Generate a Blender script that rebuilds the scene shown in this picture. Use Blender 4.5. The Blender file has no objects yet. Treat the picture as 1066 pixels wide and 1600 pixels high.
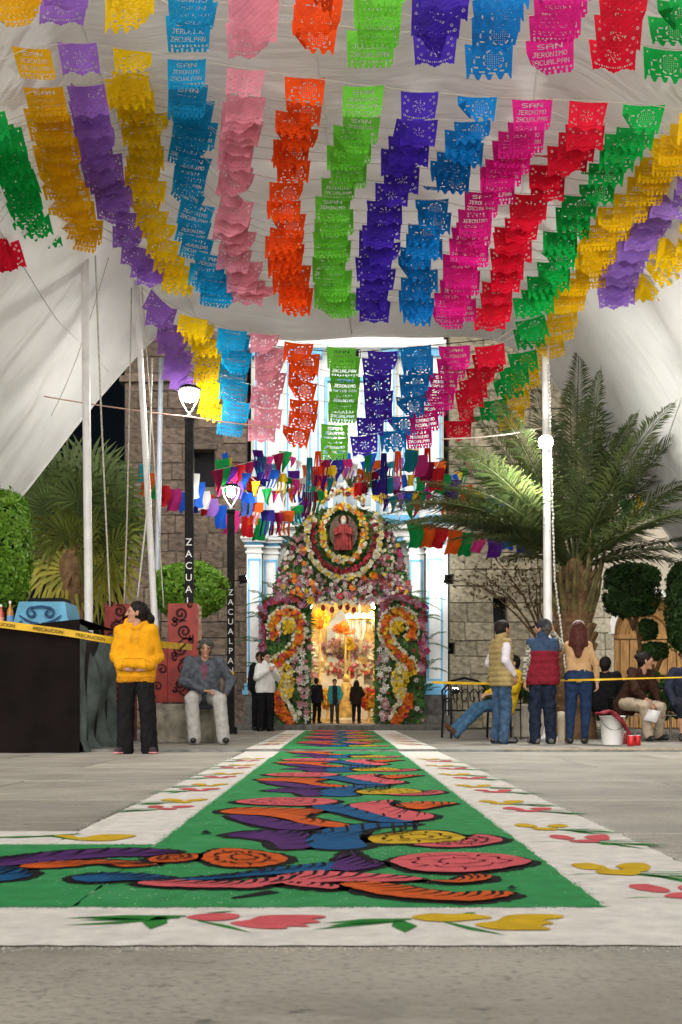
import bpy, bmesh, math, random
import numpy as np
from mathutils import Vector, Matrix, Euler
rnd = random.Random(7)
PI = math.pi
SC = bpy.context.scene
COL = SC.collection
# ------------------------------------------------------------------ camera, sky, fill light, exposure
H = 0.52            # lens height over the plaza
F = 1850.0          # focal length in photograph pixels
cam_d = bpy.data.cameras.new('camera')
cam = bpy.data.objects.new('camera', cam_d); COL.objects.link(cam)
cam.location = (0, 0, H); cam.rotation_euler = (PI/2, 0, 0)
cam_d.sensor_fit = 'VERTICAL'; cam_d.sensor_height = 36.0
cam_d.lens = 36.0*F/1600
cam_d.shift_x = (533-530)/1600
cam_d.shift_y = (1104-800)/1600
cam_d.clip_end = 500; cam_d.clip_start = 0.05
cam_d.dof.use_dof = True; cam_d.dof.focus_distance = 16.0; cam_d.dof.aperture_fstop = 9.0
SC.camera = cam
w = bpy.data.worlds.new('World'); SC.world = w; w.use_nodes = True
nt = w.node_tree; bg = nt.nodes['Background']
sky = nt.nodes.new('ShaderNodeTexSky'); sky.sky_type = 'NISHITA'; sky.sun_disc = False
sky.sun_elevation = math.radians(21); sky.sun_rotation = math.radians(180-12)
nt.links.new(sky.outputs[0], bg.inputs[0]); bg.inputs[1].default_value = 0.0004
sun_d = bpy.data.lights.new('plaza_fill', 'SUN'); sun_d.energy = 2.2; sun_d.angle = math.radians(85); sun_d.color = (1.0, 0.95, 0.88)
sun = bpy.data.objects.new('plaza_fill', sun_d); COL.objects.link(sun)
sun.rotation_euler = (math.radians(90-21), 0, math.radians(-12))
SC.view_settings.view_transform = 'Standard'; SC.view_settings.look = 'None'
SC.view_settings.gamma = 1.0; SC.view_settings.exposure = 1.42
SC.render.engine = 'CYCLES'
SC.cycles.use_denoising = True; SC.cycles.use_adaptive_sampling = True; SC.cycles.adaptive_threshold = .02
SC.cycles.max_bounces = 5; SC.cycles.diffuse_bounces = 3; SC.cycles.transmission_bounces = 4
SC.cycles.caustics_reflective = False; SC.cycles.caustics_refractive = False
SC.cycles.sample_clamp_indirect = 6.0

# ------------------------------------------------------------------ helpers
def P(x, y, d):
    """photograph ray (x, y) at distance d -> world point"""
    return Vector(((x-530)*d/F, d, H+(1104-y)*d/F))
def G(x, y, z=0.0):
    """photograph point on the ground at height z"""
    d = (H-z)*F/(y-1104)
    return Vector(((x-530)*d/F, d, z))
def C(h):
    h = h.lstrip('#'); v = [int(h[i:i+2], 16)/255 for i in (0, 2, 4)]
    return tuple(((c/12.92) if c <= .04045 else ((c+.055)/1.055)**2.4) for c in v)
MATS = {}
def mat(name, col, rough=.7, var=.15, scale=8.0, bump=0.0, bscale=60.0, metal=0.0, trans=0.0, emit=None, estr=0.0, spec=.3, col2=None, stretch=None, detail=4.0, sheen=0.0, voro=None, alpha=1.0, objvar=0.0):
    if name in MATS: return MATS[name]
    if isinstance(col, str): col = C(col)
    if isinstance(col2, str): col2 = C(col2)
    m = bpy.data.materials.new(name); m.use_nodes = True; MATS[name] = m
    n = m.node_tree.nodes; l = m.node_tree.links
    b = n['Principled BSDF']; out = n['Material Output']
    b.inputs['Roughness'].default_value = rough; b.inputs['Metallic'].default_value = metal
    b.inputs['Specular IOR Level'].default_value = spec
    tc = n.new('ShaderNodeTexCoord'); src = tc.outputs['Object']
    if stretch:
        mp = n.new('ShaderNodeMapping'); mp.inputs['Scale'].default_value = stretch
        l.new(src, mp.inputs[0]); src = mp.outputs[0]
    nz = n.new('ShaderNodeTexNoise'); nz.inputs['Scale'].default_value = scale; nz.inputs['Detail'].default_value = detail
    l.new(src, nz.inputs['Vector'])
    mx = n.new('ShaderNodeMix'); mx.data_type = 'RGBA'
    c2 = col2 if col2 else tuple(max(0, c*(1-2*var)) for c in col)
    c1 = col if col2 else tuple(min(1, c*(1+var)) for c in col)
    mx.inputs[6].default_value = (*c1, 1); mx.inputs[7].default_value = (*c2, 1)
    rp = n.new('ShaderNodeMapRange'); rp.inputs[1].default_value = .3; rp.inputs[2].default_value = .7
    l.new(nz.outputs[0], rp.inputs[0]); l.new(rp.outputs[0], mx.inputs[0])
    colout = mx.outputs[2]
    if objvar:
        oi = n.new('ShaderNodeObjectInfo'); hv = n.new('ShaderNodeHueSaturation')
        mr = n.new('ShaderNodeMapRange'); mr.inputs[3].default_value = 1-objvar; mr.inputs[4].default_value = 1+objvar
        l.new(oi.outputs['Random'], mr.inputs[0]); l.new(mr.outputs[0], hv.inputs['Value']); l.new(colout, hv.inputs['Color']); colout = hv.outputs[0]
    l.new(colout, b.inputs['Base Color'])
    if bump:
        n2 = n.new('ShaderNodeTexNoise'); n2.inputs['Scale'].default_value = bscale; n2.inputs['Detail'].default_value = 5
        l.new(src, n2.inputs['Vector'])
        bp = n.new('ShaderNodeBump'); bp.inputs['Strength'].default_value = bump; bp.inputs['Distance'].default_value = .02
        l.new(n2.outputs[0], bp.inputs['Height']); l.new(bp.outputs[0], b.inputs['Normal'])
    if emit is not None:
        e = C(emit) if isinstance(emit, str) else emit
        b.inputs['Emission Color'].default_value = (*e, 1); b.inputs['Emission Strength'].default_value = estr
    if trans:
        t = n.new('ShaderNodeBsdfTranslucent'); l.new(colout, t.inputs[0])
        ms = n.new('ShaderNodeMixShader'); ms.inputs[0].default_value = trans
        l.new(b.outputs[0], ms.inputs[1]); l.new(t.outputs[0], ms.inputs[2]); l.new(ms.outputs[0], out.inputs[0])
    if alpha < 1:
        b.inputs['Alpha'].default_value = alpha
    return m
def fast_mesh(name, V, Fc, mi=None, smooth=False):
    V = np.asarray(V, dtype=np.float32).reshape(-1, 3)
    me = bpy.data.meshes.new(name)
    if isinstance(Fc, np.ndarray):
        k = Fc.shape[1]; nf = Fc.shape[0]
        me.vertices.add(len(V)); me.vertices.foreach_set('co', V.ravel())
        me.loops.add(nf*k); me.loops.foreach_set('vertex_index', Fc.astype(np.int32).ravel())
        me.polygons.add(nf); me.polygons.foreach_set('loop_start', np.arange(nf, dtype=np.int32)*k)
        me.update(calc_edges=True)
    else:
        me.from_pydata([tuple(map(float, v)) for v in V], [], [tuple(int(i) for i in f) for f in Fc]); me.update()
    if mi is not None and len(me.polygons): me.polygons.foreach_set('material_index', np.asarray(mi, dtype=np.int32))
    if smooth and len(me.polygons): me.polygons.foreach_set('use_smooth', np.ones(len(me.polygons), dtype=bool))
    return me
def link(o, parent=None):
    COL.objects.link(o)
    if parent is not None: o.parent = parent
    return o
def tag(o, label=None, cat=None, group=None, kind=None):
    if label: o['label'] = label
    if cat: o['category'] = cat
    if group: o['group'] = group
    if kind: o['kind'] = kind
    return o
def empty(name, loc=(0, 0, 0), rz=0.0, label=None, cat=None, group=None, kind=None):
    o = bpy.data.objects.new(name, None); o.empty_display_size = .1; COL.objects.link(o)
    o.location = loc; o.rotation_euler = (0, 0, rz)
    return tag(o, label, cat, group, kind)
class MB:
    """collects shapes, build() links them as one mesh object"""
    def __init__(s): s.v = []; s.f = []; s.m = []; s.cm = 0
    def add(s, V, Fc):
        o = len(s.v); s.v += [tuple(p) for p in V]
        for f in Fc: s.f.append(tuple(i+o for i in f)); s.m.append(s.cm)
        return s
    def box(s, c, size, rot=None, taper=1.0, tapery=None):
        hx, hy, hz = size[0]/2, size[1]/2, size[2]/2
        ty = taper if tapery is None else tapery
        V = [Vector((sx*hx*(taper if sz > 0 else 1), sy*hy*(ty if sz > 0 else 1), sz*hz)) for sz in (-1, 1) for sy in (-1, 1) for sx in (-1, 1)]
        if rot is not None:
            R = rot if isinstance(rot, Matrix) else Euler(rot).to_matrix()
            V = [R @ v for v in V]
        V = [v+Vector(c) for v in V]
        return s.add(V, [(0, 2, 3, 1), (4, 5, 7, 6), (0, 1, 5, 4), (2, 6, 7, 3), (0, 4, 6, 2), (1, 3, 7, 5)])
    def bbox(s, x0, x1, y0, y1, z0, z1): return s.box(((x0+x1)/2, (y0+y1)/2, (z0+z1)/2), (x1-x0, y1-y0, z1-z0))
    def tube(s, pts, r, n=8, cap=True):
        pts = [Vector(p) for p in pts]
        rs = r if isinstance(r, (list, tuple)) else [r]*len(pts)
        V = []; up = None
        for i, p in enumerate(pts):
            t = (pts[min(i+1, len(pts)-1)]-pts[max(i-1, 0)]).normalized()
            if up is None: up = Vector((0, 0, 1)) if abs(t.z) < .9 else Vector((1, 0, 0))
            a = t.cross(up).normalized(); b = a.cross(t).normalized(); up = b
            for k in range(n):
                q = 2*PI*k/n; V.append(p+(a*math.cos(q)+b*math.sin(q))*rs[i])
        Fc = []
        for i in range(len(pts)-1):
            for k in range(n):
                k2 = (k+1) % n; Fc.append((i*n+k, i*n+k2, (i+1)*n+k2, (i+1)*n+k))
        if cap: Fc.append(tuple(range(n-1, -1, -1))); Fc.append(tuple((len(pts)-1)*n+k for k in range(n)))
        return s.add(V, Fc)
    def lathe(s, prof, c=(0, 0, 0), n=16, axis='z'):
        V = []; Fc = []
        for (r, z) in prof:
            for k in range(n):
                q = 2*PI*k/n; p = (r*math.cos(q), r*math.sin(q), z)
                if axis == 'y': p = (p[0], p[2], p[1])
                V.append(Vector(p)+Vector(c))
        for i in range(len(prof)-1):
            for k in range(n):
                k2 = (k+1) % n; Fc.append((i*n+k, i*n+k2, (i+1)*n+k2, (i+1)*n+k))
        return s.add(V, Fc)
    def prism(s, poly, y0, y1):
        """polygon in x,z extruded along y"""
        n = len(poly); V = [(p[0], y0, p[1]) for p in poly]+[(p[0], y1, p[1]) for p in poly]
        Fc = [tuple(range(n)), tuple(range(2*n-1, n-1, -1))]+[(i, (i+1) % n+n if False else i+n, (i+1) % n+n, (i+1) % n) for i in range(n)]
        return s.add(V, Fc)
    def ball(s, c, r, n=10, m=6):
        rr = r if isinstance(r, (tuple, list)) else (r, r, r)
        V = []; Fc = []
        for i in range(m+1):
            th = PI*i/m
            for k in range(n):
                q = 2*PI*k/n
                V.append((c[0]+rr[0]*math.sin(th)*math.cos(q), c[1]+rr[1]*math.sin(th)*math.sin(q), c[2]+rr[2]*math.cos(th)))
        for i in range(m):
            for k in range(n):
                k2 = (k+1) % n; Fc.append((i*n+k, (i+1)*n+k, (i+1)*n+k2, i*n+k2))
        return s.add(V, Fc)
    def build(s, name, mats, parent=None, loc=(0, 0, 0), rz=0.0, smooth=False, bevel=0.0):
        me = fast_mesh(name, s.v, s.f, s.m, smooth)
        if not isinstance(mats, (list, tuple)): mats = [mats]
        for m in mats: me.materials.append(m)
        bm = bmesh.new(); bm.from_mesh(me); bmesh.ops.recalc_face_normals(bm, faces=bm.faces[:]); bm.to_mesh(me); bm.free()
        o = bpy.data.objects.new(name, me); link(o, parent); o.location = loc; o.rotation_euler = (0, 0, rz)
        if bevel:
            bv = o.modifiers.new('bevel', 'BEVEL'); bv.width = bevel; bv.segments = 2; bv.limit_method = 'ANGLE'
        return o
def np_obj(name, V, Fc, mats, parent=None, mi=None, smooth=False):
    me = fast_mesh(name, V, Fc, mi, smooth)
    for m in (mats if isinstance(mats, (list, tuple)) else [mats]): me.materials.append(m)
    return link(bpy.data.objects.new(name, me), parent)
def interp(path, t):
    """path: list of points (tuples), t in 0..1 by index, Catmull-Rom"""
    n = len(path)-1; s = min(max(t*n, 0), n-1e-6); i = int(s); u = s-i
    p = [path[max(i-1, 0)], path[i], path[i+1], path[min(i+2, n)]]
    return tuple(.5*(2*p[1][k]+(p[2][k]-p[0][k])*u+(2*p[0][k]-5*p[1][k]+4*p[2][k]-p[3][k])*u*u+(3*p[1][k]-p[0][k]-3*p[2][k]+p[3][k])*u**3) for k in range(len(p[1])))
def smooth_closed(poly, sub=4):
    n = len(poly); out = []
    for i in range(n):
        p = [poly[(i+j-1) % n] for j in range(4)]
        for q in range(sub):
            u = q/sub
            out.append(tuple(.5*(2*p[1][k]+(p[2][k]-p[0][k])*u+(2*p[0][k]-5*p[1][k]+4*p[2][k]-p[3][k])*u*u+(3*p[1][k]-p[0][k]-3*p[2][k]+p[3][k])*u**3) for k in range(2)))
    return out
# ------------------------------------------------------------------ ground
STEP_Y = 13.55; STEP = 0.025
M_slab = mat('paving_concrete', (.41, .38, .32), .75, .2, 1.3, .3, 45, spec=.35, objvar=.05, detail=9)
M_joint = mat('paving_joint', (.1, .095, .085), .9, .2, 5)
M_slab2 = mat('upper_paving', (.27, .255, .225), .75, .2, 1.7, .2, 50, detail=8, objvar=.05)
def stain(m, sc, col, lo, hi, st):
    n = m.node_tree.nodes; l = m.node_tree.links; b = n['Principled BSDF']; src = b.inputs['Base Color'].links[0].from_socket
    g_ = n.new('ShaderNodeNewGeometry'); mp = n.new('ShaderNodeMapping'); mp.inputs['Scale'].default_value = st; l.new(g_.outputs['Position'], mp.inputs[0])
    nz = n.new('ShaderNodeTexNoise'); nz.inputs['Scale'].default_value = sc; nz.inputs['Detail'].default_value = 8; nz.inputs['Roughness'].default_value = .65; l.new(mp.outputs[0], nz.inputs['Vector'])
    mr = n.new('ShaderNodeMapRange'); mr.inputs[1].default_value = lo; mr.inputs[2].default_value = hi; l.new(nz.outputs[0], mr.inputs[0])
    mx = n.new('ShaderNodeMix'); mx.data_type = 'RGBA'; mx.inputs[7].default_value = (*col, 1); l.new(mr.outputs[0], mx.inputs[0]); l.new(src, mx.inputs[6]); l.new(mx.outputs[2], b.inputs['Base Color'])
for m_ in (M_slab, M_slab2):
    stain(m_, 5, (.42, .39, .335), .5, .72, (.6, 1.6, 1)); stain(m_, 13, (.14, .13, .115), .6, .68, (.8, 1.2, 1)); stain(m_, .8, (.3, .285, .25), .52, .64, (.6, 1.4, 1)); stain(m_, 60, (.22, .21, .185), .52, .64, (.7, 1.3, 1)); stain(m_, 30, (.4, .38, .34), .62, .7, (.5, 1.6, 1))
g = MB(); g.bbox(-60, 60, -6, STEP_Y+.2, -.3, -.008); g.bbox(-60, 60, STEP_Y+.2, 90, -.3, STEP-.008)
ground = g.build('ground', M_joint); tag(ground, kind='structure')
slab_meshes = {}
def slab(x0, x1, y0, y1, z, m):
    key = (round(x1-x0, 2), round(y1-y0, 2), m.name)
    if key not in slab_meshes:
        b = bmesh.new(); bmesh.ops.create_cube(b, size=1)
        bmesh.ops.scale(b, vec=(x1-x0-.018, y1-y0-.018, .1), verts=b.verts[:])
        bmesh.ops.bevel(b, geom=[e for e in b.edges if all(v.co.z > 0 for v in e.verts)], offset=.006, segments=1, affect='EDGES')
        me = bpy.data.meshes.new('paving_slab'); b.to_mesh(me); b.free(); me.materials.append(m); slab_meshes[key] = me
    o = bpy.data.objects.new('paving_slab', slab_meshes[key]); link(o, ground)
    o.location = ((x0+x1)/2, (y0+y1)/2, z-.05+rnd.uniform(-.0008, .0008))
yy = -3.85; row = 0
while yy < STEP_Y-.2:
    y1 = min(yy+1.74, STEP_Y)
    off = 0 if row % 2 == 0 else 1.1
    x = -8.8+off
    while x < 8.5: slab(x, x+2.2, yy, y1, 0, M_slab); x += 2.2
    yy = y1; row += 1
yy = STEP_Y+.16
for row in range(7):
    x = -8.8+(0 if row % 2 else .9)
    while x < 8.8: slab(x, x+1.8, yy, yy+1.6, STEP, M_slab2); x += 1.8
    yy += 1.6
kb = MB(); kb.bbox(-12, 12, STEP_Y, STEP_Y+.16, -.1, STEP+.004)
kerb = kb.build('kerb', mat('kerb_stone', (.2, .2, .19), .6, .25, 6, .2, 40), bevel=.006); tag(kerb, kind='structure')
yl = MB(); yl.bbox(1.9, 9, STEP_Y+.05, STEP_Y+.09, STEP+.004, STEP+.008)
o = yl.build('kerb_line', mat('yellow_line', (.62, .42, .03), .6, .3, 12), kerb)
# ------------------------------------------------------------------ tarpaulin canopy
def sp(v, k=.5): return k*math.log1p(math.exp(min(v/k, 40)))
def tarp_z(x, d):
    z = 10.17-.173*d
    z -= 1.45*sp(-2.95-x, .12)
    z -= 1.5*sp(x-3.1, .45)
    z += .1*math.sin(x*1.1+.4*d)*math.sin(d*.55+1) + .035*math.sin(2.6*x+1.3*d)
    z += .05*abs(math.sin(d*.8+x*.15))
    return z
def tarp_edge(x):
    e = 19.8-.28*max(0, -x-2.2)**1.3-.12*max(0, x-2.6)**1.15 - .5*math.cos(x*.9)*0
    return e
NU, NV = 150, 90
V = []; Fc = []
xs = np.linspace(-7.5, 8.5, NU)
for j in range(NV):
    t = j/(NV-1)
    for i in range(NU):
        x = xs[i]; d = 11.0+(tarp_edge(x)-11.0)*t
        z = tarp_z(x, d)
        z += .05*math.sin((x*.9-d*.32)*5.2)*max(0, math.sin(d*.6))*.5
        V.append((x, d, z))
for j in range(NV-1):
    for i in range(NU-1):
        a = j*NU+i; Fc.append((a, a+1, a+NU+1, a+NU))
M_tarp = mat('tarp_fabric', (.84, .835, .825), .6, .05, 1.2, 0, trans=.1, spec=.2)
n = M_tarp.node_tree.nodes; l = M_tarp.node_tree.links
tc = n.new('ShaderNodeTexCoord'); mp = n.new('ShaderNodeMapping'); mp.inputs['Rotation'].default_value = (0, 0, .35); mp.inputs['Scale'].default_value = (.35, 2.2, .6)
nz = n.new('ShaderNodeTexNoise'); nz.inputs['Scale'].default_value = 1.6; nz.inputs['Detail'].default_value = 7; nz.inputs['Distortion'].default_value = .6
bp = n.new('ShaderNodeBump'); bp.inputs['Strength'].default_value = .45; bp.inputs['Distance'].default_value = .1
l.new(tc.outputs['Object'], mp.inputs[0]); l.new(mp.outputs[0], nz.inputs['Vector']); l.new(nz.outputs[0], bp.inputs['Height']); l.new(bp.outputs[0], n['Principled BSDF'].inputs['Normal'])
tarp = empty('canopy_tarp', (0, 13, 0), label='huge white tarpaulin stretched overhead above the paper banners', cat='tarpaulin')
o = np_obj('fabric', V, np.array(Fc), M_tarp, tarp, smooth=True); o.location = (0, -13, 0)
# hems and seams of the sheet
M_rope = mat('rope', (.5, .46, .4), .85, .2, 40)
hm = MB(); hm.tube([(x, tarp_edge(x), tarp_z(x, tarp_edge(x))-.01) for x in xs[::3]], .022, 6); hm.build('hem', M_tarp, tarp, (0, -13, 0), smooth=True)
for xx in (-4.3, -2.95, -.4, 2.1, 4.4):
    sm = MB(); sm.tube([(xx+.02*k, 11.1+(tarp_edge(xx)-11.2)*k/30, tarp_z(xx+.02*k, 11.1+(tarp_edge(xx)-11.2)*k/30)-.012) for k in range(31)], .010, 4)
    sm.build('seam', M_tarp, tarp, (0, -13, 0), smooth=True)
# ------------------------------------------------------------------ church
FY = 26.4   # facade plane
SY = 24.8   # front of the church step
PX = F/FY
def fx(x): return (x-530)/PX
def fz(y): return H+(1104-y)/PX
M_white = mat('white_limewash', (.72, .72, .7), .8, .06, 3, .15, 30)
M_blue = mat('pale_blue_trim', (.16, .42, .66), .6, .1, 5, .1, 30)
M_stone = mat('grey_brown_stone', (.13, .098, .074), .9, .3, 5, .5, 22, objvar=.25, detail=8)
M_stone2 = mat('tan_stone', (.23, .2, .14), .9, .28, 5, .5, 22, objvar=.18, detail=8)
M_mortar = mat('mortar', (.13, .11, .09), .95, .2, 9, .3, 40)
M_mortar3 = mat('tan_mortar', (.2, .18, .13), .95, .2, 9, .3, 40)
M_mortar2 = mat('pale_mortar', (.5, .46, .38), .95, .2, 9, .3, 40)
M_dark = mat('dark_opening', (.012, .012, .014), .9, .1, 5)
M_grey = mat('dark_step_stone', (.12, .115, .105), .8, .25, 8, .3, 40)
b = MB(); b.bbox(fx(372), fx(705), SY, FY+.6, STEP, STEP+.11); b.bbox(fx(384), fx(462), SY+.75, FY+.2, STEP+.1, .32)
b.bbox(fx(612), fx(704), SY+.75, FY+.2, STEP+.1, .32)
st = b.build('church_step', M_grey, bevel=.012); tag(st, kind='structure')
church = empty('church', (0, FY, 0), label='white and pale blue church front with lit doorway between stone towers', cat='church')
OFF = (0, -FY, 0)
DX0, DX1, DZ1 = fx(482), fx(604), fz(936)       # doorway
b = MB()
b.bbox(fx(386), DX0, FY, FY+.7, STEP, fz(838)); b.bbox(DX1, fx(700), FY, FY+.7, STEP, fz(838)); b.bbox(DX0, DX1, FY, FY+.7, DZ1, fz(838))
b.build('lower_wall', M_white, church, OFF)
b = MB(); b.bbox(fx(392), fx(694), FY+.1, FY+.7, fz(838), fz(500)); b.build('upper_wall', M_white, church, OFF)
def pilaster(x0, x1, yb, yt, depth, capn=True):
    p = MB(); X0, X1, Z0, Z1 = fx(x0), fx(x1), fz(yb), fz(yt); y0 = FY-depth
    p.bbox(X0, X1, y0, FY+.05, Z0, Z1)
    pl = p.build('pilaster', M_white, church, OFF, bevel=.01)
    t = MB(); wd = .045                                       # blue frame round the shaft panel
    t.bbox(X0+.02, X0+.02+wd, y0-.012, y0+.01, Z0+.1, Z1-.12); t.bbox(X1-.02-wd, X1-.02, y0-.012, y0+.01, Z0+.1, Z1-.12)
    t.bbox(X0+.02+wd, X1-.02-wd, y0-.014, y0+.01, Z1-.17, Z1-.12); t.bbox(X0+.02+wd, X1-.02-wd, y0-.014, y0+.01, Z0+.1, Z0+.15)
    t.build('panel_frame', M_blue, pl)
    c = MB()
    if capn:
        e = .04
        for k, (za, zb, ee) in enumerate(((0, .05, .03), (.05, .13, .0), (.13, .17, .05), (.24, .3, .09), (.3, .36, .13))):
            c.bbox(X0-ee, X1+ee, y0-ee-.004*k, FY+.04, Z1+za, Z1+zb)
        c.build('capital', M_white, pl, bevel=.008)
        d = MB(); d.bbox(X0-.03, X1+.03, y0-.035, FY+.045, Z1+.17, Z1+.2)
        nn = 7
        for k in range(nn):
            xx = X0+(X1-X0)*(k+.5)/nn; d.bbox(xx-.014, xx+.014, y0-.06, y0-.03, Z1+.2, Z1+.24)
        d.bbox(X0-.02, X1+.02, y0-.02, FY+.045, Z1+.2, Z1+.24)
        d.build('dentil_band', M_blue, pl)
    q = MB(); q.bbox(X0-.05, X1+.05, y0-.05, FY+.04, Z0-.09, Z0+.05); q.bbox(X0-.09, X1+.09, y0-.09, FY+.04, Z0-.2, Z0-.09)
    q.build('base', M_blue, pl, bevel=.01)
    r = MB(); r.bbox(X0-.06, X1+.06, y0-.06, FY+.03, STEP+.09, Z0-.2); r.build('pedestal', M_grey, pl, bevel=.01)
for a in ((388, 411, 1072, 868, .42), (664, 691, 1072, 868, .42), (412, 436, 1072, 868, .2), (638, 662, 1072, 868, .2)): pilaster(*a)
# entablature of the lower order
b = MB(); b.bbox(fx(380), fx(704), FY-.16, FY+.3, fz(840), fz(828)); b.bbox(fx(376), fx(708), FY-.26, FY+.3, fz(828), fz(821)); b.build('cornice', M_white, church, OFF, bevel=.015)
b = MB(); b.bbox(fx(386), fx(700), FY-.13, FY+.29, fz(848), fz(840)); b.bbox(fx(379), fx(705), FY-.2, FY+.29, fz(821), fz(818)); b.build('blue_band', M_blue, church, OFF)
# upper order
for x0, x1 in ((398, 418), (447, 470), (482, 500), (600, 618), (628, 650), (668, 690)):
    p = MB(); p.bbox(fx(x0), fx(x1), FY-.1, FY+.12, fz(806), fz(560)); pl = p.build('upper_pilaster', M_white, church, OFF, bevel=.01)
    t = MB(); t.bbox(fx(x0)+.02, fx(x0)+.06, FY-.115, FY, fz(800), fz(566)); t.bbox(fx(x1)-.06, fx(x1)-.02, FY-.115, FY, fz(800), fz(566)); t.build('blue_edge', M_blue, pl)
    t = MB(); t.bbox(fx(x0)-.05, fx(x1)+.05, FY-.17, FY+.1, fz(818), fz(806)); t.build('plinth', M_blue, pl, bevel=.01)
    t = MB(); t.bbox(fx(x0)-.06, fx(x1)+.06, FY-.18, FY+.1, fz(560), fz(548)); t.build('capital', M_blue, pl, bevel=.01)
b = MB(); b.bbox(fx(388), fx(696), FY-.25, FY+.2, fz(548), fz(536)); b.build('upper_cornice', M_white, church, OFF, bevel=.01)
b = MB(); b.bbox(fx(512), fx(588), FY-.04, FY+.11, fz(800), fz(600)); wf = b.build('choir_window', M_white, church, OFF, bevel=.01)
b = MB()
for i in range(3):
    for j in range(5):
        x0 = fx(518)+i*(fx(582)-fx(518))/3; z0 = fz(794)+j*(fz(606)-fz(794))/5
        b.bbox(x0+.03, x0+(fx(582)-fx(518))/3-.03, FY-.05, FY-.035, z0+.04, z0+(fz(606)-fz(794))/5-.04)
b.build('pane', mat('window_glass', (.35, .42, .48), .15, .1, 3, spec=.6), wf)
b = MB(); b.bbox(fx(508), fx(512), FY-.06, FY+.1, fz(802), fz(596)); b.bbox(fx(588), fx(592), FY-.06, FY+.1, fz(802), fz(596)); b.bbox(fx(508), fx(592), FY-.065, FY+.1, fz(596), fz(590)); b.build('window_surround', M_blue, wf)
# stone towers, block by block
def block_mesh(seed):
    r = random.Random(seed); b = bmesh.new(); bmesh.ops.create_cube(b, size=1)
    bmesh.ops.bevel(b, geom=[e for e in b.edges if all(v.co.y < 0 for v in e.verts)], offset=.035, segments=1, affect='EDGES')
    for v in b.verts:
        if v.co.y < 0: v.co += Vector((r.uniform(-.02, .02), r.uniform(-.12, .1), r.uniform(-.02, .02)))
    me = bpy.data.meshes.new('stone_block'); b.to_mesh(me); b.free(); return me
def stone_wall(parent, x0, x1, z0, z1, y, holes, m, seed, rh=(.34, .44), bw=(.42, .9)):
    r = random.Random(seed); ms = []
    for i in range(6):
        me = block_mesh(seed+i); me.materials.append(m); ms.append(me)
    z = z0
    while z < z1-.1:
        h = min(r.uniform(*rh), z1-z); x = x0-r.uniform(0, .3)
        while x < x1:
            wd = r.uniform(*bw); a, bb = max(x, x0), min(x+wd, x1)
            segs = [(a, bb)]
            for (hx0, hx1, hz0, hz1) in holes:
                if z < hz1-.08 and z+h > hz0+.08:
                    ns = []
                    for (p, q) in segs:
                        if q <= hx0 or p >= hx1: ns.append((p, q)); continue
                        if p < hx0: ns.append((p, hx0))
                        if q > hx1: ns.append((hx1, q))
                    segs = ns
            for (p, q) in segs:
                if q-p > .07:
                    o = bpy.data.objects.new('stone_block', r.choice(ms)); link(o, parent)
                    o.location = ((p+q)/2, y+.09+r.uniform(-.012, .006)-FY, z+h/2); o.scale = (q-p-.014, .22, h-.014)
            x += wd
        z += h
def core(parent, x0, x1, holes):
    b = MB(); b.bbox(x0, x1, FY+.3, FY+1.5, STEP, 10.4)
    zs_ = sorted({STEP, 10.4, *[h[2] for h in holes], *[h[3] for h in holes]})
    for z0, z1 in zip(zs_[:-1], zs_[1:]):
        hs = sorted((h[0], h[1]) for h in holes if h[2] < (z0+z1)/2 < h[3]); x = x0
        for (p, q) in hs:
            if p > x: b.bbox(x, p, FY-.058, FY+.3, z0, z1)
            x = max(x, q)
        if x < x1: b.bbox(x, x1, FY-.058, FY+.3, z0, z1)
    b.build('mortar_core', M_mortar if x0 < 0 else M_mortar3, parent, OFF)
def opening(parent, x0, x1, z0, z1, y):
    b = MB(); b.bbox(x0, x1, y+.16, y+.19, z0, z1); return b.build('window_opening', M_dark, parent, OFF)
towerL = empty('stone_tower', (0, FY, 0), label='grey brown stone block tower behind the black lamp posts', cat='tower')
TLX0, TLX1 = fx(196), fx(386)
hl = [(fx(303), fx(336), fz(762), fz(704))]
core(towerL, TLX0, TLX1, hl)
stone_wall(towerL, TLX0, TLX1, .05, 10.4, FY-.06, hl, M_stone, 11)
for h_ in hl: opening(towerL, *h_, FY+.1)
b = MB(); b.bbox(fx(298), fx(341), FY-.14, FY+.05, fz(704), fz(696)); b.build('lintel', M_stone, towerL, OFF, bevel=.02)
b = MB(); b.bbox(TLX0-.1, TLX1, FY-.2, FY+1.4, fz(600), fz(590)); b.build('string_course', M_stone, towerL, OFF, bevel=.02)
towerR = empty('stone_tower', (0, FY, 0), label='tan stone block wall with slit windows behind the date palm', cat='tower')
TRX0, TRX1 = fx(702), fx(925)
hr = [(fx(770), fx(792), fz(974), fz(934)), (fx(701), fx(709), fz(913), fz(897)), (fx(702), fx(710), fz(1022), fz(1004))]
core(towerR, TRX0, TRX1, hr)
stone_wall(towerR, TRX0, TRX1, .05, 10.4, FY-.06, hr, M_stone2, 29)
for h_ in hr: opening(towerR, *h_, FY+.1)
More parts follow.
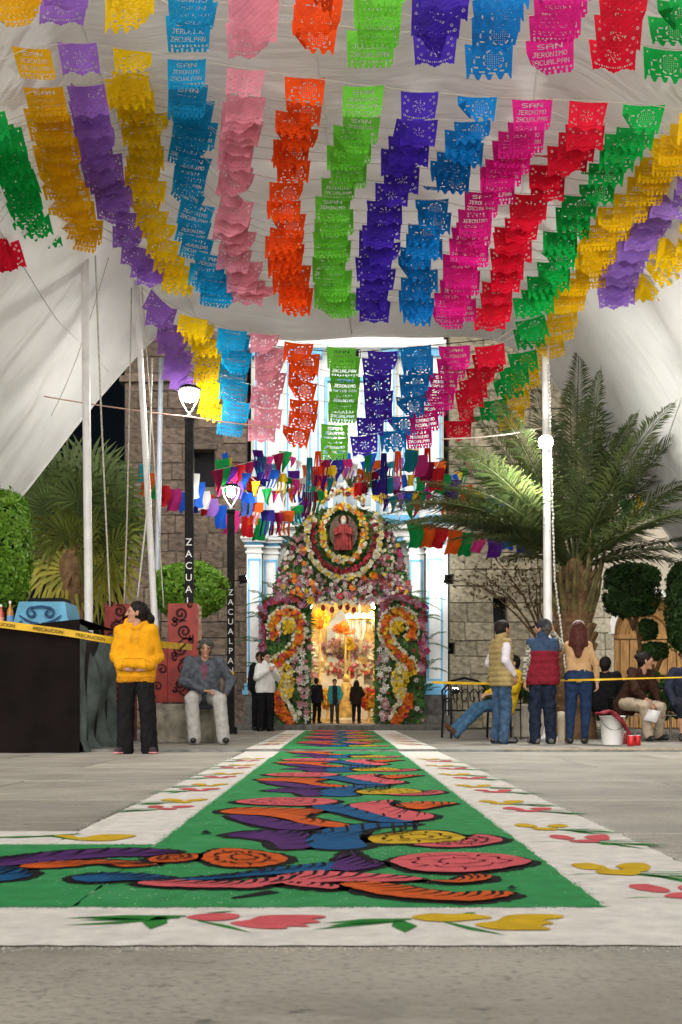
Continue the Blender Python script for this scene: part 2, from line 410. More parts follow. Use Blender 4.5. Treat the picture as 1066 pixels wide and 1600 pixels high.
# annexe with the arched wooden door
annex = empty('annexe_wall', (0, FY, 0), label='plastered annexe wall with rubble stone base and arched wooden door', cat='wall')
M_plaster = mat('beige_plaster', (.5, .45, .36), .85, .1, 2, .2, 25)
AX0 = TRX1; ax, ar, az = fx(1020), (fx(1080)-fx(960))/2, fz(990)
b = MB(); b.bbox(AX0, fx(1400), FY+.12, FY+1.2, fz(935), fz(770)); b.bbox(AX0, ax-ar, FY+.12, FY+1.2, STEP, fz(935)); b.bbox(ax+ar, fx(1400), FY+.12, FY+1.2, STEP, fz(935))
poly = [(ax-ar, fz(935)), (ax-ar, az)]+[(ax-ar*math.cos(PI*k/14), az+min(ar*math.sin(PI*k/14), fz(935)-az-.01)) for k in range(15)]+[(ax+ar, fz(935))]
b.prism(poly[::-1], FY+.12, FY+1.2)
b.build('plaster', M_plaster, annex, OFF)
stone_wall(annex, AX0, ax-ar-.05, .05, fz(905), FY+.04, [], mat('pale_rubble', (.42, .38, .29), .88, .22, 5, .6, 22, objvar=.2), 51, (.26, .46), (.3, .6))
b = MB(); b.bbox(AX0-.02, ax-ar, FY+.06, FY+.13, STEP, fz(900)); b.build('pale_mortar_joint', M_mortar2, annex, OFF)
b = MB()
for k in range(22):
    q0, q1 = PI*k/22, PI*(k+1)/22
    b.add([(ax-r*math.cos(q), FY+yy_, az+r*math.sin(q)) for yy_ in (.0, .16) for (r, q) in ((ar, q0), (ar+.13, q0), (ar+.13, q1), (ar, q1))], [(0, 1, 2, 3), (7, 6, 5, 4), (0, 4, 5, 1), (1, 5, 6, 2), (2, 6, 7, 3), (3, 7, 4, 0)])
b.build('arch_moulding', M_white, annex, OFF)
M_wood = mat('door_wood', (.38, .2, .06), .5, .25, 6, .15, 30, stretch=(6, 6, .6))
dr = empty('door', (0, 0, 0)); dr.parent = annex
b = MB(); b.bbox(ax-ar, ax+ar, FY+.42, FY+.5, STEP, az+ar); b.build('door_backing', M_wood, dr, OFF)
for k in range(8):
    x0 = ax-ar+k*2*ar/8; b = MB(); b.bbox(x0+.012, x0+2*ar/8-.012, FY+.37, FY+.42, STEP+.02, az-.12); b.build('plank', M_wood, dr, OFF, bevel=.006)
b = MB(); b.bbox(ax-ar, ax+ar, FY+.34, FY+.43, az-.1, az); b.build('transom', M_wood, dr, OFF, bevel=.01)
for rr in (.55, .8):
    b = MB(); b.tube([(ax-ar*rr*math.cos(PI*k/14), FY+.38, az+ar*rr*math.sin(PI*k/14)) for k in range(15)], .04, 6); b.build('arch_rib', M_wood, dr, OFF)
# ------------------------------------------------------------------ nave seen through the doorway
nave = empty('nave', (0, FY+.7, 0), label='bright gilded church interior seen through the flower framed doorway', cat='interior')
NO = (0, -(FY+.7), 0)
M_gilt = mat('gilded_plaster', (.62, .42, .13), .45, .3, 6, .5, 14, metal=.1)
M_cream = mat('cream_plaster', (.62, .55, .42), .8, .12, 4)
b = MB(); b.bbox(-2.6, -2.5, FY+.7, FY+9, 0, 5.2); b.bbox(2.6, 2.7, FY+.7, FY+9, 0, 5.2); b.build('side_wall', M_cream, nave, NO)
b = MB(); b.bbox(-2.7, 2.8, FY+9, FY+9.1, 0, 5.2); b.build('end_wall', M_cream, nave, NO)
b = MB(); b.bbox(-2.7, 2.8, FY+.7, FY+9.1, 5.2, 5.3); b.build('vault', M_cream, nave, NO)
b = MB(); b.bbox(-2.6, 2.7, FY+.6, FY+9, STEP, .14); b.build('nave_floor', mat('nave_tile', (.36, .22, .1), .3, .2, 4), nave, NO)
for sx in (-1, 1):
    for k in range(3):
        c = MB(); yy_ = FY+2.2+2.3*k; xx = .08+sx*(1.25-.03*k)
        c.lathe([(.2, .14), (.2, .4), (.13, .5), (.12, 2.5), (.18, 2.7), (.22, 2.9)], (xx, yy_, 0), 14); c.build('column', M_gilt if k else M_cream, nave, NO, smooth=True)
b = MB()
for k in range(5): b.tube([(.08-1.3*math.cos(PI*q/12), FY+2+1.6*k, 2.9+1.2*math.sin(PI*q/12)) for q in range(13)], .07, 6)
b.build('vault_rib', M_gilt, nave, NO, smooth=True)
b = MB()
for k in range(4):
    b.bbox(-1.1+.16*k, 1.2-.16*k, FY+7.2+.25*k, FY+8.6, .14+.34*k, .48+.34*k)
b.build('altar_steps', mat('altar_cloth', (.75, .7, .62), .7, .06, 5), nave, NO, bevel=.02)
b = MB(); b.prism([(-1.0, 1.5), (1.1, 1.5), (1.1, 3.4), (.7, 4.2), (.05, 4.6), (-.6, 4.2), (-1.0, 3.4)], FY+8.6, FY+8.95); b.build('altarpiece', M_gilt, nave, NO, bevel=.03)
b = MB(); b.prism([(-.35, 1.7), (.45, 1.7), (.45, 2.9), (.05, 3.4), (-.35, 2.9)], FY+8.5, FY+8.61); b.build('niche', mat('niche_blue', (.5, .55, .62), .6, .1, 4), nave, NO)
# ------------------------------------------------------------------ papel picado garlands under the canopy
FONT = {'S': ['01111', '10000', '10000', '01110', '00001', '00001', '11110'], 'A': ['01110', '10001', '10001', '11111', '10001', '10001', '10001'],
 'N': ['10001', '11001', '11001', '10101', '10011', '10011', '10001'], 'J': ['00111', '00010', '00010', '00010', '00010', '10010', '01100'],
 'E': ['11111', '10000', '10000', '11110', '10000', '10000', '11111'], 'R': ['11110', '10001', '10001', '11110', '10100', '10010', '10001'],
 'O': ['01110', '10001', '10001', '10001', '10001', '10001', '01110'], 'I': ['01110', '00100', '00100', '00100', '00100', '00100', '01110'],
 'M': ['10001', '11011', '10101', '10101', '10001', '10001', '10001'], 'Z': ['11111', '00001', '00010', '00100', '01000', '10000', '11111'],
 'C': ['01111', '10000', '10000', '10000', '10000', '10000', '01111'], 'U': ['10001', '10001', '10001', '10001', '10001', '10001', '01110'],
 'L': ['10000', '10000', '10000', '10000', '10000', '10000', '11111'], 'P': ['11110', '10001', '10001', '11110', '10000', '10000', '10000']}
GW, GH = 64, 48
BW, BH = .425, .315
def mask(kind):
    m = np.ones((GH, GW), bool)         # row 0 = top
    X, Y = np.meshgrid(np.arange(GW)+.5, np.arange(GH)+.5)
    def word(wd, cx, y0, sx=1):
        wid = len(wd)*6*sx-sx; x0 = int(cx-wid/2)
        for i, ch in enumerate(wd):
            for r_, line in enumerate(FONT[ch]):
                for c_, bit in enumerate(line):
                    if bit == '1':
                        for q in range(sx): m[y0+r_, x0+i*6*sx+c_*sx+q] = False
    if kind == 'A':
        word('SAN', 32, 5, 2); word('JERONIMO', 32, 16); word('ZACUALPAN', 32, 27)
        for x in range(5, 60, 6): m[38:41, x:x+3] = False
        for x in range(0, 64, 8): m[44:48, x+5:x+8] = False
        for x in range(0, 64, 16): m[42:48, x+5:x+8] = False
    elif kind == 'B':
        R = np.hypot((X-38)*1.0, Y-20); T = np.arctan2(Y-20, X-38)
        m &= ~((R < 11) & ((X.astype(int)+Y.astype(int)) % 3 == 0) & ((X.astype(int)-Y.astype(int)) % 3 == 0)); m &= ~((np.abs(R-13.5) < .9) & (np.cos(T*9) > -.3))
        for (cx, cy, rx, ry) in ((17, 16, 4, .9), (12, 22, 1, 3.4), (14, 30, 4, .9), (22, 36, 5, 1), (36, 38, 6, .9), (50, 35, 4, 1), (8, 34, 1.2, 3), (56, 28, 1, 3.5)):
            q = ((X-cx)/rx)**2+((Y-cy)/ry)**2; m &= ~(q < 1)
        for x in (6, 57):
            for y in (6, 40): m &= ~((abs(X-x)+abs(Y-y)) < 1.6)
        m &= ~(Y > 43+4.5*np.cos(X*2*PI/16))
    else:
        R = np.hypot(X-32, (Y-22)*1.1); T = np.arctan2(Y-22, X-32)
        m &= ~((R < 12) & (R > 2) & (np.cos(T*7+R*.3) > .55) & (np.cos(R*1.7+1) > .1))
        for sx in (-1, 1):
            for (dx, y) in ((24, 8), (19, 13), (26, 18), (21, 30), (26, 36)):
                for (ex, ey) in ((0, -1.6), (0, 1.6), (1.6, 0), (-1.6, 0)): m &= ~((abs(X-32-sx*dx-ex)+abs(Y-y-ey)) < 1.05)
        for k in range(-7, 8):
            m &= ~((abs(X-32-k*3.4) < .8) & (abs(Y-(40-.06*k*k)) < 1.1))
        m &= ~(Y > 45+2.6*np.cos((X-32)*2*PI/32)+.6*np.cos(X*2*PI/8))
    return m
def banner_mesh(kind, seed):
    r = random.Random(seed); m = mask(kind)
    c1, c2, tp, tw = r.uniform(-.03, .03), r.uniform(-.018, .018), r.uniform(.86, .95), r.uniform(-.05, .05)
    curl = r.uniform(-.05, .05); fold = r.uniform(0, 1) if seed % 3 == 0 else 0; fx_ = r.choice((-1, 1))
    pts = np.zeros((GH+1, GW+1, 3), np.float32)
    for j in range(GH+1):
        v = j/GH
        for i in range(GW+1):
            u = i/GW-.5
            x = u*BW*(1-(1-tp)*v)+tw*v*BW*.3
            z = -v*BH+.012*math.cos(u*PI*2)*0-(.5*.03*(1-(2*u)**2))
            y = v*v*curl+c1*math.sin(u*5+1)*v*.6+c2*math.cos(u*9)*v*.5
            cr = max(0, (fx_*u*1.6+v-1.15))*fold          # a curled-up lower corner
            y -= cr*.25; z += cr*.28; x -= fx_*cr*.12
            y += .002*math.sin(u*31+v*17)*math.sin(v*23+u*9)
            pts[j, i] = (x, y, z)
    idx = np.arange((GH+1)*(GW+1)).reshape(GH+1, GW+1)
    a, b, c, d = idx[:-1, :-1][m], idx[:-1, 1:][m], idx[1:, 1:][m], idx[1:, :-1][m]
    me = fast_mesh('paper_banner', pts.reshape(-1, 3), np.stack([d, c, b, a], 1), smooth=True)
    bm = bmesh.new(); bm.from_mesh(me); bmesh.ops.delete(bm, geom=[v for v in bm.verts if not v.link_faces], context='VERTS'); bm.to_mesh(me); bm.free()
    me.materials.append(None); return me
BM = {k: [banner_mesh(k, i*7+ord(k)) for i in range(7)] for k in 'ABC'}
def paper(name, h): return mat('paper_'+name, h, .6, .1, 5, .15, 30, trans=.55, spec=.2, objvar=.1)
PC = {'gold': '#e8ae0c', 'lilac': '#9768c8', 'yellow': '#f0c80c', 'cyan': '#1096cc', 'pink': '#ea96a8', 'orange': '#ee4e0e', 'lime': '#6cc83a',
      'violet': '#4426ac', 'blue': '#0d78c0', 'magenta': '#d61a84', 'red': '#d81232', 'green': '#0fa446', 'amber': '#ecbc10', 'mauve': '#a078d4'}
PM = {k: paper(k, v) for k, v in PC.items()}
# columns: colour, pattern, path of banner tops from the first full row (t=0) to the end of the main bank (t=1), then the lower bank
COLS = [
 ('red', 'C', [(-215, 330), (-150, 350), (-80, 370), (-20, 380), (0, 378)], None),
 ('green', 'B', [(-60, 120), (-20, 185), (5, 215), (22, 275), (40, 320), (68, 352)], None),
 ('gold', 'A', [(48, 75), (70, 150), (82, 205), (92, 255), (108, 305), (130, 350)], None),
 ('lilac', 'C', [(120, 65), (135, 145), (143, 190), (157, 245), (182, 305), (238, 412)], [(252, 464), (266, 505), (278, 545), (292, 588)]),
 ('yellow', 'B', [(207, 78), (196, 120), (222, 160), (226, 235), (240, 320), (280, 428)], [(306, 486), (322, 525), (330, 570), (333, 622)]),
 ('cyan', 'A', [(292, 92), (292, 140), (308, 175), (300, 250), (318, 370), (345, 445)], [(362, 504), (370, 550), (371, 595), (364, 650)]),
 ('pink', 'C', [(385, 108), (379, 160), (377, 225), (370, 320), (376, 385), (402, 455)], [(416, 517), (422, 562), (420, 605), (411, 655)]),
 ('orange', 'B', [(477, 120), (468, 175), (458, 235), (449, 345), (452, 400), (465, 458)], [(472, 528), (478, 575), (477, 620), (468, 672)]),
 ('lime', 'A', [(568, 133), (557, 195), (541, 240), (521, 335), (518, 400), (527, 464)], [(538, 536), (538, 585), (531, 630), (518, 680)]),
 ('violet', 'C', [(656, 143), (642, 198), (625, 245), (597, 340), (587, 400), (588, 470)], [(594, 538), (592, 585), (588, 628), (568, 680)]),
 ('blue', 'B', [(746, 150), (728, 203), (707, 252), (672, 340), (656, 400), (652, 472)], [(652, 538), (646, 580), (637, 620), (612, 672)]),
 ('magenta', 'A', [(832, 155), (812, 205), (778, 262), (736, 350), (724, 405), (708, 475)], [(710, 535), (692, 580), (678, 620), (656, 665)]),
 ('red', 'C', [(920, 158), (903, 208), (858, 262), (810, 345), (795, 400), (772, 478)], [(764, 530), (748, 570), (735, 605), (716, 660)]),
 ('green', 'B', [(1007, 162), (986, 207), (938, 270), (886, 350), (868, 405), (832, 465)], [(832, 492), (812, 545), (788, 588), (758, 648)]),
 ('amber', 'A', [(1095, 175), (1065, 205), (1022, 260), (948, 345), (926, 395), (880, 455)], [(880, 472), (852, 528), (822, 575), (796, 632)]),
 ('mauve', 'C', [(1180, 185), (1140, 225), (1092, 265), (1012, 345), (980, 395), (962, 445)], None),
 ('yellow', 'B', [(1262, 200), (1215, 245), (1160, 290), (1075, 370), (1045, 405), (1018, 440)], None),
]
def left_in(x): return -.0055*max(0, 200-x)          # outer ends of a string hang nearer than its middle
GR = 'paper banner garlands strung under the canopy'
M_str = mat('string', (.55, .5, .42), .9, .1, 30)
ORD = ['first', 'second', 'third', 'fourth', 'fifth', 'sixth', 'seventh', 'eighth', 'ninth', 'tenth', 'eleventh', 'twelfth', 'thirteenth', 'fourteenth', 'fifteenth', 'sixteenth', 'seventeenth', 'eighteenth', 'nineteenth', 'twentieth', 'twenty-first']
def garland(pts, label, jit=1.0, ends=True):
    """pts: list of (colour, pattern, world point)"""
    mid = pts[len(pts)//2][2]
    g = empty('paper_garland', mid, label=label, cat='garland', group=GR)
    line = []
    for (c, k, p) in pts:
        o = bpy.data.objects.new('paper_banner', rnd.choice(BM[k])); link(o, g)
        o.material_slots[0].link = 'OBJECT'; o.material_slots[0].material = PM[c]
        o.location = p-mid
        line.append(o)
    P_ = [p-mid for _, _, p in pts]
    for i, o in enumerate(line):
        a, b = P_[max(i-1, 0)], P_[min(i+1, len(P_)-1)]
        t = (b-a).normalized(); roll = math.atan2(-t.z, math.hypot(t.x, t.y))
        yaw = math.atan2(t.y, t.x)
        o.rotation_euler = (rnd.uniform(-.16, .08)*jit, roll*.45+rnd.uniform(-.05, .05)*jit, yaw*.6+rnd.uniform(-.1, .1)*jit)
        s = rnd.uniform(.96, 1.05); o.scale = (s*(1 if rnd.random() < .5 else -1 if False else 1), 1, s*rnd.uniform(.95, 1.08))
        q = rnd.random()
        if q < .035: o.rotation_euler[0] = -1.0; 
        elif q < .06: o.rotation_euler[2] += .8; o.rotation_euler[1] += .25
    sm = MB()
    dl = (P_[0]-P_[1]).normalized(); dr_ = (P_[-1]-P_[-2]).normalized()
    e0, e1 = P_[0]+dl*.5+Vector((0, 0, .25)), P_[-1]+dr_*.5+Vector((0, 0, .25))
    sm.tube([e0]+P_+[e1], .004, 4); sm.build('string', M_str, g)
    return g
# top bank, nearest strings
TOPX = [(20, -12), (100, -14), (203, -8), (300, -4), (396, 2), (496, 8), (590, 14), (690, 18), (782, 22), (880, 18), (985, 14), (1075, 20), (1170, 20)]
TOPC = [c for c in COLS if True][2:15]
for j, (dy, dx, d) in enumerate([(-70, 6, 9.7), (-48, 3, 10.0), (-22, 2, 10.3), (6, 0, 10.6), (30, -4, 10.9)]):
    pts = []
    for (x, y), c in zip(TOPX, TOPC):
        sl = (x-530)/530
        yy = y+dy+(26*max(0, sl) if j == 4 else 0)
        if j == 4 and x < 250: continue
        xx = x+dx*(1 if x > 400 else 1)-(j*8*max(0, sl))
        pts.append((c[0], c[1], P(xx+rnd.uniform(-5, 5), yy+rnd.uniform(-5, 5), d+rnd.uniform(-.03, .03))))
    garland(pts, 'tissue paper banner garland, %s of the bundle cut off by the top edge' % ORD[j])
# main bank
TS = [0, .16, .205, .26, .30, .35, .395, .44, .49, .535, .58, .625, .67, .715, .76, .805, .85, .89, .93, .965, 1.0]
for j, t in enumerate(TS):
    pts = []
    d = 12.8+(16.1-12.8)*t
    for (c, k, path, low) in COLS:
        x, y = interp(path, t)
        if x < -70 or x > 1150 : continue
        dx = rnd.uniform(-5, 5)*(1 if j else 0); dy = rnd.uniform(-4, 4)*(1 if j else .3)
        pts.append((c, k, P(x+dx+(6 if j % 3 == 1 else -4)*(j > 0), y+dy, d+left_in(x)-.003*max(0, x-900)+rnd.uniform(-.04, .04))))
    garland(pts, ('tissue paper banner garland hanging alone below the top bundle' if j == 0 else 'tissue paper banner garland, %s of the long middle bank counting downward' % ORD[j-1]))
# lower bank
for j in range(7):
    t = j/6; pts = []; d = 16.6+1.7*t
    for (c, k, path, low) in COLS:
        if not low: continue
        x, y = interp(low, t)
        pts.append((c, k, P(x+rnd.uniform(-5, 5), y+rnd.uniform(-5, 5)+(6 if j == 0 else 0), d+rnd.uniform(-.05, .05))))
    garland(pts, 'tissue paper banner garland, %s of the lower bank before the church' % ORD[j])
# ------------------------------------------------------------------ coloured sand carpet
def sand(name, h): return mat('sand_'+name, h, .95, .1, 14, .2, 420, spec=.08, detail=12)
S = {'white': sand('white', (.82, .79, .74)), 'green': sand('green', (.045, .31, .1)), 'black': sand('black', (.012, .011, .012)), 'orange': sand('orange', (.68, .12, .02)),
     'pink': sand('pink', (.72, .13, .15)), 'blue': sand('blue', (.012, .11, .28)), 'purple': sand('purple', (.1, .03, .17)), 'yellow': sand('yellow', (.7, .46, .02)), 'leaf': sand('leaf', (.03, .24, .04))}
stain(S['green'], 3, (.08, .36, .15), .52, .7, (1, 1, 1)); stain(S['green'], 260, (.02, .2, .06), .5, .62, (1, 1, 1)); stain(S['green'], 150, (.2, .45, .25), .66, .74, (1, 1, 1))
stain(S['white'], 220, (.55, .52, .47), .55, .68, (1, 1, 1)); stain(S['white'], 4, (.7, .67, .6), .5, .7, (1, 1, 1)); stain(S['black'], 200, (.035, .07, .045), .58, .66, (1, 1, 1))
for c_, k_ in (('orange', (.45, .06, .01)), ('pink', (.5, .07, .09)), ('blue', (.006, .05, .14)), ('purple', (.05, .015, .09)), ('yellow', (.5, .3, .01))): stain(S[c_], 210, k_, .5, .64, (1, 1, 1))
carpet = empty('sand_carpet', (0, 8, 0), label='long coloured sand carpet with birds and flowers leading to the church', cat='carpet')
CO = (0, -8, 0)
def wob(a, b, n, amp, seed):
    """line a-b with a crumbly edge"""
    r = random.Random(seed); out = []
    for i in range(n+1):
        t = i/n; q = amp*(1 if 0 < i < n else 0)
        out.append((a[0]+(b[0]-a[0])*t+r.uniform(-q, q), a[1]+(b[1]-a[1])*t+r.uniform(-q, q)))
    return out[:-1]
def loop(corners, step, amp, seed):
    out = []
    for i in range(len(corners)):
        a, b = corners[i], corners[(i+1) % len(corners)]
        L = math.hypot(b[0]-a[0], b[1]-a[1]); out += wob(a, b, max(1, int(L/step)), amp, seed+i)
    return out
def sheet(name, polys, z, m, parent=carpet, ofs=CO, thick=.004):
    bm = bmesh.new()
    for poly in polys:
        vs = [bm.verts.new((p[0], p[1], z)) for p in poly]
        try: f = bm.faces.new(vs)
        except ValueError: continue
    bmesh.ops.triangulate(bm, faces=bm.faces[:])
    bm.normal_update()
    for f in bm.faces:
        if f.normal.z < 0: f.normal_flip()
    me = bpy.data.meshes.new(name); bm.to_mesh(me); bm.free(); me.materials.append(m)
    o = bpy.data.objects.new(name, me); link(o, parent); o.location = ofs; return o
XL, XR, GL, GR_ = -1.07, 1.13, -.68, .68
Y0, Y1, Y2, Y3 = 2.55, 3.03, 4.40, 4.88
near_out = [[(XR, Y0), (XR, STEP_Y), (XL, STEP_Y), (XL, Y0)], [(XL, Y0), (XL, Y3), (-7, Y3), (-7, Y0)]]
near_grn = [[(GR_, Y1), (GR_, STEP_Y), (GL, STEP_Y), (GL, Y1)], [(GL, Y1), (GL, Y2), (-7, Y2), (-7, Y1)]]
zs = {'white': .006, 'green': .0075, 'black': .009, 'col': .0102, 'line': .0150}
sheet('white_border', [loop(p, .04, .006, 1+9*i) for i, p in enumerate(near_out)], zs['white'], S['white'])
sheet('green_field', [loop(p, .04, .007, 2+9*i) for i, p in enumerate(near_grn)], zs['green'], S['green'])
FAR = STEP+.002
sheet('white_border', [loop([(XR, STEP_Y+.17), (XR, 24.2), (XL, 24.2), (XL, STEP_Y+.17)], .06, .008, 3)], FAR+.006, S['white'])
sheet('green_field', [loop([(GR_, STEP_Y+.17), (GR_, 23.9), (GL, 23.9), (GL, STEP_Y+.17)], .06, .008, 4)], FAR+.0075, S['green'])
# the sand over the kerb stone
for (a, b_, m, dz, nm) in ((XL, XR, 'white', .0, 'white_border'), (GL, GR_, 'green', .0015, 'green_field')):
    sheet(nm, [[(a, STEP_Y), (b_, STEP_Y), (b_, STEP_Y+.17), (a, STEP_Y+.17)]], STEP+.0078+dz, S[m])
def offset_poly(poly, r):
    n = len(poly); area = sum(poly[i][0]*poly[(i+1) % n][1]-poly[(i+1) % n][0]*poly[i][1] for i in range(n)); sg = 1 if area > 0 else -1
    out = []
    for i in range(n):
        a, b, c = poly[i-1], poly[i], poly[(i+1) % n]
        tx, ty = c[0]-a[0], c[1]-a[1]; L = math.hypot(tx, ty) or 1
        out.append((b[0]+sg*ty/L*r, b[1]-sg*tx/L*r))
    return out
def zpt(zx, zy): return (320+zx*.4128, 1130+zy*.4126)
def to_ground(pts): return [tuple(G(x, y)[:2]) for x, y in pts]
KIND = {'flower': 'sand_flower', 'wing': 'sand_wing', 'body': 'sand_bird', 'tail': 'sand_tail'}
def motif(shapes, dy, seed, zoff=0.0, hatch=True, out=.036, fat=1.2):
    r = random.Random(seed); outl = []; lines = []
    for i, (kind, colr, poly) in enumerate(shapes):
        my = sum(p[1] for p in poly)/len(poly)
        g_ = [(x+r.uniform(-.008, .008), my+(y-my)*fat+dy+r.uniform(-.012, .012)) for x, y in poly]
        sm = smooth_closed(g_, 5)
        sm = [(x+r.uniform(-.005, .005), y+r.uniform(-.006, .006)) for x, y in sm]
        outl.append([(x+r.uniform(-.008, .008), y+r.uniform(-.01, .01)) for x, y in offset_poly(smooth_closed(g_, 7), out*r.uniform(.85, 1.2))])
        sheet(KIND[kind], [sm], zs['col']+zoff+.0004*i, S[colr])
        if hatch:
            n = len(sm); cx = sum(p[0] for p in sm)/n; cy = sum(p[1] for p in sm)/n
            if kind == 'flower':                       # curved petal marks round the heart
                for ring_, cnt in ((.55, 7), (.28, 5)):
                    for k in range(cnt):
                        e = sm[int(k*n/cnt) % n]; e2 = sm[int((k+.85)*n/cnt) % n]; em = sm[int((k+.42)*n/cnt) % n]; f = ring_*r.uniform(.9, 1.1)
                        a_ = (cx+(e[0]-cx)*f, cy+(e[1]-cy)*f); b_ = (cx+(e2[0]-cx)*f, cy+(e2[1]-cy)*f); m_ = (cx+(em[0]-cx)*f*1.22, cy+(em[1]-cy)*f*1.22)
                        lines.append((a_, m_, .004, .008)); lines.append((m_, b_, .008, .004))
                        g1 = min(.97, f*1.6); lines.append((a_, (cx+(e[0]-cx)*g1, cy+(e[1]-cy)*g1), .006, .002))
            else:                                      # feather lines, kept inside the shape
                for k in range(2, n//2-1, 2):
                    a, b = sm[k], sm[(n-k+n//9) % n]
                    f = r.uniform(.55, .8)
                    lines.append(((a[0]+(b[0]-a[0])*.03, a[1]+(b[1]-a[1])*.03), (a[0]+(b[0]-a[0])*f, a[1]+(b[1]-a[1])*f), .0075, .002))
    sheet('black_outline', outl, zs['black']+zoff, S['black'])
    pl = []
    for (a, b, w0, w1) in lines:
        dx, dy_ = b[0]-a[0], b[1]-a[1]; L = math.hypot(dx, dy_)
        if L < .01: continue
        nx, ny = -dy_/L, dx/L; m_ = ((a[0]+b[0])/2+nx*L*.12, (a[1]+b[1])/2+ny*L*.12)
        pl.append([(a[0]-nx*w0, a[1]-ny*w0), (m_[0]-nx*w0*.7, m_[1]-ny*w0*.7), (b[0]-nx*w1, b[1]-ny*w1), (b[0]+nx*w1, b[1]+ny*w1), (m_[0]+nx*w0*.7, m_[1]+ny*w0*.7), (a[0]+nx*w0, a[1]+ny*w0)])
    if pl: sheet('black_line', pl, zs['line']+zoff, S['black'])['kind'] = 'stuff'
U = [('wing', 'purple', [(80, 435), (200, 420), (330, 420), (405, 430), (405, 470), (300, 480), (255, 455), (170, 445)]),
     ('body', 'blue', [(385, 445), (450, 412), (600, 395), (750, 394), (800, 398), (640, 412), (590, 440), (620, 468), (500, 478), (405, 470)]),
     ('flower', 'yellow', [(615, 442), (700, 428), (880, 421), (985, 440), (960, 455), (800, 462), (660, 462)]),
     ('flower', 'pink', [(790, 466), (960, 458), (1040, 436), (1105, 442), (1130, 455), (1010, 474), (880, 476)]),
     ('wing', 'orange', [(60, 345), (150, 333), (330, 335), (450, 341), (380, 360), (450, 374), (555, 390), (480, 396), (380, 384), (250, 360), (110, 353)]),
     ('wing', 'purple', [(85, 362), (220, 366), (350, 387), (450, 402), (330, 409), (180, 392)]),
     ('flower', 'pink', [(125, 302), (250, 292), (420, 293), (505, 303), (420, 317), (250, 316), (150, 311)]),
     ('body', 'blue', [(400, 330), (520, 322), (620, 346), (760, 360), (770, 378), (640, 377), (520, 352)]),
     ('tail', 'pink', [(545, 322), (650, 308), (720, 306), (700, 322), (790, 340), (850, 352), (855, 364), (760, 370), (640, 348)]),
     ('tail', 'orange', [(720, 318), (800, 308), (900, 308), (945, 312), (880, 322), (800, 332)])]
U = [(k, c, to_ground([zpt(*p) for p in poly])) for k, c, poly in U]
PER = 2.5
for n_ in range(8):
    dy = n_*PER*(1.0)
    if dy+4.2 < STEP_Y < dy+6.6:                    # the unit cut by the kerb
        motif([s for s in U if max(p[1] for p in s[2])+dy < STEP_Y-.02], dy, 40+n_)
        motif([s for s in U if min(p[1] for p in s[2])+dy > STEP_Y+.2], dy, 60+n_, FAR)
    else:
        motif(U, dy, 40+n_, 0 if dy+6 < STEP_Y else FAR, hatch=n_ < 5)
# the bird on the cross arm
ZA = lambda L_: [(x*.469, 1300+y*.469) for x, y in L_]
ZB = lambda L_: [(420+x*.5066, 1300+y*.5066) for x, y in L_]
Bf = [('wing', 'purple', ZA([(-300, 120), (0, 97), (100, 85), (250, 72), (430, 67), (580, 73), (560, 83), (480, 90), (400, 90), (250, 101), (100, 112), (-300, 140)])),
      ('wing', 'orange', ZA([(60, 124), (160, 110), (330, 105), (490, 111), (515, 119), (430, 124), (330, 117), (200, 126), (90, 130)])),
      ('body', 'blue', ZA([(-300, 140), (0, 130), (60, 134), (105, 147), (90, 160), (0, 172), (-300, 185)])),
      ('flower', 'orange', ZA([(495, 99), (560, 88), (645, 86), (662, 97), (600, 107), (525, 108)])),
      ('flower', 'orange', ZA([(668, 96), (700, 76), (760, 68), (860, 76), (945, 89), (962, 104), (925, 116), (840, 125), (740, 121), (690, 108)])),
      ('body', 'blue', ZA([(228, 166), (300, 152), (400, 148), (500, 152), (600, 163), (700, 158), (800, 148), (900, 135), (1000, 124), (1100, 118), (1200, 120), (1180, 132), (1060, 142), (950, 150), (830, 157), (700, 168), (580, 172), (430, 169), (300, 177)])),
      ('wing', 'purple', ZB([(205, 105), (235, 80), (262, 72), (300, 92), (355, 106), (330, 118), (250, 128), (190, 122)])),
      ('wing', 'pink', ZA([(455, 184), (560, 174), (700, 178), (800, 176), (900, 168), (1000, 162), (1000, 178), (900, 188), (850, 198), (740, 199), (560, 194)])),
      ('tail', 'pink', ZB([(20, 152), (70, 141), (140, 134), (260, 139), (400, 148), (470, 157), (380, 164), (270, 163), (150, 168), (70, 163)])),
      ('tail', 'pink', ZB([(40, 172), (90, 168), (170, 172), (220, 180), (200, 187), (110, 183)])),
      ('tail', 'orange', ZB([(215, 176), (300, 170), (400, 178), (480, 192), (580, 200), (680, 196), (745, 202), (735, 212), (640, 221), (510, 220), (360, 206), (260, 192)])),
      ('tail', 'orange', ZB([(470, 160), (560, 160), (610, 148), (670, 146), (700, 154), (650, 163), (570, 169)])),
      ('flower', 'pink', ZB([(378, 98), (440, 84), (560, 77), (710, 82), (790, 95), (812, 103), (740, 122), (600, 133), (460, 130), (385, 112)]))]
motif([(k, c, to_ground(p)) for k, c, p in Bf], 0, 5, out=.03, fat=1.14)
stm = [[(500, 1325), (620, 1318), (760, 1308), (764, 1310), (640, 1324), (520, 1330)], [(420, 1396), (360, 1408), (366, 1410), (440, 1400)]]
for p in stm: sheet('stem', [to_ground(p)], zs['black']+.0006, S['black'])
for q in ((322, 1305), (800, 1394)): sheet('ink_mark', [to_ground([(q[0]-9, q[1]+2), (q[0], q[1]-3), (q[0]+9, q[1]+2)])], zs['line'], S['black'])
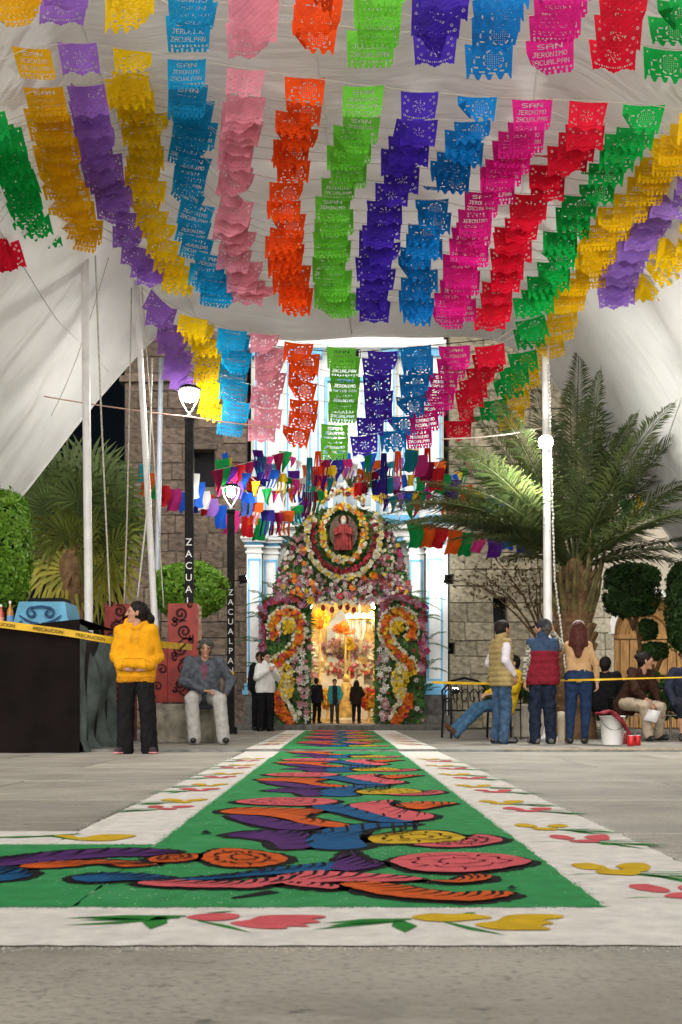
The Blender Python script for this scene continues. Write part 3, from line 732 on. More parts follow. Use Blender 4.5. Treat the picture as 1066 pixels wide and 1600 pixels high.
# border posies
def petal(cx, cy, L, W, a, r):
    out = []
    for k in range(16):
        q = 2*PI*k/16; u, v = L*math.cos(q), W*math.sin(q)*(1+.25*math.cos(q)); j = r.uniform(.86, 1.12)
        out.append((cx+(u*math.cos(a)-v*math.sin(a))*j, cy+(u*math.sin(a)+v*math.cos(a))*j))
    return out
def blade(p0, p1, w_, bend=.12):
    dx, dy = p1[0]-p0[0], p1[1]-p0[1]; L = math.hypot(dx, dy); nx, ny = -dy/L, dx/L
    m_ = ((p0[0]+p1[0])/2+nx*L*bend, (p0[1]+p1[1])/2+ny*L*bend)
    return [(p0[0]-nx*w_*.35, p0[1]-ny*w_*.35), (m_[0]-nx*w_, m_[1]-ny*w_), p1, (m_[0]+nx*w_, m_[1]+ny*w_), (p0[0]+nx*w_*.35, p0[1]+ny*w_*.35)]
def posy(cx, cy, colr, sx, seed, zoff=0.0):
    """three loose petals with stems trailing to the side sx"""
    r = random.Random(seed); lv = []
    for (u0, v0, u1, v1, w_) in ((.02, -.09, .15, -.19, .024), (.0, -.08, .26, -.11, .008), (.04, -.1, .27, -.26, .014), (.1, -.13, .25, -.19, .018), (.02, -.05, .26, .0, .005), (-.08, -.09, -.22, -.1, .004), (.07, -.12, .17, -.28, .016), (.12, -.12, .3, -.22, .01)):
        lv.append(blade((cx+sx*u0, cy+v0), (cx+sx*(u1+r.uniform(-.04, .04)), cy+v1+r.uniform(-.04, .04)), w_, r.uniform(-.15, .15)))
    for q in lv: sheet('sand_leaf', [q], zs['green']+zoff+.0003, S['leaf'])
    for i_, (u, v, L, W, a) in enumerate(((-.08, .07, .05, .08, .2), (.06, .06, .052, .085, -.2), (-.02, -.07, .062, .055, 0))):
        sheet('sand_petal', [petal(cx+sx*u, cy+v, L*r.uniform(.85, 1.15), W*r.uniform(.8, 1.2), a*sx, r)], zs['black']+zoff+.0003*i_, S[colr])
for n_ in range(14):
    y = 3.72+n_*1.3
    zo = FAR if y > STEP_Y+.2 else 0
    if abs(y-STEP_Y) < .75 or y > 23.4: continue
    posy(.88, y, 'yellow', 1, 100+n_, zo); posy(.95, y-.45, 'pink', 1, 200+n_, zo)
    if y > 5.3: posy(-.86, y+.1, 'yellow', -1, 300+n_, zo); posy(-.88, y-.33, 'pink', -1, 400+n_, zo)
def flat(name, colr, pts, dz=0.0): sheet(name, [smooth_closed(to_ground(pts), 4)], zs['black']+dz, S[colr])
flat('sand_petal', 'pink', ZA([(620, 296), (680, 284), (770, 283), (800, 291), (770, 303), (690, 307)]))
flat('sand_petal', 'pink', ZA([(765, 316), (830, 305), (870, 292), (960, 288), (1066, 290), (1085, 296), (1040, 303), (1070, 312), (1010, 318), (1030, 327), (960, 326), (950, 334), (860, 333)]), .0004)
flat('sand_petal', 'yellow', ZB([(440, 272), (500, 262), (560, 264), (620, 263), (690, 274), (640, 281), (560, 287), (480, 284)]))
flat('sand_petal', 'yellow', ZB([(635, 296), (700, 286), (740, 268), (830, 264), (905, 268), (900, 276), (850, 283), (880, 292), (840, 300), (870, 312), (780, 314), (700, 312)]), .0004)
flat('sand_petal', 'yellow', ZA([(180, 17), (240, 18), (270, 26), (340, 15), (450, 17), (430, 26), (370, 36), (290, 36), (220, 27)]))
def strokes(L_, Z):
    for (x0, y0, x1, y1, w_) in L_:
        p0, p1 = [tuple(G(*q)[:2]) for q in (Z([(x0, y0)])[0], Z([(x1, y1)])[0])]; sheet('sand_leaf', [blade(p0, p1, w_, rnd.uniform(-.06, .06))], zs['green']+.0008, S['leaf'])
strokes([(620, 290, 200, 298, .018), (560, 300, 205, 322, .014), (540, 292, 500, 335, .03), (600, 296, 260, 305, .022), (660, 306, 840, 348, .01), (480, 303, 260, 294, .014), (690, 280, 790, 272, .008)], ZA)
strokes([(440, 278, 160, 292, .018), (420, 284, 130, 312, .014), (400, 282, 420, 320, .03), (380, 285, 180, 300, .02), (540, 286, 740, 330, .012), (600, 262, 640, 258, .012)], ZB)
strokes([(180, 20, -60, 26, .03), (270, 12, 80, 22, .02), (260, 34, 140, 16, .014)], ZA)

# grains of loose sand blown over the edges
def grains(name, colr, segs, n, spread, zb, size=(.0009, .0022)):
    r = np.random.default_rng(len(name)+n); V = []; Fc = []
    for k in range(n):
        a, b_ = segs[r.integers(len(segs))]; t = r.random(); dx, dy = b_[0]-a[0], b_[1]-a[1]; L = math.hypot(dx, dy)
        o_ = r.normal()*spread*(.4+r.random()); x, y = a[0]+dx*t-dy/L*o_, a[1]+dy*t+dx/L*o_; s_ = r.uniform(*size)*(1+y*.08); i = len(V); q = r.uniform(0, 6.28)
        V += [(x+s_*math.cos(q+w_), y+s_*1.3*math.sin(q+w_), zb) for w_ in (0, 2.1, 4.2)]+[(x, y, zb+s_*.8)]; Fc += [(i, i+1, i+3), (i+1, i+2, i+3), (i+2, i, i+3)]
    o = np_obj(name, V, np.array(Fc), S[colr], carpet); o.location = CO; o['kind'] = 'stuff'
grains('white_grains', 'white', [((XR, Y0), (XR, 12)), ((XL, Y3), (XL, 12)), ((XR, Y0), (-3, Y0)), ((XL, Y3), (-3, Y3))], 11000, .02, .001)
grains('green_grains', 'green', [((GR_, Y1), (GR_, 12)), ((GL, Y2), (GL, 12)), ((GR_, Y1), (-3, Y1)), ((GL, Y2), (-3, Y2))], 9000, .011, .0068)
grains('pale_grains', 'white', [((-.6, 3.1), (.6, 4.3)), ((-.6, 5), (.6, 9)), ((-2, 3.2), (.5, 4.2))], 1500, .35, .0082, (.0008, .0016))
# ------------------------------------------------------------------ lamps
M_black = mat('black_metal', (.012, .012, .013), .6, .2, 8, spec=.12)
M_wmetal = mat('white_metal', (.75, .74, .73), .4, .06, 6)
M_letter = mat('white_letter', (.8, .8, .8), .6, .05, 8)
def glow(name, col, s): return mat(name, (.9, .9, .9), .5, 0, 5, emit=col, estr=s)
M_led = glow('lamp_glow', (1, .97, .9), 105)
M_led2 = glow('lamp_glow_far', (1, .97, .9), 220)
def text(body, size, parent, loc, rot, m, name='lettering', spacing=1.0):
    c = bpy.data.curves.new(name, 'FONT'); c.body = body; c.size = size; c.align_x = 'CENTER'; c.space_line = spacing; c.extrude = .002; c.resolution_u = 3
    tmp = bpy.data.objects.new('tmp', c); COL.objects.link(tmp); dg = bpy.context.evaluated_depsgraph_get()
    me = bpy.data.meshes.new_from_object(tmp.evaluated_get(dg)); bpy.data.objects.remove(tmp); bpy.data.curves.remove(c)
    me.materials.clear(); me.materials.append(m)
    o = bpy.data.objects.new(name, me); link(o, parent); o.location = loc; o.rotation_euler = rot; return o
def lamp_post(x, d, ytop, zb, word, ytext0, dpx, wpx, label, led, r=.1, yrot=0):
    base = P(x, 1104, d); base.z = zb
    t = empty('lamp_post', base, label=label, cat='street lamp', group='black lettered lamp posts')
    top = P(x, ytop, d).z-zb; hw = wpx*d/F/2
    b = MB(); b.box((0, 0, (top-.45)/2), (hw*2, hw*2, top-.45)); b.box((0, 0, .06), (hw*3.4, hw*3.4, .12)); b.build('post', M_black, t, bevel=.008)
    b = MB(); b.lathe([(hw*1.0, top-.46), (hw*1.25, top-.44), (hw*1.25, top-.36), (.03, top-.34), (.03, top-.3), (0, top-.3)], n=14); b.build('collar', M_black, t, smooth=True)
    for s in (-1, 1):
        b = MB(); b.tube([(0, 0, top-.34), (s*.05, 0, top-.27), (s*.13, 0, top-.12), (s*.15, 0, top-.02), (s*.14, 0, top+.03)], .012, 6); b.build('fork_arm', M_wmetal, t, smooth=True)
    b = MB(); b.lathe([(0, top+.09), (.12, top+.08), (.17, top+.04), (.17, top+.03), (0, top+.03)], n=18); b.build('lamp_cap', M_black, t, smooth=True)
    b = MB(); b.ball((0, 0, top-.06), (r, r, .095), 10, 6); b.build('lamp_bulb', led, t, smooth=True)
    n = len(word); lh = dpx*d/F
    for i, ch in enumerate(word):
        text(ch, lh*.86, t, (0, -hw-.003, P(x, ytext0+dpx*(i+.82), d).z-zb), (PI/2, 0, 0), M_letter, 'letter')
    return t
lamp_post(296, 17.5, 612, STEP+.5, 'ZACUALPAN', 838, 18.4, 13, 'tall black street lamp lettered down its side behind the red planter', M_led, .135)
lamp_post(361, 21.5, 764, STEP, 'ZACUALPAN', 918, 15.2, 11, 'shorter black street lamp lettered in full before the stone tower', M_led2, .08)
# flag poles
def pole(pts, r0, r1, label, mats=M_wmetal, lamp=None, grp='white flag poles'):
    base = Vector(pts[0]); t = empty('flag_pole', base, label=label, cat='pole', group=grp)
    n = 10; a, b_ = Vector(pts[0]), Vector(pts[-1])
    b = MB(); b.tube([a+(b_-a)*k/n-base for k in range(n+1)], [r0+(r1-r0)*k/n for k in range(n+1)], 14); b.build('shaft', mats, t, smooth=True)
    b = MB(); b.lathe([(r0*2.2, 0), (r0*2.2, .05), (r0*1.3, .08), (r0*1.05, .2)], n=14); b.build('base_plate', mats, t, smooth=True)
    return t
def gp(x, d, y, zb=STEP): p = P(x, y, d); q = P(x, 1104, d); q.z = zb; return q, p
q, p = gp(141, 16.2, 380); p = P(132, 330, 16.2); pole([q, p], .06, .052, 'white flag pole rising behind the black draped stage corner')
q = P(252, 1104, 17.2); q.z = STEP; pole([q, P(213, 440, 17.2)], .052, .042, 'white flag pole leaning over beside the ponytailed woman')
q = P(241, 1104, 19.5); q.z = STEP; pole([q, P(252, 560, 19.5)], .046, .042, 'thin bluish white flag pole standing behind the leaning one', mat('bluish_metal', (.55, .62, .72), .4, .06, 6))
q = P(858, 1104, 17.2); q.z = STEP; pr = pole([q, P(852, 500, 17.2)], .068, .05, 'white pole carrying a bare bulb before the date palm')
bl = P(853, 690, 17.02)-q
aim_ = Vector((-.22, -.8, -.5)).normalized(); Rl = aim_.to_track_quat('Z', 'Y').to_matrix()
b = MB(); b.tube([bl-aim_*.05, bl-aim_*.03, bl+aim_*.03], [.07, .105, .11], 20); b.tube([bl-aim_*.03, bl+Vector((0, .18, 0))], .02, 6); b.build('lamp_housing', M_wmetal, pr, bevel=.01)
b = MB(); b.tube([bl+aim_*.034, bl+aim_*.05], .1, 14); b.build('lamp_panel', glow('pole_lamp_glow', (1, .98, .93), 900), pr)
def rope(pts, r, label, m=M_rope, name='rope', sag=0.0, cat='rope', grp='halyards and wires'):
    a = Vector(pts[0]); b = MB(); P_ = []
    for i in range(len(pts)-1):
        u, v = Vector(pts[i]), Vector(pts[i+1])
        for k in range(8): P_.append(u+(v-u)*k/8-a-Vector((0, 0, sag*4*(k/8)*(1-k/8))))
    P_.append(Vector(pts[-1])-a)
    b.tube(P_, r, 6); o = b.build(name, m, loc=a, smooth=True); tag(o, label, cat, grp); return o
M_rope2 = mat('pale_rope', (.62, .6, .55), .85, .15, 50, .4, 200)
rope([P(149, 400, 16.1), P(158, 640, 16.1), P(172, 948, 16.1)], .012, 'pale rope hanging just right of the nearest flag pole')
rope([P(206, 450, 17.1), P(199, 800, 17.1), P(194, 948, 17.1)], .012, 'pale rope hanging left of the leaning flag pole')
rope([P(238, 560, 17.1), P(232, 780, 17.0), P(215, 935, 16.9)], .013, 'knotted pale rope slanting across the leaning flag pole', M_rope2)
rope([P(222, 450, 17.1), P(240, 700, 17.1), P(256, 950, 17.1)], .010, 'thin cord running along the leaning flag pole')
rope([P(170, 402, 16.0), P(120, 560, 17.0), P(80, 650, 17.4)], .006, 'thin guy line slanting down across the tarpaulin', sag=.03)
rope([P(-40, 598, 17.4), P(120, 628, 17.4), P(300, 652, 17.4), P(430, 668, 17.4)], .010, 'pinkish lit cable sagging past the tall street lamp', mat('pink_cable', (.6, .35, .28), .6, .1, 8), sag=.01)
rope([P(690, 686, 17.2), P(780, 680, 17.2), P(850, 668, 17.2)], .010, 'pale cable tied to the bulb pole', mat('pale_cable', (.6, .5, .42), .6, .1, 8), sag=.01)
ch = MB(); a = P(860, 500, 17.1)
for k in range(90):
    y = 505+k*6.1; xx = 856+(y-505)*.027 if y < 900 else 866.6+(y-900)*.12
    p = P(xx, y, 17.05)-a; ch.ball(p+Vector((rnd.uniform(-.006, .006), 0, 0)), (.016, .016, .03), 6, 4)
o = ch.build('beaded_chain', M_rope2, loc=a, smooth=True); tag(o, 'twisted pale chain hanging down beside the bulb pole', 'chain')
# floodlights on the church front
def flood(p, label, size, strength, aim, grp='floodlights of the church front'):
    t = empty('floodlight', p, label=label, cat='floodlight', group=grp)
    R = Vector(aim).normalized().to_track_quat('Z', 'Y').to_matrix()
    b = MB(); b.box((0, 0, 0), (size, size*.8, .08), R); b.build('housing', M_black, t, bevel=.008)
    b = MB(); b.box(R @ Vector((0, 0, .05)), (size*.86, size*.66, .012), R); b.build('lamp_panel', glow('flood_glow_%d' % strength, (.97, 1, .98), strength), t)
    b = MB(); b.tube([R @ Vector((-size*.55, 0, 0)), R @ Vector((-size*.55, 0, -.2)), R @ Vector((size*.55, 0, -.2)), R @ Vector((size*.55, 0, 0))], .012, 6); b.build('bracket', M_black, t)
    return t
flood(P(541, 560, 23.2), 'bright floodlight hung high before the upper church front', .5, 75, (0, .8, -.6))
flood(P(700, 905, 25.4), 'floodlight washing the right-hand church pilasters', .22, 110, (-.75, .55, .25))
flood(P(380, 905, 25.4), 'floodlight washing the left-hand church pilasters', .22, 24, (.75, .55, .25))
flood(P(712, 1080, 25.2), 'small uplight at the foot of the tan stone wall', .12, 70, (.25, .5, .85))
rope([P(-200, 470, 23.25), P(541, 552, 23.25), P(1250, 480, 23.25)], .009, 'wire carrying the floodlight across the church front', M_black, sag=.02)
# lights inside the nave
ch = empty('chandelier', P(562, 972, 29.5), label='bright crystal chandelier hanging inside the church doorway', cat='chandelier')
b = MB(); b.tube([(0, 0, .2), (0, 0, 2.0)], .015, 6); b.lathe([(.05, .2), (.3, .1), (.32, .06), (.04, .05)], n=16); b.build('frame', M_gilt, ch, smooth=True)
b = MB()
for k in range(10): b.ball((.3*math.cos(k*PI/5), .3*math.sin(k*PI/5), .14), (.035, .035, .06), 4, 3)
b.build('candle_bulb', glow('warm_glow', (1, .84, .6), 190), ch, smooth=True)
b = MB()
for k in range(60):
    q = rnd.uniform(0, 2*PI); r_ = rnd.uniform(.05, .36); b.tube([(r_*math.cos(q), r_*math.sin(q), .04), (r_*math.cos(q), r_*math.sin(q), -.05-.5*(1-r_/.4)*rnd.uniform(.4, 1))], .008, 4)
b.build('crystal_drop', mat('crystal', (.85, .85, .82), .1, .1, 8, spec=.8), ch)
for k, (sx, yy_) in enumerate(((-.75, FY+1.6), (.95, FY+1.6), (-.8, FY+5), (.95, FY+5))):
    wl = empty('wall_sconce', (sx, yy_, 3.0), label='warm nave lamp beside the %s column' % ['near west', 'near east', 'deep west', 'deep east'][k], cat='lamp', group='nave lamps')
    b = MB(); b.tube([(0, 0, 0), (0, 0, .12)], .03, 8); b.build('stem', M_gilt, wl)
    b = MB(); b.ball((0, 0, .2), .09, 6, 4); b.build('globe', MATS['warm_glow'], wl, smooth=True)
# ------------------------------------------------------------------ vegetation
def frond_geo(base, d, L, droop, n=46, wid=.42, rach=.018, seed=0, upv=None, lift=0.35, taper=.75):
    """feather leaf: rachis curve with leaflets; returns verts, quads(list)"""
    r = random.Random(seed); base = Vector(base); d = Vector(d).normalized()
    V = []; Fc = []
    def pt(t): return base+d*(L*t)+Vector((0, 0, -droop*L*t*t))
    side0 = d.cross(Vector((0, 0, 1)))
    if side0.length < .1: side0 = Vector((1, 0, 0))
    side0.normalize()
    prev = None; steps = 14
    for i in range(steps+1):
        t = i/steps; p = pt(t); tan = (pt(min(t+.02, 1.02))-pt(t-.02)).normalized(); up = side0.cross(tan).normalized()
        w_ = rach*(1-.85*t)
        idx = len(V); V += [p-side0*w_, p+up*w_, p+side0*w_]
        if prev is not None: Fc += [(prev, idx, idx+1, prev+1), (prev+1, idx+1, idx+2, prev+2)]
        prev = idx
    for i in range(n):
        t = .14+.86*(i/(n-1)); p = pt(t); tan = (pt(min(t+.02, 1.02))-pt(t-.02)).normalized(); up = side0.cross(tan).normalized()
        prof = (math.sin(PI*min(1, (t*.93+.1)))**.6)*(1-.35*t)
        for s in (-1, 1):
            ln = wid*prof*r.uniform(.85, 1.12); fwd = .55+.55*t+r.uniform(-.12, .12)
            dr_ = (side0*s+tan*fwd+up*lift*r.uniform(.2, 1.3)).normalized()
            tip = p+dr_*ln+Vector((0, 0, -.26*ln*r.uniform(.6, 1.3))); mid = p+dr_*ln*.45
            wv = tan*(.011+.006*prof)
            idx = len(V); V += [p-wv*.6, mid-wv, tip, mid+wv]; Fc.append((idx, idx+1, idx+2, idx+3))
    return V, Fc
M_palm = mat('palm_leaf', (.06, .1, .035), .5, .3, 3, trans=.3, spec=.3, col2=(.12, .14, .045), objvar=.3)
M_palm_rib = MATS['palm_leaf']
M_boot = mat('palm_boot', (.2, .12, .055), .9, .35, 9, .5, 30, col2=(.09, .05, .025))
pb = P(897, 1104, 18.2); pb.z = STEP
palm = empty('date_palm', pb, label='large feather-leaved date palm with a thick scaly trunk', cat='palm tree')
b = MB(); b.lathe([(.36, 0), (.3, .5), (.27, 1.2), (.28, 1.8), (.26, 2.3), (.18, 2.7), (0, 2.8)], n=18); b.build('trunk', M_boot, palm, smooth=True)
b = MB()
for row in range(15):
    for k in range(11):
        q = 2*PI*(k+.5*(row % 2))/11+rnd.uniform(-.06, .06); z = .25+row*.16; rr = .27+.03*math.sin(row)
        Rm = Euler((0, 0, q-PI/2)).to_matrix() @ Euler((-.55, 0, 0)).to_matrix()
        ln = rnd.uniform(.15, .24)
        b.box(Vector((rr*math.cos(q), rr*math.sin(q), z)), (.17, .07, ln), Rm, .45, .6)
o = b.build('leaf_bases', M_boot, palm); o['kind'] = 'stuff'
M_stub = mat('palm_stub', (.12, .1, .035), .7, .3, 7)
for k in range(26):
    q = 2*PI*k/13+.2+rnd.uniform(-.15, .15); zl = 1.95 if k < 13 else 2.25; b = MB(); a = Vector((.26*math.cos(q), .26*math.sin(q), zl)); e = a+Vector((rnd.uniform(.1, .34)*math.cos(q), .25*math.sin(q), rnd.uniform(.4, 1.0)))
    b.tube([a, (a+e)/2+Vector((.03*math.cos(q), 0, .0)), e], [.06, .03, .012], 6); b.build('leaf_stalk', M_stub, palm)
crown = Vector((0, 0, 2.55))
def frond_to(tip, drop, seed, parent=palm, c=None, m=M_palm, n=84, wid=.62):
    c = crown if c is None else c; v = Vector(tip)-c; L = v.length*1.03
    d = (v+Vector((0, 0, drop*L))).normalized()
    # choose L so the curved rachis really ends at the tip
    s = (v+Vector((0, 0, drop*v.length))).length; V_, F_ = frond_geo(c, d, s, drop*v.length/s, n, wid, .024, seed)
    return np_obj('frond', V_, np.array(F_), m, parent)
tips = [(905, 535, 18.5, .25), (868, 560, 17.2, .2), (940, 570, 17.6, .25), (1030, 590, 18.4, .45), (985, 600, 19.5, .4), (1085, 655, 17.6, .5), (1110, 700, 19.2, .5), (1120, 790, 18.6, .35), (1090, 860, 17.0, .3),
        (700, 700, 17.3, .45), (560, 838, 17.2, .62), (640, 815, 18.4, .6), (760, 640, 19.4, .4), (800, 600, 18.6, .35), (830, 590, 19.8, .3), (720, 780, 19.6, .5), (690, 850, 17.0, .55), (1000, 700, 16.4, .5), (790, 760, 16.4, .45), (960, 800, 16.0, .4),
        (740, 740, 18.0, .4), (1040, 740, 20, .4), (850, 640, 20.3, .3), (930, 650, 20.4, .3), (880, 620, 16.6, .3), (1010, 850, 19.8, .45), (780, 880, 19.2, .5), (1150, 740, 17.6, .5), (950, 560, 19.2, .3), (820, 700, 17.2, .3), (920, 690, 16.7, .25), (1080, 800, 20, .5), (660, 760, 19.0, .5), (590, 790, 17.6, .6), (620, 770, 18.0, .5), (1060, 690, 18.8, .45), (1000, 640, 17.4, .4), (960, 620, 18.2, .3), (890, 590, 17.8, .25), (780, 690, 18.6, .4), (740, 820, 18.0, .5), (1040, 820, 18.2, .4), (1130, 850, 18.4, .4), (830, 780, 16.2, .5), (900, 740, 15.9, .35), (1000, 760, 16.6, .4), (575, 815, 16.4, .62), (610, 800, 16.0, .6), (640, 755, 16.6, .55), (675, 715, 17.4, .5), (705, 688, 16.6, .5), (655, 790, 17.8, .6), (630, 832, 18.2, .6), (735, 650, 17.6, .45), (690, 765, 16.0, .55), (745, 700, 16.4, .5), (1130, 640, 17.2, .55), (1110, 600, 18.0, .5), (1150, 735, 16.6, .55), (1100, 770, 16.4, .5), (1075, 560, 18.8, .45), (1060, 625, 16.4, .5), (720, 855, 16.6, .6), (1090, 890, 18.0, .5), (770, 620, 16.8, .4)]
for i, (x, y, d, dr_) in enumerate([t_ for k_, t_ in enumerate(tips) if not (k_ % 2 and 740 < t_[0] < 1010) and not (780 < t_[0] < 1010 and t_[2] < 16.9)]):
    tp = P(x, y, d)-pb; frond_to(tp, dr_*.8, 500+i)
for i, (x, y, d, dr_) in enumerate(((552, 850, 15.8, .6), (598, 800, 15.6, .55), (640, 826, 16.0, .55), (690, 700, 15.8, .5), (1120, 800, 15.8, .45))): frond_to(P(x, y, d)-pb, dr_*.8, 800+i, n=100, wid=.7)
# fan palm on the left
M_fan = mat('fan_leaf', (.085, .125, .035), .5, .25, 3, trans=.3)
M_fan2 = mat('fan_leaf_yellow', (.48, .4, .05), .55, .25, 3, trans=.3, col2=(.2, .22, .03))
fb = P(118, 1104, 20.5); fb.z = STEP
fan = empty('fan_palm', fb, label='bushy fan palm with yellowing lower leaves behind the flag pole', cat='palm tree')
b = MB(); b.lathe([(.3, 0), (.26, .8), (.24, 2.2), (.28, 3.0), (.1, 3.3)], n=14); b.build('trunk', M_boot, fan, smooth=True)
b = MB()
for k in range(90):
    q = rnd.uniform(0, 2*PI); z = rnd.uniform(.3, 2.7); Rm = Euler((0, 0, q-PI/2)).to_matrix() @ Euler((-2.6, 0, 0)).to_matrix()
    b.box((.29*math.cos(q), .29*math.sin(q), z), (.1, .05, .3), Rm, .3)
o = b.build('leaf_bases', M_boot, fan); o['kind'] = 'stuff'
def fan_leaf(base, tip, rad, m, seed, parent=fan, droop=.25):
    r = random.Random(seed); b = MB(); base = Vector(base); tip = Vector(tip); ax_ = (tip-base).normalized()
    b.tube([base, (base+tip)/2+Vector((0, 0, .06)), tip], [.022, .016, .012], 5)
    view = Vector((rnd.uniform(-.35, .35), -1, rnd.uniform(-.1, .6))).normalized(); sd = ax_.cross(view).normalized(); nrm = sd.cross(ax_)
    n = 30
    for k in range(n):
        a = (k/(n-1)-.5)*PI*1.5; dv = (ax_*math.cos(a)+sd*math.sin(a)).normalized(); ln = rad*(.78+.22*math.cos(a*.7))*r.uniform(.9, 1.05)
        pv = dv.cross(nrm).normalized()*.028*rad/.9
        m1 = tip+dv*ln*.55+nrm*.03*(1 if k % 2 else -1); e = tip+dv*ln+Vector((0, 0, -droop*ln*r.uniform(.4, 1.2)))
        b.add([tip, m1-pv, e, m1+pv], [(0, 1, 2, 3)])
    b.build('fan_leaf', m, parent)
hub = Vector((0, 0, 3.0))
spots = [(60, 700, 0), (100, 670, 0), (150, 665, 0), (185, 690, 0), (205, 740, 0), (50, 745, 0), (80, 760, 0), (125, 720, 0), (165, 740, 0), (190, 790, 1), (210, 850, 1), (60, 800, 1), (95, 810, 1), (130, 790, 1), (150, 830, 1), (80, 860, 2),
         (100, 900, 2), (185, 895, 2), (60, 880, 1), (150, 880, 2), (205, 905, 2), (40, 830, 1), (120, 850, 1), (170, 700, 0), (75, 720, 0), (215, 800, 0), (125, 760, 0)]
M_fan1 = mat('fan_leaf_light', (.2, .24, .045), .5, .25, 3, trans=.3)
for i, (x, y, k) in enumerate(spots):
    d = 20.5+rnd.uniform(-1.2, .5); tp = P(x, y, d)-fb; hb = hub+(tp-hub)*.12
    tip = hub+(tp-hub)*.62; fan_leaf(hb, tip, .86+.2*rnd.random(), (M_fan, M_fan1, M_fan2)[k], 900+i, droop=.3 if k < 2 else .5)
# clipped bushes
def leaf_ball(name, parent, c, rad, n, size, m, seed, shell=.22, core=True, power=2.0, sm=None):
    r = np.random.default_rng(seed); u = r.normal(size=(n, 3)); u /= np.linalg.norm(u, axis=1)[:, None]
    if power != 2.0: u = np.sign(u)*np.abs(u)**(2/power); u /= (np.abs(u)**power).sum(1)[:, None]**(1/power)
    lump = 1+.045*np.sin(u[:, :1]*7+seed)+.045*np.sin(u[:, 2:]*8+u[:, 1:2]*5)
    keep = (np.sin(u[:, 0]*9+seed)*np.sin(u[:, 1]*8+1)*np.sin(u[:, 2]*10+2*seed) > -.35) | (r.random(n) < .35); u = u[keep]; lump = lump[keep]; n = len(u)
    lump = lump+.1*(r.random((n, 1)) < .03)
    p = u*(1-shell*r.random((n, 1))**1.5)*lump*np.array(rad)+np.array(c)
    nrm = u/np.array(rad); nrm /= np.linalg.norm(nrm, axis=1)[:, None]
    nrm += r.normal(size=(n, 3))*.55; nrm /= np.linalg.norm(nrm, axis=1)[:, None]
    t = np.cross(nrm, r.normal(size=(n, 3))); t /= np.linalg.norm(t, axis=1)[:, None]; s_ = np.cross(nrm, t)
    L = size*(.55+1.0*r.random((n, 1))**1.5); W = L*.5
    bend = nrm*L*.18
    V = np.stack([p-t*L, p-s_*W+bend, p+t*L, p+s_*W+bend], 1).reshape(-1, 3)
    Fc = np.arange(n*4).reshape(-1, 4)
    o = np_obj(name, V, Fc, m, parent); o['kind'] = 'stuff'
    if core:
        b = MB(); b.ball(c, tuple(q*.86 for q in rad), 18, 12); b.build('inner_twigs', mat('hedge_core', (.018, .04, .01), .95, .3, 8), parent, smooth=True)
    return o
M_leafL = mat('bright_hedge_leaf', (.22, .42, .04), .45, .3, 3, trans=.25, col2=(.13, .3, .03))
M_leafD = mat('dark_hedge_leaf', (.045, .11, .025), .5, .3, 3, trans=.2)
def topiary(x, d, label, balls, m, trunk=None, zb=STEP, grp='clipped ornamental trees'):
    base = P(x, 1104, d); base.z = zb
    t = empty('clipped_tree', base, label=label, cat='tree', group=grp)
    for i, (bx, by, rx, rz, pw) in enumerate(balls):
        c = P(bx, by, d+(.1*i))-base; k = d/F
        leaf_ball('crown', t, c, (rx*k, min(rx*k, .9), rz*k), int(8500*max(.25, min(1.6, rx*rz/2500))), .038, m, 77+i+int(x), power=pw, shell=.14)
    if trunk:
        for path in trunk:
            b = MB(); pts = [P(q[0], q[1], d+.05)-base for q in path]; n = len(pts)
            b.tube(pts, [.045*(1-.5*k/n) for k in range(n)], 7); b.build('trunk', M_boot, t, smooth=True)
    return t
topiary(-12, 17.2, 'tall bright green clipped bush at the left-hand edge', [(-10, 858, 55, 95, 2.6)], M_leafL, [[(-10, 1104), (-10, 900)]], zb=STEP)
topiary(300, 19.2, 'round bright green clipped tree behind the tall lamp post', [(298, 922, 56, 42, 2.4)], M_leafL, [[(300, 1110), (302, 1000), (300, 930)]])
topiary(987, 20.5, 'dark flat-bottomed clipped tree with tiered balls before the arched door', [(987, 922, 40, 42, 3.2), (1011, 984, 16, 16, 2.2), (1021, 1018, 23, 14, 2.4)], M_leafD,
        [[(998, 1115), (1000, 1010), (990, 940)], [(992, 985), (978, 955)], [(1000, 1000), (1010, 985)], [(1018, 1075), (1020, 1025)], [(1020, 1060), (1010, 1030)], [(1020, 1060), (1034, 1028)], [(990, 975), (1004, 945)]])
topiary(1075, 19.5, 'tall clipped green bush cut off by the right-hand edge', [(1078, 948, 34, 72, 2.8)], M_leafD, [[(1075, 1110), (1075, 980)]])
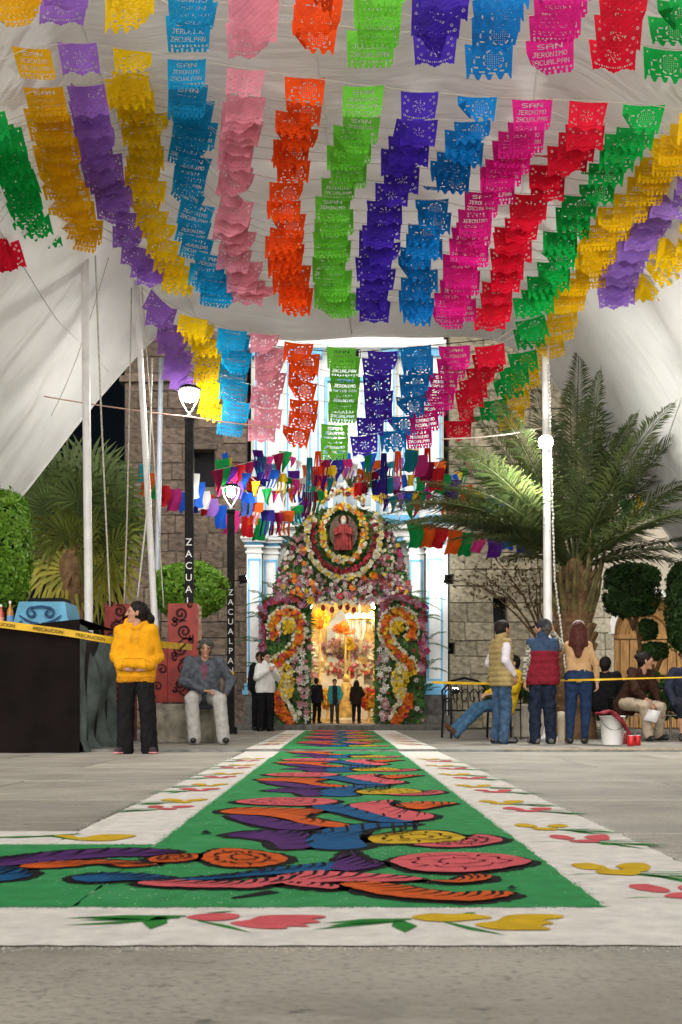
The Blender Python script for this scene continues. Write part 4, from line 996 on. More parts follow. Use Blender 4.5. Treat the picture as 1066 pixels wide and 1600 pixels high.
# shrub with sparse leaves on the tan wall
def branch_shrub(x0, y0, d, ends, label, m, n=420):
    base = P(x0, y0, d); t = empty('bare_shrub', Vector((base.x, base.y, STEP)), label=label, cat='shrub'); o0 = Vector((base.x, base.y, STEP)); pts_all = []
    for (x, y) in ends:
        b = MB(); a, e = P(x0+rnd.uniform(-8, 8), y0, d)-o0, P(x, y, d+rnd.uniform(-.3, .3))-o0; pts = []
        for k in range(8):
            s = k/7; p = a+(e-a)*s+Vector((rnd.uniform(-.04, .04), rnd.uniform(-.04, .04), .25*math.sin(PI*s))); pts.append(p)
        pts_all += pts[3:]; b.tube(pts, [.022*(1-.8*k/8) for k in range(8)], 5); b.build('branch', M_boot, t)
    r = np.random.default_rng(5); V = []; q = np.array([tuple(p) for p in pts_all]); c = q[r.integers(0, len(q), n)]+r.normal(size=(n, 3))*np.array([.14, .1, .12])
    t1 = r.normal(size=(n, 3)); t1 /= np.linalg.norm(t1, axis=1)[:, None]; t2 = np.cross(t1, r.normal(size=(n, 3))); t2 /= np.linalg.norm(t2, axis=1)[:, None]
    V = np.stack([c-t1*.05, c-t2*.02, c+t1*.05, c+t2*.02], 1).reshape(-1, 3)
    o = np_obj('leaves', V, np.arange(n*4).reshape(-1, 4), m, t); o['kind'] = 'stuff'
branch_shrub(850, 1010, 21.5, [(740, 890), (715, 905), (770, 870), (800, 880), (830, 900), (760, 920), (790, 905), (840, 870)], 'reddish sparse-leaved shrub spreading against the tan stone wall', mat('russet_leaf', (.17, .12, .05), .7, .35, 5, trans=.2))
b = MB()
r_ = np.random.default_rng(9)
flb = P(1000, 1104, 20.8); flb.z = STEP
for (x, y, d, lab) in ((950, 1095, 20.6, 'low dark leafy plant behind the brown-bloused woman'), (1048, 1088, 20.2, 'dark leafy plant under the small clipped ball'), (790, 1085, 21.8, 'low dark green plant at the foot of the tan wall')):
    base = P(x, 1104, d); base.z = STEP; t = empty('leafy_plant', base, label=lab, cat='plant')
    leaf_ball('leaves', t, P(x, y, d)-base, (.45, .4, .4), 500, .08, M_leafD, int(x), shell=.6, core=False)
    b = MB(); b.tube([(0, 0, 0), (0, 0, .4)], .02, 5); b.build('stem', M_boot, t)
# ------------------------------------------------------------------ flower portal
def flower_tpl(kind):
    """unit flower facing -Y: verts, tris/quads as quads, part flag 0 petal 1 centre"""
    V = []; Fc = []; pf = []
    if kind == 'daisy': n, L, W, cup, cr = 8, 1.0, .3, .12, .32
    elif kind == 'lily': n, L, W, cup, cr = 6, 1.1, .26, .35, .14
    elif kind == 'mum': n, L, W, cup, cr = 9, .95, .34, .45, .0
    else: n, L, W, cup, cr = 5, 1.0, .5, .3, .2
    rings = ((1.0, 0, 0),) if kind in ('daisy', 'lily') else ((1.0, 0, 0), (.62, .3, .25))
    for (s, ph, dy) in rings:
        for k in range(n):
            a = 2*PI*k/n+ph; c, sn = math.cos(a), math.sin(a)
            def T(u, v, y): return (u*c-v*sn, -y, u*sn+v*c)
            i = len(V)
            V += [T(.08, 0, .02+dy), T(.55*L*s, -W*s, cup*.5*s+dy), T(L*s, 0, cup*s*.7+dy), T(.55*L*s, W*s, cup*.5*s+dy)]
            Fc.append((i, i+1, i+2, i+3)); pf.append(0)
    if cr:
        i = len(V); V += [(cr, -.14, 0), (0, -.14, cr), (-cr, -.14, 0), (0, -.14, -cr)]; Fc.append((i, i+1, i+2, i+3)); pf.append(1)
    return np.array(V), np.array(Fc), np.array(pf)
TPL = {k: flower_tpl(k) for k in ('daisy', 'lily', 'mum', 'rose')}
def fm(n, c): return mat('petal_'+n, tuple(v*1.0 for v in c), .65, .18, 20, trans=.2)
FM = [fm('pink', (.5, .2, .25)), fm('rose', (.5, .05, .07)), fm('white', (.72, .7, .62)), fm('cream', (.66, .62, .4)), fm('yellow', (.72, .5, .03)), fm('orange', (.75, .18, .015)), fm('maroon', (.2, .02, .03)), fm('lilac', (.38, .2, .3)), fm('magenta', (.36, .03, .12)), fm('leaf', (.04, .12, .025)), fm('gold_eye', (.55, .38, .05))]
FI = {k: i for i, k in enumerate(('pink', 'rose', 'white', 'cream', 'yellow', 'orange', 'maroon', 'lilac', 'magenta', 'leaf', 'eye'))}
def flowers(name, parent, pts, kinds, cols, size, seed, tilt=.5, origin=(0, 0, 0)):
    """pts: (N,3) world points"""
    r = np.random.default_rng(seed); VV = []; FF = []; MM = []; o = 0
    for p in pts:
        k = kinds[r.integers(len(kinds))]; V, Fc, pf = TPL[k]; c = cols[r.integers(len(cols))]
        R = np.array(Euler((r.normal()*tilt, r.uniform(0, 6.28), r.normal()*tilt)).to_matrix())
        s = size*.86*r.uniform(.6, 1.4)
        Rz = np.array(Euler((r.normal()*tilt*.5, 0, r.normal()*tilt)).to_matrix())
        a = r.uniform(0, 6.28); Ry = np.array(Euler((0, a, 0)).to_matrix())
        VV.append((V*s) @ Ry.T @ Rz.T+np.array(p)-np.array(origin)); FF.append(Fc+o); o += len(V)
        MM.append(np.where(pf == 0, FI[c], FI['eye' if c not in ('yellow', 'orange') else 'maroon' if False else 'eye']))
    ob = np_obj(name, np.concatenate(VV), np.concatenate(FF), FM, parent, np.concatenate(MM)); ob['kind'] = 'stuff'; return ob
AD = 25.55
AB = P(537, 1104, AD); AB.z = STEP+.11
arch = empty('floral_arch', AB, label='tall flower covered portal framing the church door with saint medallion', cat='floral arch')
def mir(x): return 2*537-x
def inside(poly, x, y):
    c = False; n = len(poly)
    for i in range(n):
        a, b = poly[i], poly[i-1]
        if (a[1] > y) != (b[1] > y) and x < (b[0]-a[0])*(y-a[1])/(b[1]-a[1])+a[0]: c = not c
    return c
LP = [(410, 1131), (409, 1080), (412, 1010), (406, 960), (413, 936), (440, 926), (486, 930), (486, 1131)]
RP = [(mir(x)-2, y) for x, y in LP][::-1]
TP = [(426, 934), (432, 905), (438, 885), (450, 850), (466, 825), (478, 806), (505, 796), (537, 788), (569, 796), (596, 806), (610, 825), (622, 848), (632, 880), (638, 905), (644, 934), (592, 940), (484, 940)]
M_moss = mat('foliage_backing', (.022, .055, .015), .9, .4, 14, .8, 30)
def px_obj(poly, y0, y1): return [((x-537)*AD/F, H+(1104-y)*AD/F-AB.z) for x, y in poly]
for nm, poly in (('side_panel', LP), ('side_panel', RP), ('arch_panel', TP)):
    b = MB(); b.prism(px_obj(poly, 0, 0)[::-1], .02, .2); b.build(nm, M_moss, arch)
r_ = np.random.default_rng(3)
def sample(poly, n, avoid=None):
    xs_ = [p[0] for p in poly]; ys_ = [p[1] for p in poly]; out = []
    while len(out) < n:
        x, y = r_.uniform(min(xs_), max(xs_)), r_.uniform(min(ys_), max(ys_))
        if inside(poly, x, y) and (avoid is None or not avoid(x, y)): out.append((x, y))
    return out
def W3(pts, dy=0.0, jit=.03): return np.array([tuple(P(x, y, AD-dy+r_.uniform(-jit, jit))) for x, y in pts])
ob = tuple(AB)
# green leaves over the backing
def leaf_clutter(poly, n, name='greenery', size=.11):
    pts = W3(sample(poly, n), .02, .05); t = r_.normal(size=(n, 3))*np.array([1, .35, 1]); t /= np.linalg.norm(t, axis=1)[:, None]
    s_ = np.cross(t, np.array([0, 1, 0])+r_.normal(size=(n, 3))*.3); s_ /= np.linalg.norm(s_, axis=1)[:, None]
    L = size*r_.uniform(.6, 1.3, (n, 1)); V = np.stack([pts-t*L, pts-s_*L*.2, pts+t*L, pts+s_*L*.2], 1).reshape(-1, 3)-np.array(ob)
    o = np_obj(name, V, np.arange(n*4).reshape(-1, 4), M_arleaf, arch); o['kind'] = 'stuff'
M_arleaf = mat('arch_leaf', (.06, .16, .03), .5, .35, 4, trans=.2)
for poly, n in ((LP, 1500), (RP, 1500), (TP, 1900)): leaf_clutter(poly, n)
def band(path, w, n, jit=0.0):
    out = []
    for k in range(n):
        x, y = interp(path, r_.random()); out.append((x+r_.uniform(-w, w), y+r_.uniform(-w, w)))
    return out
def med(x, y): return ((x-537)/64)**2+((y-836)/74)**2 < 1 and y < 905
flowers('mixed_blooms', arch, W3(sample(TP, 430, med), .08, .05), ['lily', 'rose', 'daisy', 'mum'], ['pink', 'lilac', 'lilac', 'maroon', 'white', 'white', 'pink', 'cream'], .054, 1, origin=ob)
flowers('accent_blooms', arch, W3(sample(TP, 46, med), .13, .04), ['mum', 'daisy'], ['yellow', 'orange', 'white', 'rose', 'magenta'], .09, 2, origin=ob)
flowers('lower_pink_band', arch, W3(sample([(433, 932), (436, 905), (637, 905), (640, 932)], 130), .1, .05), ['lily', 'rose'], ['pink', 'lilac', 'maroon', 'white', 'white'], .06, 3, origin=ob)
# rings round the medallion
def ring(cx, cy, rx, ry, a0, a1, n, w): return [(cx+(rx+r_.uniform(-w, w))*math.cos(a), cy+(ry+r_.uniform(-w, w))*math.sin(a)) for a in np.linspace(a0, a1, n)]
flowers('medallion_ring', arch, W3(ring(537, 833, 33, 43, 0, 2*PI, 230, 5), .16, .03), ['daisy', 'mum'], ['yellow', 'cream', 'yellow', 'white', 'cream', 'orange'], .055, 4, origin=ob)
flowers('outer_ring', arch, W3(ring(537, 834, 58, 68, -.5, PI+.5, 300, 4), .15, .03), ['daisy', 'mum'], ['cream', 'white', 'cream', 'yellow'], .05, 5, origin=ob)
flowers('dark_ring', arch, W3(ring(537, 834, 49, 58, -.4, PI+.4, 190, 4), .12, .03), ['mum', 'rose'], ['maroon', 'rose', 'maroon'], .05, 6, origin=ob)
flowers('side_curl', arch, W3([(mir(x) if k % 2 else x, y) for k, (x, y) in enumerate(band([(478, 812), (482, 830), (490, 815), (484, 806)], 3, 60))], .14), ['daisy'], ['cream', 'white'], .05, 7, origin=ob)
for sgn in (0, 1):
    mx_ = (lambda L_: L_) if not sgn else (lambda L_: [(mir(x)-2, y) for x, y in L_])
    pan = LP if not sgn else RP
    flowers('panel_blooms', arch, W3(sample(pan, 110), .06, .04), ['lily', 'daisy', 'rose'], ['white', 'white', 'pink', 'lilac', 'maroon', 'rose', 'pink'], .06, 20+sgn, origin=ob)
    flowers('outer_pink_blooms', arch, W3(mx_(band([(410, 945), (411, 980), (409, 1020), (412, 1050)], 5, 70)), .1), ['lily', 'rose'], ['lilac', 'pink', 'magenta', 'maroon'], .07, 22+sgn, origin=ob)
    flowers('top_pink_curl', arch, W3(mx_(band([(417, 945), (430, 938), (446, 934), (464, 937), (474, 950)], 4, 90)), .12), ['rose', 'lily'], ['pink', 'magenta', 'lilac', 'rose'], .06, 24+sgn, origin=ob)
    sp = [(430, 996), (427, 978), (436, 962), (452, 957), (466, 966), (470, 985), (463, 1005), (448, 1024), (432, 1036), (428, 1050)]
    flowers('marigold_scroll', arch, W3(mx_(band(sp, 5.5, 250)), .15), ['mum'], ['orange', 'orange', 'orange', 'yellow', 'rose'], .062, 26+sgn, origin=ob)
    for off_, nm in ((-9, 'cream_edging'), (9, 'cream_edging')):
        pth = []
        for i, q in enumerate(sp):
            a, b2 = sp[max(i-1, 0)], sp[min(i+1, len(sp)-1)]; tx, ty = b2[0]-a[0], b2[1]-a[1]; L_ = math.hypot(tx, ty); pth.append((q[0]-ty/L_*off_, q[1]+tx/L_*off_))
        flowers(nm, arch, W3(mx_(band(pth, 2, 130)), .16), ['daisy', 'mum'], ['cream', 'white', 'cream'], .042, 28+sgn+int(off_), origin=ob)
    sp2 = [(434, 1086), (434, 1100), (440, 1112), (450, 1122), (456, 1130)]
    flowers('marigold_tail', arch, W3(mx_(band(sp2, 6, 110)), .15), ['mum'], ['orange', 'orange', 'rose'], .062, 34+sgn, origin=ob)
    flowers('cream_tail', arch, W3(mx_(band([(440, 1078), (446, 1094), (456, 1110), (462, 1126)], 2.5, 90)), .16), ['daisy'], ['cream', 'white'], .042, 36+sgn, origin=ob)
    cx = 451 if not sgn else mir(451)-2
    flowers('yellow_disc', arch, W3([(cx+9*math.sqrt(q1)*math.cos(q2), 980+10*math.sqrt(q1)*math.sin(q2)) for q1, q2 in zip(r_.random(70), r_.random(70)*6.3)], .2), ['mum'], ['yellow'], .05, 38+sgn, origin=ob)
    cx = 447 if not sgn else mir(447)-2
    flowers('yellow_oval', arch, W3([(cx+12*math.sqrt(q1)*math.cos(q2), 1064+27*math.sqrt(q1)*math.sin(q2)) for q1, q2 in zip(r_.random(130), r_.random(130)*6.3)], .17), ['daisy', 'mum'], ['yellow', 'yellow', 'cream'], .058, 40+sgn, origin=ob)
    flowers('white_lilies', arch, W3(mx_(band([(470, 1005), (472, 1040), (474, 1080), (472, 1122)], 8, 60)), .12), ['lily'], ['white', 'white', 'pink'], .07, 42+sgn, origin=ob)
flowers('doorway_fringe', arch, W3([(x, 938+r_.uniform(-5, 6)) for x in np.linspace(482, 592, 70)], .12), ['lily', 'mum'], ['white', 'cream', 'pink'], .055, 50, origin=ob)
crn = [(537+32*math.cos(a), 788+20*math.sin(a)*-1+r_.uniform(-5, 5)) for a in np.linspace(.15, PI-.15, 170)]
flowers('crown_wreath', arch, W3(crn, .12), ['mum', 'daisy'], ['cream', 'yellow', 'maroon', 'white', 'orange'], .065, 51, origin=ob)
flowers('crown_star', arch, W3([(x+r_.uniform(-5, 5), y+r_.uniform(-5, 5)) for (x, y) in [(597, 773), (592, 778), (500, 770), (502, 776)] for _ in range(12)], .16), ['lily'], ['yellow'], .1, 52, origin=ob)
for k in range(52):                                      # palm sprays round the outline
    k0 = k; k = k % 26; L_ = [(412, 935), (408, 960), (405, 1000), (404, 1040), (409, 1080), (452, 845), (468, 820), (500, 775), (520, 760), (470, 940), (505, 765), (482, 806), (430, 925)]
    x, y = L_[k % 13]; s = 1 if k >= 13 else -1
    if s > 0: x = mir(x)
    p = P(x-s*8, y+6, AD-.05)-AB; dv = Vector((s*r_.uniform(.4, 1), -.3, r_.uniform(-.1, .9)))
    if y < 790: dv = Vector((s*r_.uniform(.1, .8), -.2, 1))
    V_, F_ = frond_geo(p, dv, r_.uniform(.45, .75), .35, 20, .24, .007, 700+k0); np_obj('palm_spray', V_, np.array(F_), M_arleaf, arch)
# saint picture in the medallion: a plain robed figure
b = MB(); b.prism(px_obj([(537+22*math.cos(q), 834-28*math.sin(q)) for q in np.linspace(0, 2*PI, 24)[:-1]], 0, 0)[::-1], -.14, -.1)
md = b.build('medallion', mat('medallion_ground', (.12, .07, .05), .6, .3, 14), arch)
M_robe = mat('red_robe', (.3, .035, .03), .6, .25, 12)
b = MB(); rb = px_obj([(537, 861), (537, 818)], 0, 0); bx_, b0, b1 = rb[0][0], rb[0][1], rb[1][1]
V_ = []; F_ = []
for jz in range(13):
    v = jz/12; hw_ = (.2-.03*v if v < .72 else .2-.03*v-.4*(v-.72))
    for ix in range(25):
        u = ix/24*2-1; V_.append((bx_+u*hw_, -.14-.075*math.sqrt(max(0, 1-u*u))-.012*math.sin(u*17+v*2)*(1-v*.5), b0+(b1-b0)*v))
for jz in range(12):
    for ix in range(24): c_ = jz*25+ix; F_.append((c_, c_+1, c_+26, c_+25))
np_obj('robe', V_, np.array(F_), M_robe, md, smooth=True)
for sg in (-1, 1):
    b = MB(); b.tube([(bx_+sg*.15, -.2, b1-.13), (bx_+sg*.17, -.23, b1-.27), (bx_+sg*.05, -.25, b1-.22)], [.045, .04, .03], 8); b.build('arm', M_robe, md, smooth=True)
b = MB(); b.ball((bx_, -.21, b1+.0), (.05, .035, .07), 8, 6); b.build('beard', FM[2], md, smooth=True)
b = MB(); c = px_obj([(537, 814)], 0, 0)[0]; b.ball((c[0], -.17, c[1]), (.065, .05, .085), 10, 8); b.build('head', mat('saint_skin', (.5, .3, .2), .7, .1, 9), md, smooth=True)
b = MB(); b.lathe([(.11, -.15), (.11, -.14), (.085, -.14), (.085, -.15)], (c[0], 0, c[1]), 20, 'y'); b.build('halo', M_gilt, md)
b = MB(); a = P(512, 700, AD+.35)-AB; e = P(553, 765, AD+.3)-AB; b.tube([a, e], .05, 8); b.build('timber_prop', mat('timber', (.22, .1, .04), .7, .3, 8, stretch=(6, 6, 1)), arch)
for k, x in enumerate((505, 519, 532, 543, 553)):
    b = MB(); c = P(x, 950+3*math.sin(k*2), AD+.1)-AB; b.ball(c, (.05, .05, .07), 8, 6); b.tube([c, c+Vector((0, 0, .22))], .004, 4); b.build('hanging_rose', FM[1], arch, smooth=True)
# flower banks inside the nave
def mound(label, x, y, rx, ry, d, n, kinds, cols, size, seed):
    c = P(x, y, d); k = d/F
    q = r_.normal(size=(n, 3)); q /= np.linalg.norm(q, axis=1)[:, None]; q *= r_.uniform(.6, 1, (n, 1)); pts = q*np.array([rx*k, .25, ry*k])+np.array(c)
    t = empty('flower_bank', (c.x, c.y, .14), label=label, cat='flower arrangement', group='flower arrangements inside the nave')
    b = MB(); b.lathe([(.1, 0), (.08, .05), (.03, .1), (.03, max(.2, c.z-.14-.1)), (.12, max(.25, c.z-.14))], n=10); b.build('stand', M_gilt, t, smooth=True)
    return flowers('blooms', t, pts, kinds, cols, size, seed, .9, origin=(c.x, c.y, .14))
mound('broad heap of pink and white flowers across the nave altar', 541, 1014, 44, 16, 31.5, 420, ['rose', 'lily', 'daisy'], ['white', 'pink', 'lilac', 'cream'], .08, 61)
mound('white and pink flower heap under the broad altar flowers', 540, 1046, 36, 14, 31.2, 300, ['rose', 'daisy'], ['white', 'cream', 'pink', 'rose'], .07, 62)
mound('orange lily bunch hanging above the altar flowers', 540, 981, 18, 7, 30.5, 120, ['lily'], ['orange'], .11, 63)
mound('yellow flower sprays hanging inside the doorway', 500, 968, 16, 14, 29.5, 130, ['lily', 'mum'], ['yellow', 'yellow', 'orange'], .09, 64)
mound('orange flower bank at the foot of the nave, east side', 577, 1092, 18, 18, 29.6, 170, ['mum', 'lily'], ['orange', 'yellow', 'rose'], .08, 65)
mound('orange and yellow flower bank beside the kneeling visitors', 512, 1092, 12, 16, 30.2, 130, ['mum', 'lily'], ['orange', 'yellow'], .08, 66)
mound('small yellow garland laid over the altar flowers', 546, 1006, 9, 10, 31.0, 60, ['mum'], ['yellow'], .07, 67)
mound('white lily bunch high on the nave altar', 545, 995, 22, 8, 31.8, 150, ['lily'], ['white', 'cream'], .09, 68)
mound('tall white flower column on the west side of the nave', 494, 1030, 9, 30, 30.6, 170, ['lily', 'daisy'], ['white', 'cream', 'pink'], .08, 69)
mound('tall white flower column on the east side of the nave', 586, 1030, 9, 30, 30.6, 170, ['lily', 'daisy'], ['white', 'cream', 'pink'], .08, 70)
mound('yellow flower sprays by the east column of the nave', 585, 968, 12, 12, 29.8, 90, ['lily', 'mum'], ['yellow', 'cream'], .09, 71)
st_ = empty('golden_statue', P(541, 1104, 29.8)*1, label='golden robed statue standing in the nave doorway', cat='statue'); st_.location.z = .14
b = MB(); b.lathe([(.22, 0), (.2, .2), (.15, .6), (.17, .85), (.13, .95), (.05, 1.0)], n=14); b.ball((0, 0, 1.08), (.085, .09, .11), 10, 8); b.build('figure', M_gilt, st_, smooth=True)
b = MB(); b.lathe([(.3, 0), (.3, .06), (.24, .1)], n=14); b.build('plinth', M_cream, st_)
# ------------------------------------------------------------------ pennant strings round the portal
M_flag = {k: paper('flag_'+k, v) for k, v in {'red': '#d2202a', 'orange': '#e8601a', 'green': '#119a48', 'blue': '#1d5fd0', 'navy': '#2a2a8a', 'pink': '#e23a90', 'white': '#e8e8e0', 'lilac': '#a070d0', 'yellow': '#e8c020', 'teal': '#1a8a9a', 'maroon': '#8a1040', 'purple': '#5a2090'}.items()}
def flag_mesh(kind, seed):
    r = random.Random(seed); n, m_ = 6, 7; V = []; Fc = []; wv = .26; hv = .4
    for j in range(m_+1):
        v = j/m_
        for i in range(n+1):
            u = i/n-.5; k = (1-.92*v) if kind == 'tri' else (1-.1*v)
            V.append((u*wv*k+.05*math.sin(v*4+seed)*v, .05*math.sin(u*7+seed+v*3)*v+.04*v*v*r.uniform(.6, 1), -v*hv*(1+.04*math.sin(u*9))))
    for j in range(m_):
        for i in range(n):
            if kind == 'fringe' and j > 2 and i % 2: continue
            a = j*(n+1)+i; Fc.append((a, a+n+1, a+n+2, a+1))
    me = fast_mesh('flag', V, np.array(Fc), smooth=True); me.materials.append(None); return me
FL = {k: [flag_mesh(k, i) for i in range(3)] for k in ('tri', 'sq', 'fringe')}
def pennants(path, d0, d1, n, kind, cols, label, scale=1.0, yaw=0.0):
    p0 = P(*path[len(path)//2], (d0+d1)/2); g = empty('pennant_string', p0, label=label, cat='bunting', group='pennant strings near the church'); L_ = []
    for i in range(n):
        t = (i+.5)/n; x, y = interp(path, t); d = d0+(d1-d0)*t; o = bpy.data.objects.new('flag', rnd.choice(FL[kind])); link(o, g)
        o.material_slots[0].link = 'OBJECT'; o.material_slots[0].material = M_flag[cols[i % len(cols)]]
        o.location = P(x, y, d)-p0; o.rotation_euler = (rnd.uniform(-.2, .2), rnd.uniform(-.15, .15), yaw+rnd.uniform(-.4, .4)); s = scale*rnd.uniform(.85, 1.15); o.scale = (s, s, s*rnd.uniform(.9, 1.15))
    b = MB(); b.tube([P(*interp(path, k/20), d0+(d1-d0)*k/20)-p0 for k in range(21)], .006, 4); b.build('string', M_str, g)
pennants([(225, 722), (245, 752), (285, 768), (330, 775)], 22, 24, 8, 'sq', ['teal', 'orange', 'green', 'red', 'pink', 'blue', 'navy', 'red'], 'square pennants strung between leaning pole and tall lamp')
pennants([(300, 735), (320, 770), (360, 797), (418, 812)], 22, 24.5, 8, 'sq', ['white', 'blue', 'white', 'lilac', 'blue', 'pink', 'red', 'green'], 'white and coloured pennants sagging under the shorter lamp')
pennants([(343, 712), (380, 762), (425, 800), (470, 785), (500, 735)], 22, 24, 12, 'fringe', ['green', 'pink', 'lilac', 'blue', 'orange', 'navy', 'maroon', 'orange', 'green', 'purple'], 'fringed pennants looping across the left church front')
pennants([(335, 735), (390, 722), (450, 704)], 21.5, 23.5, 9, 'tri', ['maroon', 'green', 'purple', 'red', 'maroon', 'navy', 'pink'], 'dark triangular pennants rising toward the lower banners')
pennants([(455, 730), (490, 770), (520, 720), (540, 705)], 22.5, 23.5, 9, 'fringe', ['purple', 'blue', 'maroon', 'green', 'orange', 'yellow', 'navy'], 'fringed pennants hanging just left of the portal crown')
pennants([(575, 705), (610, 745), (650, 775), (690, 715)], 22.5, 23.5, 11, 'tri', ['blue', 'orange', 'green', 'navy', 'maroon', 'purple', 'green', 'red', 'teal'], 'triangular pennants draped right of the portal crown')
pennants([(640, 700), (680, 730), (730, 760), (800, 785)], 21, 23, 10, 'sq', ['teal', 'pink', 'maroon', 'red', 'green', 'purple', 'orange', 'yellow', 'teal', 'blue'], 'mixed pennants running from portal into the date palm')
pennants([(640, 812), (700, 826), (760, 835), (830, 825)], 21, 22.5, 9, 'sq', ['green', 'orange', 'red', 'orange', 'green', 'pink', 'purple', 'blue', 'navy'], 'low pennant string crossing the tan stone wall')
pennants([(-20, 745), (30, 772), (80, 785), (150, 775), (215, 800)], 22, 23, 9, 'sq', ['blue', 'yellow', 'yellow', 'teal', 'blue', 'purple', 'teal', 'red', 'red'], 'pennants half hidden behind the fan palm')
pennants([(840, 790), (890, 800), (950, 790), (1010, 770)], 20.5, 21.5, 8, 'tri', ['orange', 'lilac', 'purple', 'blue', 'green', 'orange', 'green', 'yellow'], 'pennants glimpsed through the date palm fronds')
mixc = ['purple', 'green', 'maroon', 'blue', 'orange', 'teal', 'pink', 'navy', 'yellow', 'red', 'lilac', 'white']
for k, (pth, kd, sc_, lab) in enumerate([([(400, 700), (430, 735), (470, 748), (510, 715)], 'fringe', .75, 'small fringed pennants sagging under the pink and orange banners'),
    ([(380, 735), (420, 765), (455, 762), (490, 742), (520, 748)], 'tri', .7, 'small triangular pennants close above the left-hand pilasters'),
    ([(540, 715), (575, 738), (610, 722), (650, 700)], 'fringe', .75, 'small fringed pennants under the violet and blue banners'),
    ([(555, 755), (600, 748), (640, 742), (690, 752)], 'sq', .6, 'small square pennants stretched over the right-hand cornice'),
    ([(600, 780), (640, 768), (680, 775), (725, 795)], 'tri', .7, 'small triangular pennants beside the palm frond tips'),
    ([(350, 705), (372, 735), (398, 745), (430, 722)], 'sq', .65, 'small square pennants bunched beside the shorter street lamp'),
    ([(455, 712), (480, 728), (515, 735), (550, 728), (585, 712)], 'tri', .6, 'small triangular pennants across the choir window'),
    ([(650, 722), (685, 745), (715, 738), (745, 715)], 'fringe', .7, 'small fringed pennants between church corner and palm')]):
    pennants(pth, 21.6+.2*k, 22.6+.2*k, 11, kd, [mixc[(q_*5+k*3) % 12] for q_ in range(12)], lab, sc_, .3*(-1)**k)
for k, (x, y0, y1, c) in enumerate(((600, 708, 800, 'navy'), (622, 705, 760, 'orange'), (497, 705, 745, 'orange'), (575, 705, 765, 'green'), (668, 700, 740, 'red'), (484, 715, 790, 'teal'))):
    d = 22.0; p0 = P(x, y0, d); b = MB()
    for q in range(5): b.tube([(q*.02-.04, 0, 0), (q*.03-.06+.02*math.sin(q*3), .02*math.cos(q), -(y1-y0)*d/F*.5), (q*.04-.08, 0, -(y1-y0)*d/F*(.85+.05*q))], [.014, .012, .004], 4)
    o = b.build('paper_streamer', M_flag[c], loc=p0); tag(o, '%s paper streamer hanging %s' % (c, ['straight above the right-hand door flowers', 'short and right of the long navy one', 'short and just left of the portal crown', 'beside the leaning timber prop', 'by the right-hand church edge', 'long and left of the portal crown'][k]), 'streamer', 'paper streamers above the portal')
# ------------------------------------------------------------------ black draped stage and what stands on it
M_bcloth = mat('black_cloth', (.007, .006, .006), .95, .35, 3, .6, 7, col2=(.012, .008, .008), spec=.04)
M_gcloth = mat('slate_cloth', (.11, .14, .135), .8, .25, 5, .35, 16, spec=.1)
sx1 = P(125, 1104, 13.3).x; sz = 1.5
stage = empty('draped_stage', (sx1, 13.3, 0), label='black cloth draped stage block at the left-hand edge', cat='stage')
def cloth(name, u0, u1, z_top, m, axis, fold, seed, parent, n=70, k=34, foot=0.06):
    r = random.Random(seed); V = []; Fc = []
    ph = [(r.uniform(2, 9), r.uniform(0, 6), r.uniform(.4, 1)) for _ in range(6)]
    for j in range(k+1):
        v = j/k
        for i in range(n+1):
            u = i/n; a = u0+(u1-u0)*u
            q = sum(w_*math.sin(f_*a*1.8+p_+1.3*v*math.sin(f_+a)) for f_, p_, w_ in ph)*fold*(.25+.75*v)/3
            q += fold*.9*math.sin(9*v+5*u+2*math.sin(3*u))*math.sin(PI*u)*.6
            zt = z_top(u) if callable(z_top) else z_top
            z = zt*(1-v)+.004
            q = max(q, -.015)+.012 if axis == 'x' else q*min(1, u*5+.02)
            fo = foot*max(0, v-.9)/.1
            if axis == 'x': V.append((a, -q-fo*.6, z))
            else: V.append((q+fo, a, z))
    for j in range(k):
        for i in range(n):
            c = j*(n+1)+i; Fc.append((c, c+1, c+n+2, c+n+1))
    return np_obj(name, V, np.array(Fc), m, parent, smooth=True)
cloth('front_drape', -3.2, 0, lambda u: sz-.08*(1-u)-.05*math.sin(u*6)**2, M_bcloth, 'x', .075, 3, stage)
cloth('side_drape', 0.0, 2.0, lambda u: sz-.05-.07*math.sin(PI*u), M_gcloth, 'y', .11, 5, stage)
b = MB(); b.bbox(-3.2, -.03, .04, 1.98, .0, sz-.16); b.build('platform', M_black, stage)
V = []; Fc = []
for j in range(13):
    for i in range(25):
        u, v = i/24, j/12; V.append((-3.2+3.22*u, 2.02*v-.01, sz-.09*(1-u)*(1-v)-.05*math.sin(u*6)**2*(1-v)-.05*math.sin(u*PI)*math.sin(v*PI)-.05*v*0+.006))
for j in range(12):
    for i in range(24): c = j*25+i; Fc.append((c, c+1, c+26, c+25))
np_obj('top_cloth', V, np.array(Fc), M_bcloth, stage, smooth=True)
def bottle(x, ytop, d, body, label, h, liquid):
    p = P(x, 1104, d); p.z = sz-.055
    t = empty('bottle', p, label=label, cat='bottle', group='bottles on the black stage')
    m = mat('bottle_'+body, liquid, .12, .1, 8, spec=.6, trans=.25)
    s = h/.3; b = MB(); b.lathe([(.001, 0), (.036*s, .002), (.038*s, .02*s), (.038*s, .17*s), (.03*s, .2*s), (.014*s, .235*s), (.013*s, .28*s)], n=14); b.build('glass_body', m, t, smooth=True)
    b = MB(); b.lathe([(.0155*s, .27*s), (.0155*s, .3*s), (0, .3*s)], n=10); b.build('cap', M_wmetal, t)
    b = MB(); b.lathe([(.0388*s, .06*s), (.0388*s, .13*s)], n=14); b.build('paper_label', mat('bottle_label_'+body, (.12, .25, .5) if body == 'amber' else (.7, .3, .2), .6, .1, 8), t, smooth=True)
